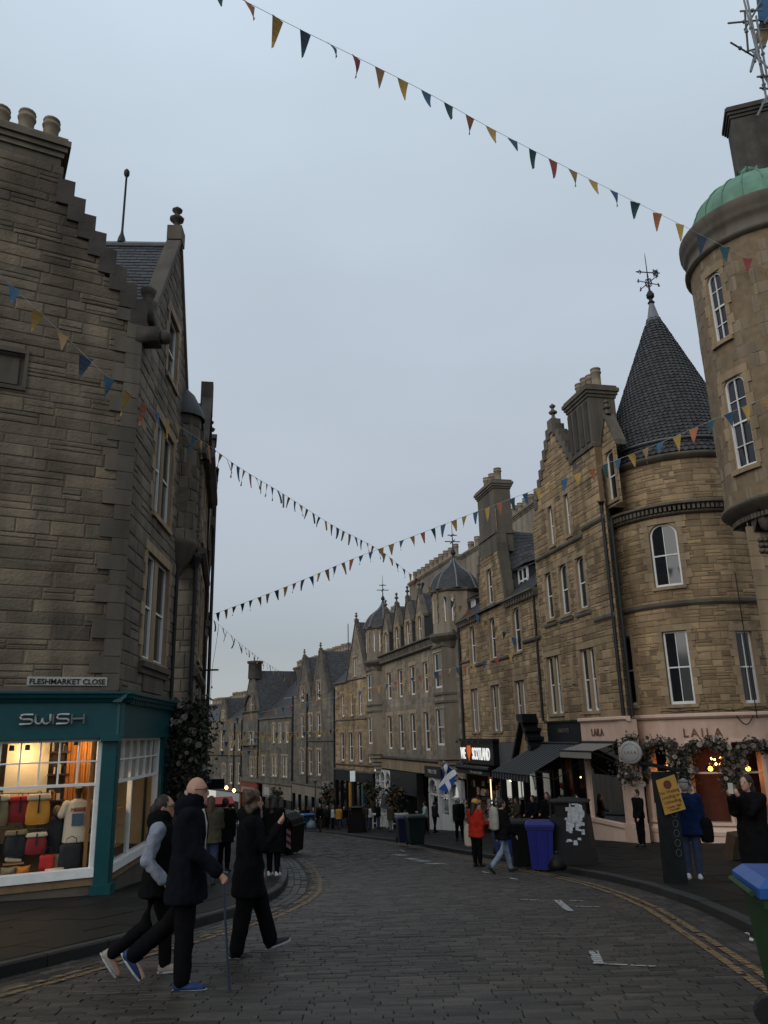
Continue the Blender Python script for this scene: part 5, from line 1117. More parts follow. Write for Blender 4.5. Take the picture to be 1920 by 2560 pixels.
chim_px(R6,F6,(790,1637),(866,1637),-5,1,5,11,.95,.24,MATS['stone_far']); chim_px(R6,F6,(735,1662),(784,1662),-5,1,5,8,.9,.24,MATS['stone_far'])
for s in(.1,9.2,14.8): mb=MB(); mb.tube([F6.pt(s,.1,-5),F6.pt(s,.1,4.5)],.11,6); mb.build('downpipe',MATS['iron'],R6)
bands(F6,R6,[(0,14.9,.2,-5.2,-4.9),(0,9,.12,-.6,-.45)],MATS['dressed_dark'])
shopfront(F6,R6,.2,14.7,-5,gz(86)+PV,6,MATS['shop_black'],fas=1.1,fm=MATS['dressed_grey'])
mb=MB(); mb.tube([F6.pt(7,-4,8),F6.pt(7,-4,12)],.05,5); mb.build('aerial',MATS['iron'],R6)
mb=MB(); mb.box(F6.pt(1.0,.7,-4.8),(.36,.05,.48),math.atan2(F6.n.y,F6.n.x)); o=mb.build('hanging_sign',MATS['signwhite']); tag(o,'pale square hanging sign between the grey crow-stepped building and the tan gable','sign')
# ---- building with the big gable and round chimney
p7=(-11.13,93.02); F7=Fac(p7,(-.4705,.8824)); R7=empty('broad_gable_building',F7.pt(9,0,gz(101)+PV),'far grey building with broad gable topped by a round chimney','building')
wl_=[]
for a,b,y0,y1 in((655,662,1891,1939),(682,687,1811,1857),(698,703,1810,1857),(715,721,1809,1856),(640,646,1895,1942),(626,633,1895,1942)):
    r=F7.rect((a,y0),(b,y1)); wl_.append(r)
pr_=[F7.rect((680,1889),(692,1941)),F7.rect((706,1890),(718,1944))]
gw_=F7.rect((626,1742),(632,1780)); ow_=F7.rect((624,1832),(634,1868))
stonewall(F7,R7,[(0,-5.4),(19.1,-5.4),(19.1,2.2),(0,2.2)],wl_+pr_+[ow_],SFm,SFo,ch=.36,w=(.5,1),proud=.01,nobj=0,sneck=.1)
gable(F7,R7,12.2,19.1,2.2,8.7,SFm,SFo,0,holes=[gw_],depth=7,fin=0)
for w in wl_+[gw_,ow_]: window(F7,R7,w,margin=.2,fr=.1)
for w in pr_: window(F7,R7,w,pair=True,margin=.2,fr=.1)
mb=MB(); c=F7.pt(15.65,-.5,0); mb.lathe((c.x,c.y,0),[(.95,7.6),(.9,9.6),(1.1,9.7),(1.1,9.95),(.7,10)],16); mb.build('chimney',MATS['sootstone'],R7,True)
slates(F7.pt(0,0,2.3),F7.pt(12.4,0,2.3),F7.pt(12.4,-3,4.7),F7.pt(0,-3,4.7),R7,MATS['slate']); slates(F7.pt(0,-3,4.6),F7.pt(14,-3,4.6),F7.pt(14,-6.5,8),F7.pt(0,-6.5,8),R7,MATS['slate'])
mb=MB(); mb.tube([F7.pt(0,-3,4.75),F7.pt(11,-3,4.75)],.12,6); mb.build('ridge_flashing',MATS['lead'],R7)
chimney(F7,R7,0,2.6,-6.6,-5.6,6,9.2,5,.4,.9,.24,MATS['stone_far'])
bands(F7,R7,[(0,19.1,.2,-5.6,-5.3),(0,12,.2,2.1,2.3),(12.2,19.1,.3,3.2,3.4),(12.8,18.5,.5,-1.1,-.9)],MATS['dressed_dark'])
mb=MB(); r0=2.2
pts=[F7.pt(15.6-math.cos(math.pi*j/14)*r0,.15,3.4+math.sin(math.pi*j/14)*r0) for j in range(15)]; mb.tube(pts,.22,6); mb.build('arch_moulding',MATS['dressed_dark'],R7)
shopfront(F7,R7,.2,10.0,-5.4,gz(98)+PV,4,MATS['shop_black'],fas=1.6,fm=MATS['dressed_grey'])
mat('redfront',(.22,.035,.012),.6,.25,3); shopfront(F7,R7,12.2,19,-5.5,gz(106)+PV,3,MATS['redfront'],fas=1.5)
mb=MB(); fbox(mb,F7,13,18.4,.12,.18,-6.9,-6.2); mb.build('sign_board',mat('sign_beige',(.25,.22,.18),.7),R7)
mb=MB(); fbox(mb,F7,7.4,9.4,.12,.18,-6.8,-5.9); mb.build('sign_board',MATS['signwhite'],R7)
for s in(.1,12.1,19): mb=MB(); mb.tube([F7.pt(s,.1,-5),F7.pt(s,.1,2.3)],.12,6); mb.build('downpipe',MATS['iron'],R7)
# ---- farthest buildings closing the street
p8=(-20.11,109.87); F8=Fac(p8,(-.534,.8455)); R8=empty('far_grey_building',F8.pt(6,0,gz(116)+PV),'farthest grey terrace with chimney pots closing the view at the bend','building')
wl_=[F8.rect(a,b) for a,b in(((556,1911),(562,1958)),((575,1912),(581,1959)),((594,1911),(600,1960)),((552,1831),(557,1876)),((576,1835),(582,1875)),((595,1835),(601,1876)),((556,1778),(560,1810)))]
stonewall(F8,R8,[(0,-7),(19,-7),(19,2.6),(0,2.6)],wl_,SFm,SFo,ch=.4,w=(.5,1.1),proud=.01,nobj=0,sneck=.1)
for w in wl_: window(F8,R8,w,margin=.2,fr=.11)
slates(F8.pt(0,0,2.6),F8.pt(19,0,2.6),F8.pt(19,-4,5),F8.pt(0,-4,5),R8,MATS['slate'])
gable(F8,R8,5.6,9,2.6,5.6,SFm,SFo,6,depth=4,fin=0,holes=[wl_[-1]])
chim_px(R8,F8,(524,1758),(575,1758),-4,1,2,8,.9,.25,MATS['stone_far']); chim_px(R8,F8,(574,1744),(614,1744),-4,1,2,6,.9,.25,MATS['stone_far'])
for s in(2.6,): mb=MB(); mb.tube([F8.pt(s,.1,-7),F8.pt(s,.1,2)],.12,6); mb.build('downpipe',MATS['iron'],R8)
bands(F8,R8,[(0,19,.2,-7.2,-6.9),(0,19,.2,-2.4,-2.2)],MATS['dressed_dark'])
shopfront(F8,R8,.2,9,-7,gz(113)+PV,4,MATS['white_shop'],fas=1.2)
# ---- left side beyond the corner building
P2_=(-5.18,21.0); B2=empty('oriel_building',(-5.5,22,gz(22)+PV),'narrow stone building with rounded corbelled oriel next to the corner building','building')
FR=Fac((-5.72,21.0),(1,.02)); 
stonewall(FR,B2,[(0,-3.2),(.54,-3.2),(.54,8.6),(0,8.6)],[],MATS['stone_side'],MATS['mortar_side'],ch=.34,w=(.3,.6),nobj=60,sneck=.1)
FS=Fac(P2_,(-.195,.981)); FS.n=V((.981,.195,0))
hw=[(1.0,2.0,2.2,4.6),(2.9,3.9,2.2,4.6),(1.0,2.0,5.6,7.6),(2.9,3.9,5.6,7.6)]
stonewall(FS,B2,[(0,-3.6),(5,-3.6),(5,8.4),(4.6,8.6),(2.6,10.9),(1.0,8.6),(0,8.5)],hw,MATS['stone_side'],MATS['mortar_side'],ch=.34,w=(.4,.8),nobj=0)
for w in hw: window(FS,B2,w,margin=.18)
mb=MB(); skew(mb,FS,(.8,8.4),(2.6,10.8),.2,-.2,.12); skew(mb,FS,(2.6,10.8),(4.8,8.4),.2,-.2,.12); mb.build('gable_coping',MATS['sootstone'],B2)
mb=MB(); fbox(mb,FS,2.4,2.8,-.25,.14,10.2,11.3); mb.build('gable_head',MATS['sootstone'],B2)
bands(FS,B2,[(-.1,5,.35,7.7,8.0),(-.1,5,.2,4.9,5.1),(-.1,5,.15,1.6,1.8)],MATS['dressed_dark']); bands(FR,B2,[(0,.7,.3,7.7,8.0),(0,.6,.15,4.75,4.95)],MATS['dressed_dark'])
slates(FS.pt(1,-.1,9),FS.pt(1,-5,9),FS.pt(2.6,-5,10.6),FS.pt(2.6,-.1,10.6),B2,MATS['slate'],.25,.35)
mb=MB(); mb.quad(V((-5.72,21,9)),V((-9,21,9)),V((-9,21,-3)),V((-5.72,21,-3))); mb.quad(V((-5.72,21,8.8)),V((-5.2,21,8.8)),V((-6.2,26,8.8)),V((-9,21,8.8))); mb.build('party_wall',MATS['stone_side'],B2)
oc=(-5.72,20.75); mb=MB(); mb.lathe(oc+(0,),[(.08,4.2),(.2,4.45),(.42,4.75),(.5,5.0),(.56,5.1),(.56,5.2),(.5,5.25)],20); mb.build('oriel_corbel',MATS['dressed_dark'],B2,True)
OC=Cyl(oc,.5,-70); stonewall(OC,B2,[(-.75,5.2),(.8,5.2),(.8,8.9),(-.75,8.9)],[],MATS['stone_side'],MATS['mortar_side'],ch=.36,w=(.3,.55),nobj=40,sneck=0)
mb=MB(); mb.lathe(oc+(0,),[(.62,8.85),(.6,9.0),(.3,9.6),(0,9.9)],16); mb.build('oriel_roof',MATS['slate'],B2,True)
mb=MB(); p=FR.pt(.5,.1,0); mb.tube([(p.x,p.y,-3),(p.x,p.y,4.55)],.05,8); mb.lathe((p.x,p.y,4.5),[(.06,0),(.09,.1),(.17,.3),(.17,.36),(0,.36)],8)
for z in(-1,1,3): mb.lathe((p.x,p.y,z),[(.05,0),(.07,0),(.07,.1),(.05,.1)],8)
mb.build('downpipe',MATS['iron'],B2)
mb=MB(); fbox(mb,FS,.1,4.9,.0,.3,.3,.9); fbox(mb,FS,.1,4.9,-.1,.1,-4,.3); mb.build('shopfront',MATS['shop_black'],B2)
B3=empty('curved_terrace_building',(-6.6,30,gz(30)+PV),'weathered stone building at the bend beyond the oriel, seen edge-on','building')
FT=Fac((-6.02,26.0),(-.238,.971)); FT.n=V((.971,.238,0))
hw=[(.8+i*2.2,1.8+i*2.2,z,z+2.2) for i in range(4) for z in(1.2,4.2)]
stonewall(FT,B3,[(0,-4),(10,-4),(10,9.2),(0,9.2)],hw,MATS['stone_side'],MATS['mortar_side'],ch=.36,w=(.5,1.),nobj=0)
for w in hw: window(FT,B3,w,margin=.2,depth=.1)
bands(FT,B3,[(-.1,10,.16,7.1,7.4),(-.1,10,.1,3.6,3.8),(-.1,10,.12,.6,.9)],MATS['dressed_dark'])
mb=MB(); fbox(mb,FT,.2,1.0,-.5,.05,9.1,10.4); fbox(mb,FT,.1,1.1,-.6,.1,10.4,10.55); finial(mb,FT.pt(.5,-.15,10.5),.8,.15); mb.build('dormer_head',MATS['sootstone'],B3)
FTr=Fac((-6.15,26.0),(-1,0)); mb=MB(); fbox(mb,FTr,0,4,-.3,0,-4,9.2); mb.build('end_wall',MATS['stone_side'],B3)
mb=MB(); mb.tube([FT.pt(.5,.12,-4),FT.pt(.5,.12,8.8)],.06,6); mb.build('downpipe',MATS['iron'],B3)
slates(FT.pt(0,.2,9.2),FT.pt(10,.2,9.2),FT.pt(10,-4,12),FT.pt(0,-4,12),B3,MATS['slate'])
mb=MB(); fbox(mb,FT,0,10,-.5,.1,-4.5,.5); mb.build('shopfront',MATS['shop_black'],B3)
# ---- unseen rest of the left-hand row, added to block low sky light and reflections
mat('stone_row',(.18,.155,.125),.9,.35,1.,.2,16,island=.15,streak=.4)
BL=empty('unseen_bend_terrace',(-16,52,gz(52)),'unseen stone terrace blocks added round the left bend to block low sky light','building')
mb=MB()
for (a,b) in(((-9.3,38),(-13.2,50)),((-13.2,50),(-22,70)),((-22,70),(-36,92)),((-36,92),(-60,120))):
    F=Fac(a,(b[0]-a[0],b[1]-a[1])); F.n=V((F.u.y,-F.u.x,0)); L=(V(b)-V(a)).length
    fbox(mb,F,0,L,-8,0,gz(a[1])-4,7-.05*a[1])
mb.build('wall',MATS['stone_row'],BL)
# ------------------------------------------------------------------ bunting
FLAGC=[mat('flag_%s'%n,c,.8,.2,6) for n,c in(('yellow',(.36,.23,.06)),('orange',(.30,.11,.055)),('navy',(.03,.055,.085)),('blue',(.035,.09,.16)),('teal',(.022,.065,.07)),('mustard',(.25,.16,.065)),('red',(.22,.05,.05)))]
mat('string',(.45,.44,.40),.8)
def pennant_mesh(m,k):
    mb=MB(); w,h=1.,1.; c=U(-.12,.12); n=5
    for i in range(n):
        f0,f1=i/n,(i+1)/n; a0,a1=.5*(1-f0),.5*(1-f1); d0,d1=c*math.sin(f0*3)+U(-.02,.02)*0,c*math.sin(f1*3); s0,s1=.2*c*f0*f0,.2*c*f1*f1
        mb.quad((-a0+s0,d0+.1*f0*k,-f0),(a0+s0,d0-.1*f0*k,-f0),(a1+s1,d1-.1*f1*k,-f1),(-a1+s1,d1+.1*f1*k,-f1))
    me=bpy.data.meshes.new('pennant'); me.from_pydata(mb.v,[],mb.f); me.materials.append(m); return me
PEN=[[pennant_mesh(m,k) for k in(-1,.5,1.2)] for m in FLAGC]
def bunting(label,pts,n,w=.2,h=.38,seq=(0,3,1,2,4),skip=()):
    P=[at(x,y,Y) for x,y,Y in pts]
    # smooth curve through the points
    C=[]
    for i in range(len(P)-1):
        a,b,c,d=P[max(i-1,0)],P[i],P[i+1],P[min(i+2,len(P)-1)]
        for j in range(10): t=j/10; C.append(.5*((2*b)+(c-a)*t+(2*a-5*b+4*c-d)*t*t+(3*b-a-3*c+d)*t**3))
    C.append(P[-1]); o=empty('bunting',C[len(C)//2],label,'bunting','strings of bunting across the street')
    mb=MB(); mb.tube(C,.006,4); mb.build('string',MATS['string'],o)
    D=[0]
    for a,b in zip(C,C[1:]): D.append(D[-1]+(b-a).length)
    for i in range(n):
        t=D[-1]*(i+.5)/n
        for j in range(len(D)-1):
            if D[j+1]>=t: break
        p=C[j].lerp(C[j+1],(t-D[j])/(D[j+1]-D[j])); u=(C[j+1]-C[j]).normalized(); rz=math.atan2(u.y,u.x)
        k=seq[i%len(seq)]; ti=math.asin(max(-1,min(1,u.z)))
        m=Matrix.Translation(p)@Matrix.Rotation(rz,4,'Z')@Matrix.Rotation(-ti,4,'Y')@Matrix.Rotation(ti*.8,4,'Y')@Matrix.Rotation(U(-.35,.35),4,'X')@Matrix.Rotation(U(-.1,.1),4,'Z')@Matrix.Diagonal((w*U(.85,1.1),w,h*U(.85,1.1),1))
        link('pennant',random.choice(PEN[k]),o,m)
bunting('nearest bunting string sweeping across the top of the sky',[(330,-140,9.5),(613,3,11),(741,69,11.8),(972,183,13.4),(1088,243,14.2),(1256,336,15.4),(1504,463,17),(1713,567,17.6),(1915,668,17.8),(2010,705,18)],28,.29,.52,(0,3,4,1,0,2,4,6,5))
bunting('bunting string running from the left wall down across the street to the tan building',[(-110,560,11),(0,683,12),(87,770,12.5),(185,862,13.1),(278,949,13.7),(393,1030,15.2),(521,1113,18.5),(602,1171,21.5),(718,1241,26),(833,1314,30),(949,1375,34),(1018,1429,36),(1100,1484,38),(1200,1543,39.5),(1320,1615,40)],64,.25,.45,(0,1,3,0,5,2,3))
bunting('bunting string rising from the left terrace to the copper-domed tower',[(535,1535,34),(648,1493,32.5),(764,1447,31),(880,1398,29),(1042,1337,27),(1192,1279,25),(1331,1227,23.5),(1470,1175,22),(1551,1146,21),(1655,1105,19.8),(1788,1047,18.6),(1920,991,17.4),(1990,960,17)],50,.25,.44,(3,0,1,4,3,0,5))
bunting('bunting string dropping from the left terrace to the crow-stepped building',[(530,1548,34),(560,1572,38),(600,1608,44),(645,1643,52),(694,1675,62),(740,1700,72),(790,1730,80),(838,1765,82)],34,.3,.5,(3,2,0,1,5))
bunting('low bunting string crossing in front of the grey domed building',[(520,1812,60),(581,1797,58),(742,1761,54),(826,1745,52),(965,1711,49),(1092,1679,45),(1172,1662,42),(1251,1642,40.5),(1330,1615,39.8)],38,.3,.46,(0,3,1,0,2,6))
bunting('far bunting string hanging level across the bend, upper one',[(515,1820,70),(600,1828,72),(661,1831,74),(760,1830,76),(850,1822,78)],20,.35,.55,(0,5,2,0))
bunting('far bunting string rising to the right across the bend',[(520,1860,75),(600,1850,76),(682,1840,77),(760,1834,78),(836,1826,79)],18,.38,.55,(0,5,2,0))
bunting('lowest far bunting string by the red shopfront',[(515,1876,88),(590,1878,90),(680,1874,92)],10,.42,.6,(0,5,2,0))
# suspended street lamp
o=empty('suspended_lamp',at(528,1675,25),'flat street lamp jutting from the left terrace against the sky','street lamp'); mb=MB(); p=at(528,1675,25.); mb.box(p,(.22,.1,.02)); mb.build('lamp_head',MATS['iron'],o); mb=MB(); mb.tube([p+V((-.7,.3,.0)),p],.02,5); mb.build('arm',MATS['iron'],o); mb=MB(); mb.tube([at(545,1580,25.4),at(530,1675,25),at(524,1790,25.2)],.006,4); mb.build('wire',MATS['iron'],o)
# ------------------------------------------------------------------ flowers
LEAFM=[mat('leaf_dark',(.022,.03,.018),.7,.4,8,island=.3),mat('leaf_pale',(.06,.06,.042),.75,.3,8,island=.3)]
PETAL=[mat('petal_a',(.24,.185,.165),.8,.25,9,island=.2),mat('petal_b',(.11,.08,.075),.8,.25,9,island=.2),mat('petal_c',(.30,.265,.235),.8,.2,9,island=.2)]
def flower_mesh(m):
    mb=MB()
    for ring,(n,r,t) in enumerate(((7,1.,.35),(6,.7,.8),(4,.4,1.15))):
        for k in range(n):
            w=2*math.pi*k/n+ring*.5; c,s=math.cos(w),math.sin(w); a=.55*r
            P=lambda rr_,off,z:(c*rr_-s*off,s*rr_+c*off,z)
            mb.add([P(.05,0,.02),P(r*.6,-a,.25*t*r),P(r*.95,-a*.5,.45*t),P(r,0,.5*t),P(r*.95,a*.5,.45*t),P(r*.6,a,.25*t*r)],[(0,1,2,3,4,5)])
    me=bpy.data.meshes.new('flower'); me.from_pydata(mb.v,[],mb.f); me.materials.append(m); return me
FLW=[flower_mesh(m) for m in PETAL]
def leaves(mb,p,n,spread,size,droop=.3):
    for _ in range(n):
        q=V(p)+V((random.gauss(0,1)*spread[0],random.gauss(0,1)*spread[1],random.gauss(0,1)*spread[2])); d=V((U(-1,1),U(-1,1),U(-1,.8)-droop)).normalized(); a=d.cross(V((U(-1,1),U(-1,1),U(-1,1)))).normalized(); L=size*U(.6,1.5); w=L*.3; nn=d.cross(a)*L*.15
        mb.quad(q,q+d*L*.5+a*w+nn,q+d*L,q+d*L*.5-a*w+nn)
def garland(label,path,nf,nl,rad,fs,name='flower_garland',ls=.10):
    o=empty(name,path[0],label,'flowers','flower garlands around the pink shop windows' if name=='flower_garland' else None)
    for m in LEAFM:
        mb=MB()
        for i in range(nl):
            t=rnd()*(len(path)-1); k=min(int(t),len(path)-2); leaves(mb,path[k].lerp(path[k+1],t-k),6,rad,ls)
        stuff(mb.build('foliage',m,o))
    for i in range(nf):
        t=rnd()*(len(path)-1); k=min(int(t),len(path)-2); p=path[k].lerp(path[k+1],t-k)+V((random.gauss(0,rad[0]),random.gauss(0,rad[1])-rad[1],random.gauss(0,rad[2])))
        s=fs*U(.6,1.25); n=V((U(-.6,.6),-1,U(-.3,.7))).normalized(); q=V((0,0,1)).rotation_difference(n)
        link('flower',random.choice(FLW),o,Matrix.Translation(p)@q.to_matrix().to_4x4()@Matrix.Diagonal((s,s,s,1)))
    return o
def pcp(x,y,d=.15): s,z=PC.px(x,y,d); return PC.pt(s,d,z)
garland('bushy flower garland around the round pink shop sign',[at(x,y,29.6) for x,y in((1552,1905),(1560,1930),(1575,1948),(1592,1925),(1596,1890),(1580,1850),(1565,1852),(1552,1870))],30,70,(.16,.1,.16),.08)
garland('arched flower garland over the left pink shop window',[pcp(1615,1950),pcp(1613,1900),pcp(1618,1868),pcp(1645,1853),pcp(1675,1860),pcp(1690,1890),pcp(1688,1940)],60,120,(.12,.1,.1),.08)
garland('arched flower garland over the middle pink shop window',[pcp(1718,1965),pcp(1722,1915),pcp(1712,1880),pcp(1735,1862),pcp(1770,1855),pcp(1805,1860),pcp(1820,1890),pcp(1815,1930),pcp(1822,1970)],75,150,(.12,.1,.1),.08)
garland('arched flower garland over the right pink shop window',[pcp(1848,1960),pcp(1845,1900),pcp(1850,1868),pcp(1880,1860),pcp(1915,1866),pcp(1960,1875)],60,120,(.12,.1,.1),.08)
pts=[at(x,y,20.7) for x,y in((440,1790),(500,1780),(460,1820),(500,1830),(455,1860),(490,1880),(460,1905),(485,1930),(455,1945),(470,1960))]
garland('tall mass of pale blooms and trailing leaves climbing the left shopfront',pts,80,420,(.2,.25,.2),.075,'climbing_plant',.12)
mb=MB()
BK=[(930,1980,68,'autumn-coloured hanging flower basket by the white arches'),(985,1990,60,'dark hanging flower basket in front of the white arches'),(690,1985,90,'hanging flower basket on the far grey shops'),(820,1985,80,'flower basket beside the chalk board shopfront')]
for x,y,Y,lb in BK:
    p=at(x,y,Y-1.2); o=empty('hanging_basket',p-V((0,0,.5)),lb,'flower basket','hanging flower baskets along the shops')
    for k,m in enumerate((LEAFM[0],mat('leaf_autumn',(.16,.07,.02),.8,.4,8,island=.3))):
        mb=MB(); leaves(mb,p,160 if k==0 else 60,(.35,.35,.42),.3,.2); stuff(mb.build('foliage',m,o))
    mb=MB(); mb.lathe(p-V((0,0,.35)),[(0,-.2),(.2,-.15),(.3,0),(.3,.08),(0,.08)],10); mb.build('basket',MATS['darkwood'],o); mb=MB(); mb.tube([p,p+V((0,0,1.0)),p+V((.5,.3,1.1))],.015,4); mb.build('bracket',MATS['iron'],o)
# ------------------------------------------------------------------ round shop sign, plaques
sp_=at(1577,1881,29.3); o=empty('round_sign',sp_,'round white hanging sign reading LAILA on the pink corner','sign')
nrm_=V((-.52,-.85,0)).normalized()
mb=MB(); mb.lathe(sp_,[(0,-.07),(.36,-.07),(.40,-.04),(.40,.04),(.36,.07),(0,.07)],32,ax=nrm_); mb.build('disc',mat('disc_white',(.26,.26,.26),.5,.12,4),o,True)
mb=MB(); mb.tube([sp_+nrm_*.075+(V((nrm_.y*-1,nrm_.x,0))*math.cos(a*.2618)+V((0,0,1))*math.sin(a*.2618))*.30 for a in range(25)],.008,4,False); mb.build('ring',MATS['bronze_letter'],o)
me=text_mesh('LAILA',.15,.004,.001,space=1.2); me.materials.append(MATS['bronze_letter']); xr=V((-nrm_.y,nrm_.x,0)); link('lettering',me,o,frame_mat(sp_+nrm_*.078-V((0,0,.05)),xr,(0,0,1)))
mb=MB(); mb.tube([sp_+V((0,0,.4)),sp_+V((.0,.0,.5)),sp_-nrm_*.8+V((0,0,.5))],.02,5); mb.build('bracket',MATS['iron'],o)
def board(label,p,w,h,n,m,lines=0,name='notice'):
    n=V(n).normalized(); u=V((-n.y,n.x,0)).normalized(); up_=n.cross(u)*1.; up_=up_ if up_.z>0 else -up_
    c=[p-u*w/2-up_*h/2,p+u*w/2-up_*h/2,p+u*w/2+up_*h/2,p-u*w/2+up_*h/2]; mb=MB(); mb.prism(c,-n*.02); return tag(mb.build(name,m),label,'sign')
board('tall dark menu board with pale frame beside the pink shop door',pcp(1605,1935,.1),.16,1.2,(-.4,-.9,0),MATS['shop_black'],name='menu_board')
b=pcp(1707,1935,.08); board('dark framed menu board between the pink shop windows',b,.28,.75,(-.3,-.95,0),MATS['shop_black'],name='menu_board')
o=board('pale timber frame behind the menu board between the pink windows',b+V((.02,.04,0)),.36,.84,(-.3,-.95,0),mat('pale_frame',(.42,.35,.28),.7),name='pale_panel')
for x,y,w,h,lb in((1647,2000,.17,.15,'small white notice taped high in the left pink window'),(1644,2030,.17,.28,'white sheet taped low left in the pink window'),(1657,2034,.13,.28,'narrow white sheet taped low right in the pink window')): board(lb,pcp(x,y,-.02),w,h,(-.6,-.8,0),MATS['signwhite'])
# ------------------------------------------------------------------ bins
def wheelie(label,p,rz,body,lid,h=1.07,w=.58,d=.72,cat='bin',grp='wheelie bins on the street'):
    o=empty('wheelie_bin',p,label,cat,grp,rz); M=Matrix.Translation(V(p))@Matrix.Rotation(rz,4,'Z'); X=lambda x,y,z:M@V((x,y,z))
    mb=MB(); a,b=.40,.5
    mb.hexa([X(-w*a,-d*a,.06),X(w*a,-d*a,.06),X(w*a,d*a,.06),X(-w*a,d*a,.06),X(-w*b,-d*b,h-.1),X(w*b,-d*b,h-.1),X(w*b,d*b,h-.1),X(-w*b,d*b,h-.1)])
    for s in(-1,1): mb.hexa([X(s*w*.2-.03,-d*a-.015,.1),X(s*w*.2+.03,-d*a-.015,.1),X(s*w*.2+.03,-d*a,.1),X(s*w*.2-.03,-d*a,.1),X(s*w*.22-.03,-d*b-.015,h-.2),X(s*w*.22+.03,-d*b-.015,h-.2),X(s*w*.22+.03,-d*b+.02,h-.2),X(s*w*.22-.03,-d*b+.02,h-.2)])
    mb.hexa([X(x,y,z) for z in(h-.16,h-.1) for x,y in((-w*.53,-d*.53),(w*.53,-d*.53),(w*.53,d*.53),(-w*.53,d*.53))]); mb.build('body',body,o)
    mb=MB(); q=[(-.56,-.6),(.56,-.6),(.56,.56),(-.56,.56)]
    mb.add([X(x*w,y*d,h-.1) for x,y in q]+[X(x*w,y*d,h-.04) for x,y in q]+[X(x*w*.85,y*d*.85,h+.01) for x,y in q],[(0,1,5,4),(1,2,6,5),(2,3,7,6),(3,0,4,7),(4,5,9,8),(5,6,10,9),(6,7,11,10),(7,4,8,11),(8,9,10,11)]); mb.build('lid',lid,o)
    mb=MB(); mb.tube([X(-w*.45,d*.6,h-.08),X(w*.45,d*.6,h-.08)],.018,6); mb.build('handle',body,o)
    for s in(-1,1): mb=MB(); mb.lathe(X(s*w*.42,d*.42,.1),[(0,-.03),(.1,-.03),(.1,.03),(0,.03)],14,ax=M.to_3x3()@V((1,0,0))); mb.build('wheel',MATS['rubber'],o)
    return o
mat('rubber',(.012,.012,.012),.8); mat('bin_green',(.005,.016,.012),.5,.3,5,spec=.15); mat('bin_blue',(.005,.008,.105),.45,.2,4); mat('bin_black',(.006,.006,.007),.5,.3,5,spec=.12); mat('bin_navy',(.008,.012,.05),.5,.2,5); mat('bin_grass',(.012,.04,.01),.5,.2,5); mat('lid_blue',(.02,.075,.25),.3,.2,5)
def on(x,y,dz=PV): p=gpx(x,y,dz); return p
wheelie('green wheelie bin standing alone at the far right kerb',on(1040,2114),R(10),MATS['bin_green'],MATS['bin_green'],1.1,.66,.72)
wheelie('dark navy wheelie bin tucked against the green one',on(1010,2108),R(10),MATS['bin_navy'],MATS['bin_navy'],1.05)
wheelie('bright blue wheelie bin beside the poster-covered bin',on(1358,2176,0),R(-12),MATS['bin_blue'],MATS['bin_blue'],1.1,.62,.72)
wheelie('black wheelie bin left of the bright blue one',on(1308,2170,0),R(-8),MATS['bin_black'],MATS['bin_black'],1.12,.55,.7)
wheelie('blue wheelie bin half hidden behind the walking person with pale backpack',on(1262,2138),R(5),mat('bin_blue2',(.012,.028,.12),.5),MATS['bin_black'],1.0)
bp=on(1945,2480,.0); wheelie('green wheelie bin with blue lid cut by the right edge of the frame',(at(1848,2190,5.6).x+.47,5.6,gz(5.6)),R(80),MATS['bin_grass'],MATS['lid_blue'],1.0,.62,.74)
wheelie('far teal wheelie bin at the left of the far pavement',on(770,2073),R(20),mat('bin_teal',(.01,.05,.06),.5),MATS['lid_blue'],1.15,.9,.8)
wheelie('second far dark wheelie bin beside the rubbish bags',on(752,2068),R(10),MATS['bin_green'],mat('lid_teal',(.02,.10,.11),.4),1.1)
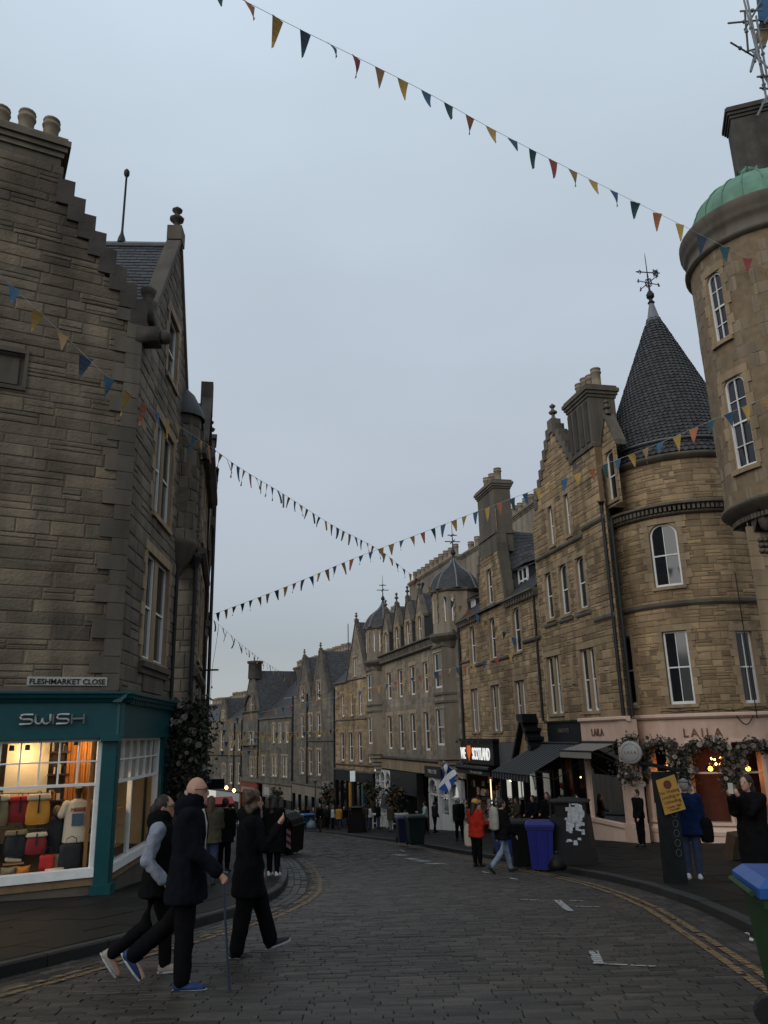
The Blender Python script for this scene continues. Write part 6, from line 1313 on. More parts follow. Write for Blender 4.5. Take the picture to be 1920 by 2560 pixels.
# poster-covered communal bin
def litter_bin(label,p,rz,w,d,h,top,grp=None,name='litter_bin',taper=.82):
    o=empty(name,p,label,'bin',grp,rz); M=Matrix.Translation(V(p))@Matrix.Rotation(rz,4,'Z'); X=lambda x,y,z:M@V((x,y,z)); t=taper
    mb=MB(); mb.hexa([X(-w/2,-d/2,.0),X(w/2,-d/2,.0),X(w/2,d/2,.0),X(-w/2,d/2,0),X(-w/2*t,-d/2*t,h*.72),X(w/2*t,-d/2*t,h*.72),X(w/2*t,d/2*t,h*.72),X(-w/2*t,d/2*t,h*.72)]); mb.build('body',MATS['bin_black'],o)
    mb=MB()
    for sx in(-1,1):
        for sy in(-1,1): mb.hexa([X(sx*w/2*t-.05*sx,sy*d/2*t-.05*sy,h*.72),X(sx*w/2*t,sy*d/2*t-.05*sy,h*.72),X(sx*w/2*t,sy*d/2*t,h*.72),X(sx*w/2*t-.05*sx,sy*d/2*t,h*.72),X(sx*w/2*t*.98-.05*sx,sy*d/2*t*.98-.05*sy,h*.92),X(sx*w/2*t*.98,sy*d/2*t*.98-.05*sy,h*.92),X(sx*w/2*t*.98,sy*d/2*t*.98,h*.92),X(sx*w/2*t*.98-.05*sx,sy*d/2*t*.98,h*.92)])
    mb.hexa([X(-w*.3,-d*.3,h*.7),X(w*.3,-d*.3,h*.7),X(w*.3,d*.3,h*.7),X(-w*.3,d*.3,h*.7),X(-w*.3,-d*.3,h*.92),X(w*.3,-d*.3,h*.92),X(w*.3,d*.3,h*.92),X(-w*.3,d*.3,h*.92)]); mb.build('opening_frame',MATS['bin_black'],o)
    mb=MB(); q=[(-.47,-.47),(.47,-.47),(.47,.47),(-.47,.47)]; e=t*1.12
    mb.add([X(x*w*e,y*d*e,h*.92) for x,y in q]+[X(x*w*e,y*d*e,h*.945) for x,y in q]+[X(0,0,h)],[(0,1,5,4),(1,2,6,5),(2,3,7,6),(3,0,4,7),(4,5,8),(5,6,8),(6,7,8),(7,4,8),(0,1,2,3)]); mb.build('roof',MATS['bin_black'],o); return o,X
pb=gpx(1436,2160,PV); PB,X=litter_bin('large black street bin plastered with torn white posters',pb,R(-22),1.02,.8,1.52,0,taper=.86)
mat('poster',(.30,.32,.34),.8,.5,14)
for k in range(34):
    mb=MB(); x=U(-.02,.36); z=U(.78,1.38) if k<22 else U(.5,1.4); y=-.40+.055*z*.7; w,h=U(.02,.09),U(.015,.07); 
    if k<4: x,z,w,h=.08+.07*k,1.05+U(-.12,.2),.1,.14
    a=[X(x-w,y-.008+.04*0,z-h+U(-.02,.02)),X(x+w,y-.008,z-h+U(-.02,.02)),X(x+w*U(.6,1),y-.002,z+h),X(x-w*U(.5,1),y-.002,z+h)]; mb.quad(*a); mb.build('torn_poster',MATS['poster'],PB)
litter_bin('black litter bin on the far pavement near the yellow coat',gpx(893,2081,PV),R(-15),1.0,.9,1.6,0,'black litter bins')
litter_bin('black litter bin farthest down the right pavement',gpx(808,2070,PV),R(-15),.8,.8,1.3,0,'black litter bins')
# big wheeled communal bin at the left bend
cb=gpx(703,2136,.0); o=empty('communal_bin',cb,'large dark rounded communal bin with red and white chevrons at the left bend','bin',None,R(-15)); M=Matrix.Translation(cb)@Matrix.Rotation(R(-15),4,'Z'); X=lambda x,y,z:M@V((x,y,z))
prof=[(-.62,.1),(.62,.1),(.68,1.0),(.6,1.22),(.35,1.42),(0,1.5),(-.35,1.42),(-.6,1.22),(-.68,1.0)]
mb=MB(); mb.prism([X(a,-.6,z) for a,z in prof],M.to_3x3()@V((0,1.2,0))); mb.build('body',MATS['bin_black'],o)
mb=MB(); mb.hexa([X(x,y,z) for z in(.98,1.04) for x,y in((-.74,-.66),(.74,-.66),(.74,.66),(-.74,.66))]); mb.build('rim',MATS['bin_black'],o)
mb=MB(); mb.hexa([X(x,y,z) for z in(.3,1.46) for x,y in((-.30,-.68),(-.2,-.68),(-.2,-.6),(-.30,-.6))]); mb.build('lift_bar',MATS['galv'],o)
for k in range(6):
    mb=MB(); z=.35+k*.12; mb.quad(X(.44,-.612,z),X(.62,-.612,z-.1),X(.62,-.612,z+.02),X(.44,-.612,z+.12)); mb.build('chevron',mat('chev_red',(.22,.02,.015),.6) if k%2 else MATS['white_paint'],o)
for sx in(-1,1):
    for sy in(-1,1): mb=MB(); mb.lathe(X(sx*.45,sy*.45,.08),[(0,-.03),(.08,-.03),(.08,.03),(0,.03)],10,ax=(1,0,0)); mb.build('wheel',MATS['rubber'],o)
# rubbish bags
for x,y,lb,m in((770,2071,'white rubbish bag slumped by the far bins',MATS['signwhite']),(778,2073,'bluish rubbish bag at the far kerb',mat('bag_blue',(.16,.22,.27),.5)),(1395,2176,'small black rubbish bag slumped at the kerb beside the blue bin',MATS['bin_black'])):
    p=gpx(x,y,PV); mb=MB(); n=10; vs=[]; r=.42 if m is not MATS['bin_black'] else .2
    mb.lathe(p,[(0,0),(r*.9,.02),(r*1.05,r*.5),(r*.85,r*1.1),(r*.4,r*1.5),(r*.12,r*1.7),(r*.3,r*1.9),(0,r*1.85)],12)
    mb.v=[(a+U(-.05,.05)*r*2,b+U(-.05,.05)*r*2,c+U(-.03,.03)*r) for a,b,c in mb.v]; tag(mb.build('rubbish_bag',m,None,True),lb,'bag','rubbish bags at the kerb')
# parking meter with tilted panel and yellow notice
pm=gpx(1690,2208,PV); o=empty('parking_meter',pm,'dark graffitied parking ticket machine with tilted solar panel','parking meter',None,R(6)); M=Matrix.Translation(pm)@Matrix.Rotation(R(6),4,'Z'); X=lambda x,y,z:M@V((x,y,z))
mb=MB(); mb.hexa([X(x,y,z) for z,q in((0,1),(1.32,.93)) for x,y in((-.165*q,-.13*q),(.165*q,-.13*q),(.165*q,.13*q),(-.165*q,.13*q))]); mb.build('pillar',mat('meter',(.009,.011,.012),.5,.4,6,spec=.15),o)
mb=MB(); mb.hexa([X(x,y,z) for z in(1.32,1.85) for x,y in((-.17,-.14),(.19,-.14),(.19,.13),(-.17,.13))]); mb.build('head',MATS['shop_black'],o)
mb=MB(); mb.hexa([X(x,y,z+(.08 if x<0 else -.06)) for z in(1.9,1.95) for x,y in((-.3,-.2),(.3,-.2),(.3,.2),(-.3,.2))]); mb.build('solar_panel',MATS['shop_black'],o)
mb=MB()
for k in range(5): mb.tube([X(.05+.05*math.cos(a*.7),-.152,1.15-.16*k+.06*math.sin(a*.7)) for a in range(10)],.004,4)
mb.build('graffiti',mat('graffiti',(.08,.09,.09),.6),o)
NT=empty('paper_notice',X(-.06,-.25,1.4),'tilted yellow paper notice strapped to the ticket machine','notice')
nq=frame_mat(X(.0,-.18,1.48),M.to_3x3()@V((1,0,.22)),M.to_3x3()@V((-.2,0,1)))@Matrix.Scale(.84,4)
mb=MB(); mb.prism([nq@V(a) for a in((-.24,-.36,0),(.24,-.36,0),(.22,.36,0),(-.22,.34,0))],nq.to_3x3()@V((0,0,.012))); mb.build('sheet',mat('notice_yellow',(.33,.19,.04),.8,.25,6),NT)
mb=MB(); mb.lathe(nq@V((0,.2,.014)),[(0,0),(.075,0),(.075,.004),(0,.004)],20,ax=nq.to_3x3()@V((0,0,1))); mb.build('emblem',MATS['redbrown'],NT)
for t_,y,s in(('No Waiting',.03,.095),('Loading or',-.07,.095),('Unloading',-.17,.095),('Tuesday  Sept',-.26,.06),('Overnight',-.32,.06)):
    me=text_mesh(t_,s,.002,.001); me.materials.append(MATS['redbrown']); link('lettering',me,NT,nq@Matrix.Translation((0,y,.014)))
# ------------------------------------------------------------------ flag
fo=empty('flag',at(1108,1905,44.5),'blue and white saltire flag hanging from an angled pole','flag'); YF=44.5
c=[at(1110,1908,YF),at(1140,1927,YF-.4),at(1124,1986,YF-.2),at(1094,1970,YF+.3)]
def FQ(u,v,dz=0.):
    p=c[0].lerp(c[1],u).lerp(c[3].lerp(c[2],u),v); return p+V((.06*math.sin(u*7+v*3),-.12*math.sin(u*6+v*4)-dz,.0))
mb=MB(); n=10
for i in range(n):
    for j in range(n): mb.quad(FQ(i/n,j/n),FQ((i+1)/n,j/n),FQ((i+1)/n,(j+1)/n),FQ(i/n,(j+1)/n))
mb.build('cloth',mat('flag_cloth',(.012,.055,.26),.8,.15,5),fo,True)
mb=MB(); h=.085
for d in(0,1):
    for i in range(14):
        t0,t1=i/14,(i+1)/14; s=lambda t,o:(min(1,max(0,t+o)),min(1,max(0,(t if d==0 else 1-t)-(o if d==0 else -o))))
        mb.quad(*[FQ(*s(t,o),.03+.006*d) for t,o in((t0,-h),(t1,-h),(t1,h),(t0,h))])
mb.build('saltire',mat('flag_white',(.62,.62,.62),.8,.1,5),fo,True)
mb=MB(); mb.tube([at(1109,1903,YF),at(1156,1947,YF+1.2)],.025,6); mb.build('pole',MATS['whitewood'],fo)
# ------------------------------------------------------------------ souvenir racks and goods
GOODS=[mat('goods_%d'%i,c,.7,.3,8) for i,c in enumerate(((.30,.27,.22),(.22,.10,.05),(.10,.03,.02),(.05,.07,.14),(.32,.30,.28),(.12,.10,.05),(.03,.05,.03)))]
def rack(label,p,w,h,rows,cols,rz,grp='souvenir racks outside the lit shop'):
    o=empty('card_rack',p,label,'rack',grp,rz); M=Matrix.Translation(V(p))@Matrix.Rotation(rz,4,'Z'); X=lambda x,y,z:M@V((x,y,z)); mb=MB()
    for x in(-w/2,w/2): mb.tube([X(x,0,0),X(x,0,h)],.02,5)
    for r in range(rows+1): z=h*(.15+.85*r/rows); mb.tube([X(-w/2,-.05,z),X(w/2,-.05,z)],.012,4)
    mb.tube([X(-w/2,.25,0),X(-w/2,0,.2)],.02,5); mb.tube([X(w/2,.25,0),X(w/2,0,.2)],.02,5); mb.build('frame',MATS['iron'],o)
    for r in range(rows):
        for k in range(cols):
            m_=MB(); x=-w/2+w*(k+.5)/cols; z=h*(.15+.85*r/rows); a=w/cols*.45; b=h*.85/rows*.7; m_.hexa([X(x-a,-.07,z),X(x+a,-.07,z),X(x+a,-.05,z),X(x-a,-.05,z),X(x-a,-.02,z+b),X(x+a,-.02,z+b),X(x+a,0,z+b),X(x-a,0,z+b)]); m_.build('card',random.choice(GOODS),o)
    return o
rz3=math.atan2(TF.n.y,TF.n.x)+math.pi/2
def tfp(x,y,d): s,z=TF.px(x,y,d); return TF.pt(s,d,z)
for k,(x,d,w,lb) in enumerate(((1165,1.0,1.0,'pale card rack at the left end of the souvenir shop'),(1200,.8,.8,'postcard rack left of the lit souvenir doorway'),(1228,.9,.8,'postcard rack beside the lit doorway pole'),(1250,.8,.9,'dark postcard rack nearest the striped awning'))):
    s=TF.px(x,2040,d)[0]; p=TF.pt(s,d,0); p.z=gz(p.y)+PV; rack(lb,p,w,1.75,8,4,rz3)
# merchandise hung in the souvenir shop window
for k in range(46):
    s=U(13.4,18.7); z=U(-4.9,-2.5); m_=MB(); w=U(.1,.26); h=U(.15,.4); fbox(m_,TF,s,s+w,-U(.2,.5),-.15,z,z+h); ob=m_.build('souvenir',random.choice(GOODS),R3)
o=empty('lit_pole',tfp(1232,1960,.1),'bright strip light on the souvenir shop doorway','lamp'); mb=MB(); s=TF.px(1232,1960)[0]; mb.tube([TF.pt(s,.12,-5.2),TF.pt(s,.12,-2.5)],.035,6); mb.build('tube',mat('striplight',(1,.8,.55),.5,0,emit=(1,.72,.42),estr=1.6),o)
l=bpy.data.lights.new('lamp_light','POINT'); l.energy=28; l.color=(1,.75,.5); l.shadow_soft_size=.2; lo=bpy.data.objects.new('lamp_light',l); COL.objects.link(lo); lo.parent=o; lo.matrix_parent_inverse=WM[o.name].inverted(); lo.location=TF.pt(s+.3,-.7,-2.8)
# lights inside the white arched shops
for x,y,lb in((955,1961,'upper warm bulb in the first white arch'),(955,1982,'middle warm bulb in the first white arch'),(957,2013,'low warm bulb in the first white arch'),(996,2021,'lit lamp in the third white arch'),(1086,2027,'warm glow low in the white shop window by the flag')):
    s,z=F4.px(x,y,-.5); bulb(F4.pt(s,-.5,z),lb,.14,6,'warm bulbs in the white arched shop windows')
# white bench tables
for x,y,lb in((950,2058,'white slatted side table outside the white arched shop'),(1000,2060,'white stool outside the dark shop door')):
    p=gpx(x,y+6,PV); p=V((p.x*.86,p.y*.86,gz(p.y*.86)+PV)); o=empty('white_table',p,lb,'table','white tables outside the arched shop'); 
    mb=MB(); mb.box(p+V((0,0,1.0)),(.6,.35,.04)); mb.build('top',MATS['white_shop'],o)
    for sx in(-1,1):
        for sy in(-1,1): mb=MB(); mb.box(p+V((sx*.52,sy*.28,.48)),(.04,.04,.48)); mb.build('leg',MATS['white_shop'],o)
    mb=MB(); mb.box(p+V((0,-.28,.4)),(.5,.02,.03)); mb.build('rail',MATS['white_shop'],o)
# far kiosk with red canopy
kp=at(548,1995,62); kp.z=gz(62)+PV; o=empty('kiosk',kp,'small pale kiosk with bright red canopy at the left of the far street','kiosk'); zk=at(548,1998,62).z
mb=MB(); mb.box((kp.x-.5,62,(zk+kp.z)/2-.3),(.75,.8,(zk-kp.z)/2-.3),.2); mb.build('cabin',mat('kiosk',(.22,.22,.21),.7),o)
mb=MB(); mb.box((kp.x+.1,61.5,zk-.1),(1.05,.9,.06),.3,R(12)); mb.build('canopy',mat('canopy_red',(.42,.03,.02),.7,.15,4),o)
mb=MB(); mb.box((kp.x+.1,61.4,zk-.22),(1.1,.95,.05),.3,R(12)); mb.build('canopy_edge',MATS['shop_black'],o)
pp=gpx(787,2060,PV); pp.y=min(pp.y,75); o=empty('lamp_post',(at(788,1985,58).x,58,gz(58)+PV),'thin grey post on the far pavement','street lamp'); mb=MB(); q=V((at(788,1985,58).x,58,gz(58)+PV)); mb.tube([q,q+V((0,0,at(788,1958,58).z-q.z))],.05,6); mb.build('post',MATS['galv'],o); mb=MB(); mb.lathe(q+V((0,0,at(788,1958,58).z-q.z)),[(.05,0),(.12,.05),(.14,.2),(0,.3)],8); mb.build('lamp_head',MATS['galv'],o)
# projecting dark sign by the climbing plant, far lit globe
mb=MB(); p=at(535,1960,24); mb.box(p,(.3,.05,.14)); tag(mb.build('hanging_sign',MATS['shop_black']),'dark rectangular hanging sign beyond the climbing plant','sign')
for x,y,lb in((566,1969,'white globe lamp on the far shops by the red canopy'),(585,1976,'warm lit sign lamp right of the red canopy')):
    p=at(x,y,72); bulb(p,lb,.16,4,'far lit lamps by the red canopy')
# ------------------------------------------------------------------ people
def skinm(n,c): return mat(n,c,.6,.12,12)
SKIN=[skinm('skin_light',(.33,.185,.13)),skinm('skin_mid',(.28,.15,.10))]
HAIRM={'dark':mat('hair_dark',(.012,.008,.006),.6,.3,20),'brown':mat('hair_brown',(.05,.028,.015),.6,.3,20),'grey':mat('hair_grey',(.22,.21,.20),.7,.2,20),'blond':mat('hair_blond',(.20,.13,.06),.6,.2,20)}
def cloth(n,c,r=.9,v=.3): return mat('cloth_'+n,c,r,v,7,.3,45,spec=.06)
CL={k:cloth(k,c) for k,c in dict(black=(.0045,.0045,.005),navy=(.0045,.0055,.0085),charcoal=(.012,.012,.013),red=(.30,.022,.012),mustard=(.42,.22,.04),jeans=(.035,.05,.085),palejeans=(.16,.19,.25),olive=(.05,.045,.03),grey=(.14,.14,.14),white=(.45,.45,.44),greyblue=(.20,.225,.27),brown=(.06,.038,.025),cream=(.38,.34,.27),blue=(.006,.014,.05),teal=(.02,.12,.13),maroon=(.08,.015,.015),mint=(.25,.36,.33)).items()}
SOLE=mat('sole',(.26,.28,.30),.7,.1,9); BLUESHOE=mat('blue_shoe',(.006,.025,.085),.6,.3,14); WHITESHOE=mat('white_shoe',(.5,.5,.49),.7,.15,9); BLACKSHOE=mat('black_shoe',(.012,.012,.012),.6)
def remesh(mb,vox,it=4):
    me=bpy.data.meshes.new('t'); me.from_pydata(mb.v,[],mb.f); o=bpy.data.objects.new('t',me)
    m=o.modifiers.new('r','REMESH'); m.mode='VOXEL'; m.voxel_size=vox
    s=o.modifiers.new('s','SMOOTH'); s.factor=.5; s.iterations=it
    r=evalmesh(o); bpy.data.meshes.remove(me)
    r.polygons.foreach_set('use_smooth',[True]*len(r.polygons)); return r
from mathutils import noise as mnoise
def folds(me,amp,fx=9.,fz=4.):   # cloth creases
    me.calc_loop_triangles() if False else None
    n=[v.normal.copy() for v in me.vertices]
    for v,q in zip(me.vertices,n):
        c=v.co; a=mnoise.noise(V((c.x*fx,c.y*fx,c.z*fz+c.x*3))); b=mnoise.noise(V((c.x*fx*2.4+7,c.y*fx*2.4,c.z*fz*2.2))); w=1-abs(a)*2.2; v.co=c+q*amp*(w*.8+b*.5)
    return me
def blob(mb,c,r,n=12):   # ellipsoid
    c=V(c); rx,ry,rz=(r,r,r) if not isinstance(r,(tuple,list)) else r
    vs=[];fs=[];k=8
    for i in range(k+1):
        p=math.pi*i/k
        for j in range(n): w=2*math.pi*j/n; vs.append((c.x+rx*math.sin(p)*math.cos(w),c.y+ry*math.sin(p)*math.sin(w),c.z+rz*math.cos(p)))
    for i in range(k):
        for j in range(n): fs.append((i*n+j,i*n+(j+1)%n,(i+1)*n+(j+1)%n,(i+1)*n+j))
    mb.add(vs,fs)
def limb(mb,pts,rs,n=10):
    mb.tube(pts,rs,n)
    for p,r in zip(pts,rs): blob(mb,p,r*.99,n)
def loft(mb,rings,n=16): # rings: (centre, half depth x, half width y), closed
    vs=[];fs=[]
    for c,a,b in rings:
        for j in range(n): w=2*math.pi*j/n; vs.append((c[0]+a*math.cos(w),c[1]+b*math.sin(w),c[2]))
    k=len(rings)
    for i in range(k-1):
        for j in range(n): fs.append((i*n+j,i*n+(j+1)%n,(i+1)*n+(j+1)%n,(i+1)*n+j))
    fs+=[tuple(range(n)),tuple((k-1)*n+j for j in range(n))]; mb.add(vs,fs)
def hand(mb,wr,d,up,s,curl=.5,grip=False):
    d=V(d).normalized(); up=V(up); sd=d.cross(up).normalized(); up=sd.cross(d); c=V(wr)+d*.045*s
    limb(mb,[V(wr),c,c+d*.045*s],[.026*s,.036*s,.034*s],8)
    for i in range(4):
        b=c+d*.05*s+sd*(i-1.5)*.020*s; L=(.068,.078,.074,.058)[i]*s; a=curl*1.1; d1=(d*math.cos(a*.5)-up*math.sin(a*.5)); d2=(d*math.cos(a*1.5)-up*math.sin(a*1.5)); d3=(d*math.cos(a*2.3)-up*math.sin(a*2.3))
        p1=b+d1*L*.45; p2=p1+d2*L*.32; p3=p2+d3*L*.25; limb(mb,[b,p1,p2,p3],[.0105*s,.010*s,.009*s,.008*s],7)
    b=c-sd*.03*s-d*.01*s; p1=b+(d*.6-sd*.7-up*.3*curl).normalized()*.035*s; p2=p1+(d*.9-sd*.2-up*.6*curl).normalized()*.03*s; limb(mb,[b,p1,p2],[.013*s,.012*s,.010*s],7)
def person(label,pos,H,head,top,trous,hair,skin=0,shoes=BLACKSHOE,legs=((0,0),(0,0)),arms=((0,.15,.08),(0,.15,.08)),hem=.47,bulk=1.,lean=0.,look=0.,nod=0.,vox=.022,sleeve=None,hat=None,style='short',wide=1.,coatlen=0.,grp=None,face=True,collar=False,handup=True,curl=.5):
    """head: heading in degrees (0 = +X). legs: (hip flex, knee bend) L,R radians. arms: (forward swing, elbow bend, abduction)."""
    p=V(pos); M=Matrix.Translation(p)@Matrix.Rotation(R(head),4,'Z'); S=H/1.75
    hipz=.52*H; th,sh=.245*H,.235*H; J={}
    lows=[]
    for k,(sg,(a,b)) in enumerate(zip((1,-1),legs)):
        h=V((0,sg*.055*H,hipz)); kn=h+V((math.sin(a)*th,0,-math.cos(a)*th)); an=kn+V((math.sin(a-b)*sh,0,-math.cos(a-b)*sh)); J[k]=(h,kn,an,a-b); lows.append(an.z-.04*H)
    dz=-min(lows)
    for k in(0,1): h,kn,an,t=J[k]; J[k]=(h+V((0,0,dz)),kn+V((0,0,dz)),an+V((0,0,dz)),t)
    hipz+=dz
    L=Matrix.Translation((0,0,hipz))@Matrix.Rotation(lean,4,'Y')@Matrix.Translation((0,0,-hipz)); up=lambda v:L@V(v)
    zz=lambda f:hipz+(f-.52)*H
    sk=SKIN[skin]
    A={}
    for k,(sg,(sw,eb,ab)) in enumerate(zip((1,-1),arms)):
        s=up((0,sg*.112*H,zz(.81))); d1=V((math.sin(sw)*math.cos(ab),sg*math.sin(ab),-math.cos(sw)*math.cos(ab))); e=s+d1*.175*H; f=sw+eb; d2=V((math.sin(f)*math.cos(ab*.5),sg*math.sin(ab)*.3-sg*.15*math.sin(eb),-math.cos(f))).normalized(); w=e+d2*.15*H; A[k]=(s,e,w,d2)
    hd=up((0,0,zz(.93)))+V((.012*H,0,0)); HR=Matrix.Rotation(look,4,'Z')@Matrix.Rotation(nod,4,'Y'); hp=lambda v:hd+HR@V(v)*S
    # body: one continuous skin
    mb=MB()
    blob(mb,hd,(.097*S,.076*S,.118*S)); blob(mb,hp((.02,0,-.05)),(.07*S,.062*S,.075*S))
    if face:
        limb(mb,[hp((.088,0,.02)),hp((.116,0,-.028))],[.010*S,.015*S],8); blob(mb,hp((.075,0,-.095)),(.028*S,.03*S,.022*S)); blob(mb,hp((.08,0,.035)),(.02*S,.05*S,.012*S)); limb(mb,[hp((.093,-.018,-.062)),hp((.098,0,-.06)),hp((.093,.018,-.062))],[.009*S]*3,6)
        for sg in(1,-1): blob(mb,hp((-.01,sg*.077,-.005)),(.022*S,.01*S,.034*S))
    limb(mb,[hd+V((-.01,0,-.07*S)),up((0,0,zz(.835)))],[.052*S,.06*S])
    loft(mb,[(up((0,0,zz(z))),a*H,b*H) for z,a,b in((.84,.03,.04),(.815,.05,.10),(.76,.06,.105),(.68,.055,.09),(.60,.05,.08),(.53,.055,.095),(.48,.05,.09))])
    for k in(0,1):
        h,kn,an,t=J[k]; limb(mb,[h,kn,an],[.05*H,.032*H,.022*H]); limb(mb,[an,an+V((math.cos(t)*.09*H,0,math.sin(t)*.09*H-.03*H))],[.02*H,.016*H],8)
        s,e,w,d2=A[k]; limb(mb,[s,e,w],[.03*H,.025*H,.018*H]); hand(mb,w,d2,V((0,0,1)) if abs(d2.z)<.8 else V((1,0,0)),S*.95,curl if isinstance(curl,(int,float)) else curl[k])
    o=empty('person',p,label,'person',grp,R(head))
    def fin(me,name,m,par=o): me.transform(M); me.materials.append(m); return link(name,me,par)
    bd=fin(remesh(mb,min(vox,.016) if vox<.02 else vox,3),'body',sk)
    # trousers
    mb=MB(); loft(mb,[((0,0,zz(.56)),.062*H,.095*H),((0,0,zz(.5)),.07*H,.105*H),((0,0,zz(.465)),.062*H,.1*H)])
    for k in(0,1): h,kn,an,t=J[k]; limb(mb,[h,kn,an+(kn-an)*.05],[.058*H*wide,.044*H*wide,.033*H*wide*(1 if wide<=1.05 else 1.12)])
    tr=remesh(mb,vox,3); fin(folds(tr,.011) if vox<.03 else tr,'trousers',trous)
    # top / coat
    mb=MB(); b=bulk
    rings=[(.855,.035,.045),(.84,.05,.075),(.815,.062,.118),(.77,.072,.125),(.70,.075,.12),(.62,.07,.112),(.55,.078,.12),(.5,.082,.122)]
    if hem<.5: rings+=[(.5-(.5-hem)*f,.082+.012*f,.122+.012*f) for f in(.5,1.)]
    loft(mb,[(up((0,0,zz(z))) if z>.52 else V((0,0,zz(z)))+(V((0,0,0))),a*H*b,bb*H*(b if z<.8 else 1)) for z,a,bb in rings if z>=hem-.001])
    sl=sleeve is None
    if collar: limb(mb,[up((-.03*H,0,zz(.845))),up((.0,0,zz(.875)))],[.065*H,.06*H])
    def arm_into(m_):
        for k in(0,1): s,e,w,d2=A[k]; limb(m_,[s+(V((0,0,s.z))-V((0,0,s.z)))*0,e,w-d2*.01*H],[.042*H*b,.036*H*b,.028*H*b])
    if sl: arm_into(mb)
    ct=remesh(mb,vox,3); fin(folds(ct,.014,7,5) if vox<.03 else ct,'coat' if hem<.5 else 'jacket',top)
    if not sl: mb=MB(); arm_into(mb); fin(folds(remesh(mb,vox*.8,2),.012,10,9),'sleeves',sleeve)
    # shoes
    for k in(0,1):
        h,kn,an,t=J[k]; c,s_=math.cos(t),math.sin(t); f=lambda x,z:an+V((x*c-z*s_,0,x*s_+z*c))
        mb=MB(); limb(mb,[f(-.02*H,-.018*H),f(.05*H,-.022*H),f(.10*H,-.027*H)],[.026*H,.026*H,.02*H],8); limb(mb,[f(-.015*H,.01*H),f(0.01*H,-.01*H)],[.026*H,.026*H],8)
        sh_=fin(remesh(mb,min(vox,.016),2),'shoe',shoes)
        if shoes in(BLUESHOE,WHITESHOE) or vox<.02:
            mb=MB(); poly=[(-.047,.0),(.0,.022),(.07,.028),(.115,.018),(.125,0),(.115,-.018),(.07,-.028),(0,-.022)]
            vs=[f(x*H,-.040*H)+V((0,y*H,0)) for x,y in poly]+[f(x*H,-.030*H)+V((0,y*H,0)) for x,y in poly]; n=len(poly); mb.add(vs,[tuple(range(n)),tuple(range(n,2*n))]+[(i,(i+1)%n,(i+1)%n+n,i+n) for i in range(n)]); me=bpy.data.meshes.new('sole'); me.from_pydata(mb.v,[],mb.f); fin(me,'sole',SOLE,sh_)
    # hair
    if hair:
        mb=MB(); r=.105*S
        if style=='short': blob(mb,hp((-.018,0,.022)),(.098*S,.084*S,.108*S)); blob(mb,hp((-.045,0,-.03)),(.06*S,.07*S,.07*S))
        elif style=='long': blob(mb,hp((-.022,0,.022)),(.10*S,.088*S,.11*S)); limb(mb,[hp((-.05,0,0)),hp((-.07,0,-.14)),hp((-.08,0,-.27))],[.085*S,.08*S,.06*S])
        elif style=='bun': blob(mb,hp((-.025,0,.022)),(.096*S,.083*S,.106*S)); blob(mb,hp((-.11,0,-.02)),.05*S); limb(mb,[hp((-.1,0,-.06)),hp((-.1,0,-.17))],[.05*S,.06*S])
        elif style=='curly':
            for i in range(40): w=U(0,6.28); z=U(-.1,.13); blob(mb,hp((-.03+.085*math.cos(w)*(.9),.09*math.sin(w),z+.0)) if math.cos(w)<.55 or z>.06 else hp((-.05,0,.1)),.038*S,6)
            blob(mb,hp((-.02,0,.03)),(.1*S,.088*S,.11*S))
        elif style=='bald': limb(mb,[hp((-.075,-.055,-.03)),hp((-.092,0,-.02)),hp((-.075,.055,-.03))],[.018*S,.022*S,.018*S],8)
        fin(folds(remesh(mb,min(vox,.016),2),.008,30,12),'hair',hair)
    if hat:
        m_,kind=hat; mb=MB()
        if kind=='beanie': blob(mb,hp((-.015,0,.055)),(.122*S,.106*S,.10*S)); 
        else: blob(mb,hp((-.01,0,.075)),(.115*S,.098*S,.05*S)); limb(mb,[hp((.1,0,.06)),hp((.15,0,.05))],[.03*S,.022*S],8)
        fin(remesh(mb,min(vox,.018),2),'hat',m_)
    if vox<.02 and face:
        for sg in(1,-1): mb=MB(); blob(mb,hp((.083,sg*.031,.012)),(.009*S,.012*S,.007*S),8); me=bpy.data.meshes.new('eye'); me.from_pydata(mb.v,[],mb.f); fin(me,'eye',MATS['iron'])
    X=lambda v:M@V(v)
    return dict(o=o,M=M,hd=hd,hp=hp,A=A,J=J,S=S,H=H,fin=fin,up=up,zz=zz)
def glasses(P):
    mb=MB(); hp=P['hp']; S=P['S']
    for sg in(1,-1): mb.tube([hp((.098,sg*(.032+.024*math.cos(a*.628)),.012+.019*math.sin(a*.628))) for a in range(11)],.003,4,False); mb.tube([hp((.098,sg*.056,.014)),hp((0,sg*.085,.014))],.003,4)
    mb.tube([hp((.1,-.01,.014)),hp((.1,.01,.014))],.003,4); me=bpy.data.meshes.new('glasses'); me.from_pydata(mb.v,[],mb.f); P['fin'](me,'glasses',MATS['iron'])
def bag(P,label,c,r,m,name='backpack'):
    mb=MB(); loft(mb,[((c[0],c[1],c[2]+z*r[2]),r[0]*k,r[1]*k) for z,k in((-1,.7),(-.9,.95),(-.3,1.05),(.5,1.),(.85,.8),(1,.4))],12); me=remesh(mb,.02,2); me.transform(P['M']); me.materials.append(m); o=link(name,me); tag(o,label,'bag'); return o
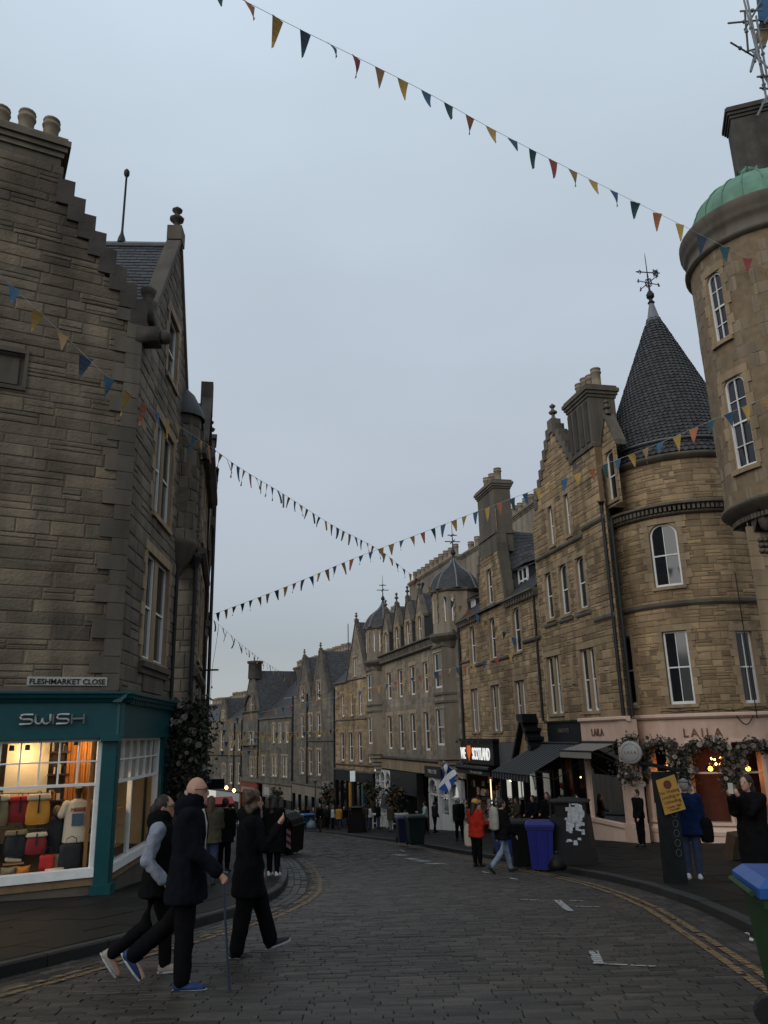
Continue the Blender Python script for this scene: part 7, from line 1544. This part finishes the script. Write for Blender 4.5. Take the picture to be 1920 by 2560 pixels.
# --- three walkers in the foreground
def gpos(x,y,dz=0.): return V((x,y,gz(y)+dz))
cm=person('bald man in dark coat and blue trainers walking with a cane',gpos(-1.92,7.85),1.80,4,CL['navy'],CL['black'],HAIRM['grey'],0,BLUESHOE,legs=((-.34,.55),(.04,.05)),arms=((-.25,.35,.1),(.28,.55,.04)),hem=.40,bulk=1.16,lean=.05,nod=.05,vox=.016,style='bald',wide=1.08,collar=True,curl=(.6,1.2)); glasses(cm)
s,e,w,d2=cm['A'][1]
mb=MB(); hw=w+d2*.06+V((0,0,.0)); foot=V((hw.x+.09,hw.y-.02,0.012)); mb.tube([hw+V((.0,0,.03)),foot],[.011,.011],8); 
me=bpy.data.meshes.new('walking_cane'); mb.tube([hw+V((-.07,0,.035)),hw+V((-.03,0,.045)),hw+V((.05,0,.03))],.014,8); mb.tube([foot,foot+(hw-foot).normalized()*.06],[.017,.014],8); me.from_pydata(mb.v,[],mb.f); me.transform(cm['M']); me.materials.append(mat('cane',(.02,.03,.05),.4)); tag(link('walking_cane',me),'slim dark walking cane held by the bald man','cane')
mb=MB(); limb(mb,[cm['hp']((.07,0,-.1)),cm['hp']((.085,0,-.075))],[.035,.025],8); cm['fin'](remesh(mb,.012,2),'beard',HAIRM['grey'])
mb=MB(); U_=cm['up']; z_=cm['zz']; pts=[U_((.10*1.0,-.045,z_(.84))),U_((.145,-.055,z_(.77))),U_((.15,-.06,z_(.66))),U_((.155,-.06,z_(.57)))]; mb.tube(pts,[.02,.017,.015,.012],6); me=bpy.data.meshes.new('scarf'); me.from_pydata(mb.v,[],mb.f); cm['fin'](me,'scarf_edge',mat('scarf',(.33,.31,.28),.8))
wm=person('woman in black body warmer with grey-blue sleeves walking behind the man with the cane',gpos(-2.36,8.45),1.66,6,CL['black'],CL['black'],HAIRM['dark'],1,mat('beige_shoe',(.24,.21,.18),.7),legs=((.20,.15),(-.20,.72)),arms=((-.15,.9,.12),(-.28,1.0,.16)),hem=.44,bulk=1.1,lean=.03,vox=.017,sleeve=CL['greyblue'],style='bun',collar=True,curl=.7); glasses(wm)
tm=person('person in long black coat striding ahead with a hand raised to the face',gpos(-1.62,9.45),1.70,12,CL['black'],CL['black'],HAIRM['brown'],0,BLACKSHOE,legs=((.38,.10),(-.12,.05)),arms=((.1,.3,.1),(.55,2.0,.05)),hem=.36,bulk=1.18,lean=.03,look=.25,vox=.017,style='curly',wide=1.25,collar=True,curl=.35)
# --- left pavement
def fp(x,y,dz=PV): return gpx(x,y,dz)
DEP={528:17,563:20.5,1188:40,1291:36,1331:33,1366:31.6,1399:30.2,1440:29.6,1062:46,975:52,847:62,832:63,818:64,800:57,912:56,922:58,1085:48,783:74,792:74,770:78,758:82,745:84,738:85,724:80,712:86,700:82,668:76,655:84,640:80,620:88,608:84,592:90,582:78,860:68,876:64,945:60}
def at_h(x,yt,h,dz=PV):
    Y=DEP[x]; p=at(x,yt,Y); return V((p.x,Y,gz(Y)+dz))
person('woman with long brown hair and olive jacket behind the bald man',at_h(528,2008,1.68),1.68,100,CL['olive'],CL['jeans'],HAIRM['brown'],style='long',bulk=1.12,vox=.022,arms=((.3,1.2,.1),(.3,1.3,.1)))
person('dark-coated person just left of the hand-to-face walker',at_h(563,2030,1.7),1.7,80,CL['black'],CL['black'],HAIRM['dark'],bulk=1.1,hem=.4,vox=.022,style='short')
dk=person('person in long black coat and white shoes reading beside the rounded bin',fp(683,2190,0.12),1.68,75,CL['black'],CL['black'],HAIRM['dark'],shoes=WHITESHOE,bulk=1.15,hem=.3,vox=.022,style='long',arms=((.35,1.3,.1),(.35,1.3,.1)),nod=.3)
# --- right kerb
rp=person('person in bright red jacket and mustard beanie at the right kerb',fp(1195,2167,.0),1.64,40,CL['red'],CL['black'],HAIRM['dark'],0,BLACKSHOE,hat=(CL['mustard'],'beanie'),hem=.44,bulk=1.2,vox=.02,arms=((.1,.9,.1),(.15,1.35,.05)),style='long',nod=.25)
bag(rp,'pale tote bag hanging beside the person in red',(-.05,.26,.75),(.05,.14,.28),CL['cream'],'tote_bag')
wp=person('person in black jacket and pale jeans walking past the blue bin',fp(1262,2182,.0),1.66,20,CL['black'],CL['palejeans'],HAIRM['dark'],0,BLACKSHOE,legs=((.35,.15),(-.3,.45)),hem=.46,bulk=1.14,vox=.02,style='short',arms=((-.2,.3,.15),(.2,.5,.1)))
bag(wp,'pale grey backpack worn by the walker beside the blue bin',(-.2,0,1.2),(.10,.17,.26),mat('pack_grey',(.22,.21,.18),.85,.2,9))
person('man in black leaning by the pink shop doorway',fp(1606,2116),1.76,200,CL['black'],CL['black'],HAIRM['dark'],0,BLACKSHOE,vox=.02,arms=((.25,.3,.15),(-.1,.3,.1)),bulk=1.05,hem=.5)
bl=person('person in dark blue jacket and pale flat cap behind the ticket machine',fp(1738,2198),1.74,70,CL['blue'],CL['jeans'],HAIRM['grey'],0,WHITESHOE,hat=(CL['grey'],'cap'),hem=.44,bulk=1.2,vox=.018,arms=((.2,.9,.1),(.1,.4,.12)))
bag(bl,'black shoulder bag hanging at the hip of the person in the flat cap',(-.02,-.30,.85),(.10,.12,.22),CL['black'],'shoulder_bag')
ph=person('woman in long black coat holding up a phone at the right edge',fp(1908,2246),1.70,215,CL['black'],CL['black'],HAIRM['dark'],0,BLACKSHOE,hem=.26,bulk=1.15,vox=.016,style='long',arms=((.85,1.75,-.22),(.85,1.75,-.22)),nod=.02,curl=.9)
s,e,w,d2=ph['A'][0]; s2,e2,w2,d22=ph['A'][1]; c=(w+d2*.09+w2+d22*.09)/2+V((.03,0,.05)); mb=MB(); mb.hexa([c+V((x,y,z)) for z in(-.075,.075) for x,y in((-.006,-.038),(.006,-.038),(.006,.038),(-.006,.038))]); me=bpy.data.meshes.new('phone'); me.from_pydata(mb.v,[],mb.f); me.transform(ph['M']); me.materials.append(MATS['signwhite']); tag(link('phone',me),'pale phone held up by the woman at the right edge','phone')
p=fp(1845,2152); o=empty('suitcase',p,'dark wheeled suitcase tilted behind the woman with the phone','suitcase'); mb=MB(); mb.box(p+V((0,0,.34)),(.2,.13,.28),.4,.35); mb.build('case',CL['brown'],o); mb=MB(); mb.tube([p+V((.1,0,.6)),p+V((.35,-.1,1.0))],.012,5); mb.build('handle',MATS['iron'],o); mb=MB(); mb.lathe(p+V((0,0,.05)),[(0,-.1),(.05,-.1),(.05,.1),(0,.1)],10,ax=(1,.3,0)); mb.build('wheel',MATS['rubber'],o)
bk=person('person with dark backpack walking away outside the souvenir shop',fp(1150,2102),1.74,110,CL['charcoal'],CL['black'],HAIRM['grey'],0,BLACKSHOE,legs=((.1,.05),(-.1,.1)),vox=.026,bulk=1.1)
bag(bk,'black backpack worn outside the souvenir shop',(-.2,0,1.25),(.1,.18,.26),CL['black'])
# --- people under the awning
AW=[(1291,1998,1.68,'olive','long','woman in dark olive coat at the left of the awning group'),(1331,1992,1.72,'navy','long','woman in navy coat with turquoise top under the awning'),(1366,1983,1.8,'black','short','tall dark-haired man under the striped awning'),(1399,1998,1.62,'black','short','person behind the poster-covered bin, pale cloth at the chin'),(1440,1992,1.66,'charcoal','long','person deep under the awning behind the poster-covered bin')]
for k,(x,y,h,c,st,lb) in enumerate(AW): person(lb,at_h(x,y,h),h,200+20*k,CL[c],CL['black'],HAIRM['dark' if k!=0 else 'brown'],0,vox=.024,style=st,bulk=1.1,arms=((.2,.9,.1),(.2,1.,.1)),grp='people gathered under the striped awning',hem=.44)
person('shopper in pale top beside the card racks',at_h(1188,2003,1.66),1.66,60,CL['cream'],CL['black'],HAIRM['grey'],0,vox=.026,style='short')
# --- middle distance
MD=[(1062,2003,2082,1.68,'mint','black','dark','short',190,'person in pale mint top and red bag outside the dark shop'),(975,2009,2081,1.68,'olive','grey','dark','short',60,'person in grey-green coat walking with a dark case'),(847,2018,2074,1.68,'mustard','jeans','brown','short',80,'person in long mustard coat on the far pavement'),(832,2018,2072,1.66,'white','black','blond','short',20,'person in white top next to the mustard coat'),(818,2019,2070,1.7,'charcoal','black','grey','short',70,'person in charcoal coat left of the white top'),(800,2012,2078,1.78,'black','olive','grey','short',250,'stout dark-jacketed man by the far rubbish bags'),(912,2010,2074,1.7,'olive','jeans','brown','short',110,'person in olive jacket behind the far litter bin'),(922,2016,2070,1.66,'white','jeans','dark','long',40,'woman in pale jacket right of the far litter bin'),(1085,2000,2070,1.7,'charcoal','black','dark','short',30,'dark figure by the white shop door')]
for x,yt,yb,h,c,t_,hr,st,hd_,lb in MD: person(lb,at_h(x,yt,h),h,hd_,CL[c],CL[t_],HAIRM[hr],0,vox=.032,style=st,bulk=1.12,hem=.44 if c in('mustard','olive') else .5,arms=((.3,.8,.1),(.1,.4,.1)),legs=((.12,.05),(-.12,.1)),face=False)
FAR=[(783,2010,'brown'),(792,2016,'maroon'),(770,2012,'navy'),(758,2018,'charcoal'),(745,2008,'cream'),(738,2010,'cream'),(724,2015,'black'),(712,2020,'navy'),(700,2012,'charcoal'),(668,2020,'black'),(655,2016,'grey'),(640,2022,'black'),(620,2024,'navy'),(608,2020,'charcoal'),(592,2026,'black'),(582,2028,'brown'),(860,2022,'black'),(876,2016,'charcoal'),(945,2012,'black')]
HC=['grey','dark','brown','blond']
FL=['far pedestrian in brown passing below the grey crow-stepped gables','far pedestrian in dark red next to the brown one','far pedestrian in navy left of the far rubbish bags','far pedestrian in charcoal by the thin grey post','far pedestrian in cream, right one of the cream pair','far pedestrian in cream, left one of the cream pair','far pedestrian in black left of the cream pair','far pedestrian in navy above the rounded communal bin','far pedestrian in charcoal above the communal bin lid','far pedestrian in black left of the communal bin','far pedestrian in grey left of the communal bin','far pedestrian in black in front of the red shopfront','far pedestrian in navy right of the red canopy','far pedestrian in charcoal under the red shopfront sign','far pedestrian in black just right of the red canopy','far pedestrian in brown below the red canopy','far pedestrian in black between mustard coat and litter bin','far pedestrian in charcoal behind the far litter bin','far pedestrian in black by the first white arch']
for k,(x,yt,c) in enumerate(FAR):
    h=U(1.6,1.8); person(FL[k],at_h(x,yt,h),h,U(0,360),CL[c],CL['black' if k%2 else 'jeans'],HAIRM[HC[k%4]],0,vox=.04,style='short' if k%3 else 'long',bulk=1.12,face=False,grp='distant pedestrians')
# ------------------------------------------------------------------ goods in the teal shop window
def lwp(x,y,d): s,z=LW.px(x,y,d); return LW.pt(s,d,z)
GM=dict(red=mat('pack_red',(.42,.02,.015),.6,.2,6),mustard=mat('pack_mustard',(.55,.25,.03),.6,.2,6),dark=mat('pack_dark',(.018,.018,.02),.6,.3,6),wine=mat('pack_wine',(.22,.015,.015),.6,.2,6),cream=mat('pack_cream',(.55,.47,.34),.7,.15,6),khaki=mat('pack_khaki',(.22,.17,.09),.7,.2,6),orange=mat('pack_orange',(.50,.17,.02),.7,.2,6),tee=mat('tee',(.55,.48,.36),.85,.1,5),print=mat('tee_print',(.07,.12,.16),.8,.3,9),shoe=mat('pale_shoe',(.45,.38,.27),.7,.2,9))
lu,ln=-LW.u,LW.n
def soft_box(mb,c,w,h,d,taper=.85):
    P=lambda x,y,z:c+lu*x+ln*y+V((0,0,z)); rr_=[(-1,.86),(-.92,1),(-.3,1.03),(.4,.97),(.85,taper),(1,taper*.8)]; vs=[];fs=[];n=14
    for z,k in rr_:
        for j in range(n):
            t=2*math.pi*j/n; cx,cy=math.cos(t),math.sin(t); sx=abs(cx)**.5*(1 if cx>0 else -1); sy=abs(cy)**.5*(1 if cy>0 else -1); vs.append(P(sx*w/2*k,sy*d/2*k,z*h/2+U(-.004,.004)))
    for i in range(len(rr_)-1):
        for j in range(n): fs.append((i*n+j,i*n+(j+1)%n,(i+1)*n+(j+1)%n,(i+1)*n+j))
    fs+=[tuple(range(n)),tuple((len(rr_)-1)*n+j for j in range(n))]; mb.add(vs,fs)
def pack(label,x0,y0,x1,y1,m,flap,d=-.45,strap=True):
    a=lwp(x0,y0,d); b=lwp(x1,y1,d); c=(a+b)/2; w=(V((a.x-b.x,a.y-b.y,0))).length; h=abs(a.z-b.z); o=empty('display_backpack',c-V((0,0,h/2)),label,'backpack','backpacks on show in the teal shop window')
    mb=MB(); soft_box(mb,c-V((0,0,h*.06)),w,h*.88,.16); mb.build('body',m,o,True)
    mb=MB(); soft_box(mb,c+V((0,0,h*.42))+ln*.01,w*1.02,h*.2,.17,.95); mb.build('rolled_flap',flap,o,True)
    mb=MB(); mb.prism([c+lu*x+ln*.092+V((0,0,z)) for x,z in((-.012,-h*.12),(.012,-h*.12),(.012,h*.5),(-.012,h*.5))],ln*.008); mb.tube([c+lu*x+V((0,0,h*.5+z)) for x,z in((-.04,0),(-.03,.05),(0,.065),(.03,.05),(.04,0))],.008,5); mb.build('strap',GM['dark'],o)
    for sg in(-1,1): mb=MB(); mb.tube([c+lu*sg*w*.42-ln*.05+V((0,0,h*.4)),c+lu*sg*w*.56-ln*.03-V((0,0,h*.1)),c+lu*sg*w*.5-ln*.05-V((0,0,h*.55))],.012,5); mb.build('shoulder_strap',GM['dark'],o)
pack('bright red roll-top backpack in the upper row of the shop window',20,1993,77,2053,GM['wine'],GM['red'])
pack('mustard yellow roll-top backpack beside the red one',68,1988,122,2058,GM['mustard'],GM['cream'],-.4)
pack('dark backpack with khaki top in the lower row',13,2078,64,2138,GM['dark'],GM['khaki'],-.4)
pack('dark red backpack with cream top in the lower row',65,2084,114,2132,GM['wine'],GM['cream'],-.38)
pack('beige patterned backpack cut by the left edge of the frame',-26,1990,18,2062,GM['khaki'],GM['cream'],-.4)
rk_=empty('display_rack',lwp(60,2180,-.62),'slim metal rack the shop window backpacks hang from','rack')
for z in(1990,2080): mb=MB(); mb.tube([lwp(-40,z-6,-.58),lwp(125,z-8,-.58)],.012,6); mb.build('rail',MATS['galv'],rk_)
for x in(66,125,-30): mb=MB(); a=lwp(x,2040,-.62); mb.tube([V((a.x,a.y,-2.3)),V((a.x,a.y,-.9))],.012,6); mb.build('post',MATS['iron'],rk_)
def tote(label,x0,y0,x1,y1,m,d=-.32):
    a=lwp(x0,y0,d); b=lwp(x1,y1,d); c=(a+b)/2; w=(V((a.x-b.x,a.y-b.y,0))).length; h=abs(a.z-b.z); o=empty('display_tote',c-V((0,0,h/2)),label,'bag','tote bags on show in the teal shop window')
    mb=MB(); soft_box(mb,c,w,h,.12,1.02); mb.build('body',m,o,True); mb=MB(); mb.tube([c+lu*x+ln*.05+V((0,0,h*.5+z)) for x,z in((-w*.25,-.03),(-w*.2,.1),(0,.14),(w*.2,.1),(w*.25,-.03))],.008,5); mb.build('handles',GM['dark'],o)
tote('small bright red tote standing on the shop window floor',99,2138,134,2174,GM['red'])
tote('small tan tote right of the red tote',134,2136,150,2174,GM['khaki'],-.4)
tote('large black tote bag standing under the t-shirt',148,2112,201,2178,GM['dark'],-.36)
for x0,y0,x1,y1,m,lb in((0,2168,40,2192,'khaki','khaki cushion at the left of the shop window floor'),(40,2165,74,2190,'orange','orange cushion on the shop window floor')):
    a=lwp(x0,y0,-.28); b=lwp(x1,y1,-.28); c=(a+b)/2; w=(V((a.x-b.x,a.y-b.y,0))).length; h=abs(a.z-b.z); mb=MB(); n=8; P=lambda u,v,s:c+lu*(u-.5)*w*(1-.15*math.sin(math.pi*v))+V((0,0,(v-.5)*h*(1-.2*math.sin(math.pi*u))))+ln*s*.07*math.sin(math.pi*u)**.6*math.sin(math.pi*v)**.6
    for s in(1,-1):
        for i in range(n):
            for j in range(n): mb.quad(P(i/n,j/n,s),P((i+1)/n,j/n,s),P((i+1)/n,(j+1)/n,s),P(i/n,(j+1)/n,s))
    tag(mb.build('cushion',GM[m],None,True),lb,'cushion','cushions on the shop window floor')
mb=MB(); c=lwp(136,2175,-.25); mb.lathe(c,[(0,-.03),(.16,-.03),(.17,0),(.16,.03),(0,.03)],18); tag(mb.build('round_box',GM['cream'],None,True),'flat round cream box at the front of the shop window','box')
sh=empty('display_shoe',lwp(34,2160,-.4),'pale trainer on a small stand in the shop window','shoe'); c=lwp(34,2150,-.4); mb=MB(); limb(mb,[c-lu*.11+V((0,0,.02)),c+V((0,0,.0)),c+lu*.11-V((0,0,.015))],[.045,.04,.032]); limb(mb,[c-lu*.1+V((0,0,.05)),c-lu*.08+V((0,0,.0))],[.04,.04]); me=remesh(mb,.012,2); me.materials.append(GM['shoe']); link('upper',me,sh); mb=MB(); mb.box(c-V((0,0,.06)),(.17,.08,.012),math.atan2(lu.y,lu.x)); mb.build('stand',MATS['oak'],sh)
# t-shirt mannequin
c=lwp(192,2046,-.5); o=empty('mannequin',c-V((0,0,.45)),'mannequin torso in cream t-shirt and khaki cap in the shop window','mannequin'); Mx=Matrix(((lu.x,ln.x,0,c.x),(lu.y,ln.y,0,c.y),(0,0,1,c.z),(0,0,0,1)))
mb=MB(); loft(mb,[((0,0,z),a,b) for z,a,b in((.36,.06,.05),(.33,.12,.07),(.30,.21,.09),(.2,.235,.11),(.0,.225,.115),(-.2,.23,.12),(-.42,.24,.12))])
for sg in(-1,1): limb(mb,[V((sg*.2,0,.27)),V((sg*.29,.02,.08))],[.075,.07])
me=remesh(mb,.014,3); me.transform(Mx); me.materials.append(GM['tee']); link('t_shirt',me,o)
mb=MB(); limb(mb,[V((0,0,.33)),V((0,0,.42))],[.05,.045]); blob(mb,(0,.01,.52),(.075,.095,.11)); limb(mb,[V((0,0,-.42)),V((0,0,-.7))],[.09,.05]); me=remesh(mb,.014,3); me.transform(Mx); me.materials.append(mat('mannequin',(.05,.04,.035),.5)); link('form',me,o)
mb=MB(); blob(mb,(0,.0,.58),(.09,.11,.075)); blob(mb,(-.02,.12,.555),(.075,.08,.012)); me=remesh(mb,.012,2); me.transform(Mx); me.materials.append(GM['khaki']); link('cap',me,o)
mb=MB(); mb.quad(*[Mx@V((x,.135,z)) for x,z in((-.105,-.12),(.105,-.12),(.105,.10),(-.105,.10))]); mb.build('print',GM['print'],o)
me=text_mesh('NESSIE',.09,.002,.003); me.materials.append(GM['wine']); link('lettering',me,o,frame_mat(Mx@V((0,.135,.14)),lu,(0,0,1)))
# dark jacket form with bent arm
c=lwp(138,2080,-.6); o=empty('mannequin',c-V((0,0,.5)),'dark-jacketed child mannequin with bent arm behind the t-shirt','mannequin'); Mx=Matrix(((lu.x,ln.x,0,c.x),(lu.y,ln.y,0,c.y),(0,0,1,c.z),(0,0,0,1))); mb=MB(); loft(mb,[((0,0,z),a,b) for z,a,b in((.28,.07,.05),(.22,.15,.08),(.05,.16,.1),(-.3,.17,.1),(-.45,.16,.1))]); limb(mb,[V((-.13,0,.18)),V((-.2,.08,.0))],[.06,.055]); me=remesh(mb,.016,3); me.transform(Mx); me.materials.append(GM['dark']); link('jacket',me,o); mb=MB(); limb(mb,[V((-.2,.08,.0)),V((-.34,.2,-.05))],[.035,.03]); blob(mb,(-.37,.22,-.05),(.05,.03,.03)); blob(mb,(0,.02,.38),(.08,.09,.1)); me=remesh(mb,.014,2); me.transform(Mx); me.materials.append(GM['khaki']); link('form',me,o)
# shelf goods and hats
for k in range(16):
    z=(-1.57,-1.07,-.59,-.17)[k%4]; s=U(.7,.98); h=U(.08,.2); mb=MB(); fbox(mb,LW,s,s+U(.03,.08),-1.0,-.85,z,z+h); mb.build('shelf_goods',GM[random.choice(('cream','dark','khaki','orange'))],B1)
HT=[mat('hat_%d'%i,c,.85,.2,9) for i,c in enumerate(((.30,.24,.16),(.28,.16,.05),(.20,.18,.16),(.30,.13,.05),(.12,.10,.09),(.35,.33,.30)))]
k=0
for zs,names in((-1.305,'top'),(-1.655,'middle'),(-2.025,'lower')):
    for s in(.5,.8,1.12,1.42):
        p=SF.pt(s,-.32,zs); mb=MB(); r=U(.1,.13); mb.lathe(p,[(r*1.05,0),(r*1.08,.05),(r*1.0,.06),(r*.95,.13),(r*.6,.2),(0,.22)],12); 
        if k%2: mb.lathe(p+V((0,0,.23)),[(0,-.045),(.045,0),(0,.045)],8)
        tag(mb.build('hat',HT[k%6],None,True),'%s knitted hat on the %s shelf of the side window, %s'%(('bobble' if k%2 else 'plain'),names,('nearest the teal pillar','second from the teal pillar','third from the teal pillar','farthest from the teal pillar')[k%4]),'hat','hats on the side window shelves'); k+=1
for s,m,lb in((.55,'khaki','khaki soft toy on the side window floor'),(.85,'orange','orange slipper on the side window floor'),(1.25,'cream','small cream box on the side window floor')):
    p=SF.pt(s,-.3,-2.25); mb=MB(); mb.lathe(p,[(0,-.05),(.1,-.04),(.12,.03),(.07,.1),(.08,.16),(0,.2)],10,el=(1.2,.8)); tag(mb.build('window_item',GM[m],None,True),lb,'toy' if 'toy' in lb else ('slipper' if 'slipper' in lb else 'box'))

# litter by the right kerb
for k,(x,y,lb) in enumerate(((1868,2338,'crumpled white paper scrap by the right kerb'),(1880,2352,'second white paper scrap nearer the right edge'),(1290,2110,'white scrap on the pavement by the racks'))):
    p=gpx(x,y,.014 if k!=2 else PV+.01); mb=MB(); n=7
    mb.add([p+V((.035*math.cos(i*.9)*U(.6,1.2),.035*math.sin(i*.9)*U(.6,1.2),U(0,.03))) for i in range(n)]+[p+V((0,0,.03))],[(i,(i+1)%n,n) for i in range(n)]); tag(mb.build('litter',MATS['signwhite']),lb,'litter','scraps of litter on the street')
bpy.data.scenes.remove(TMP)
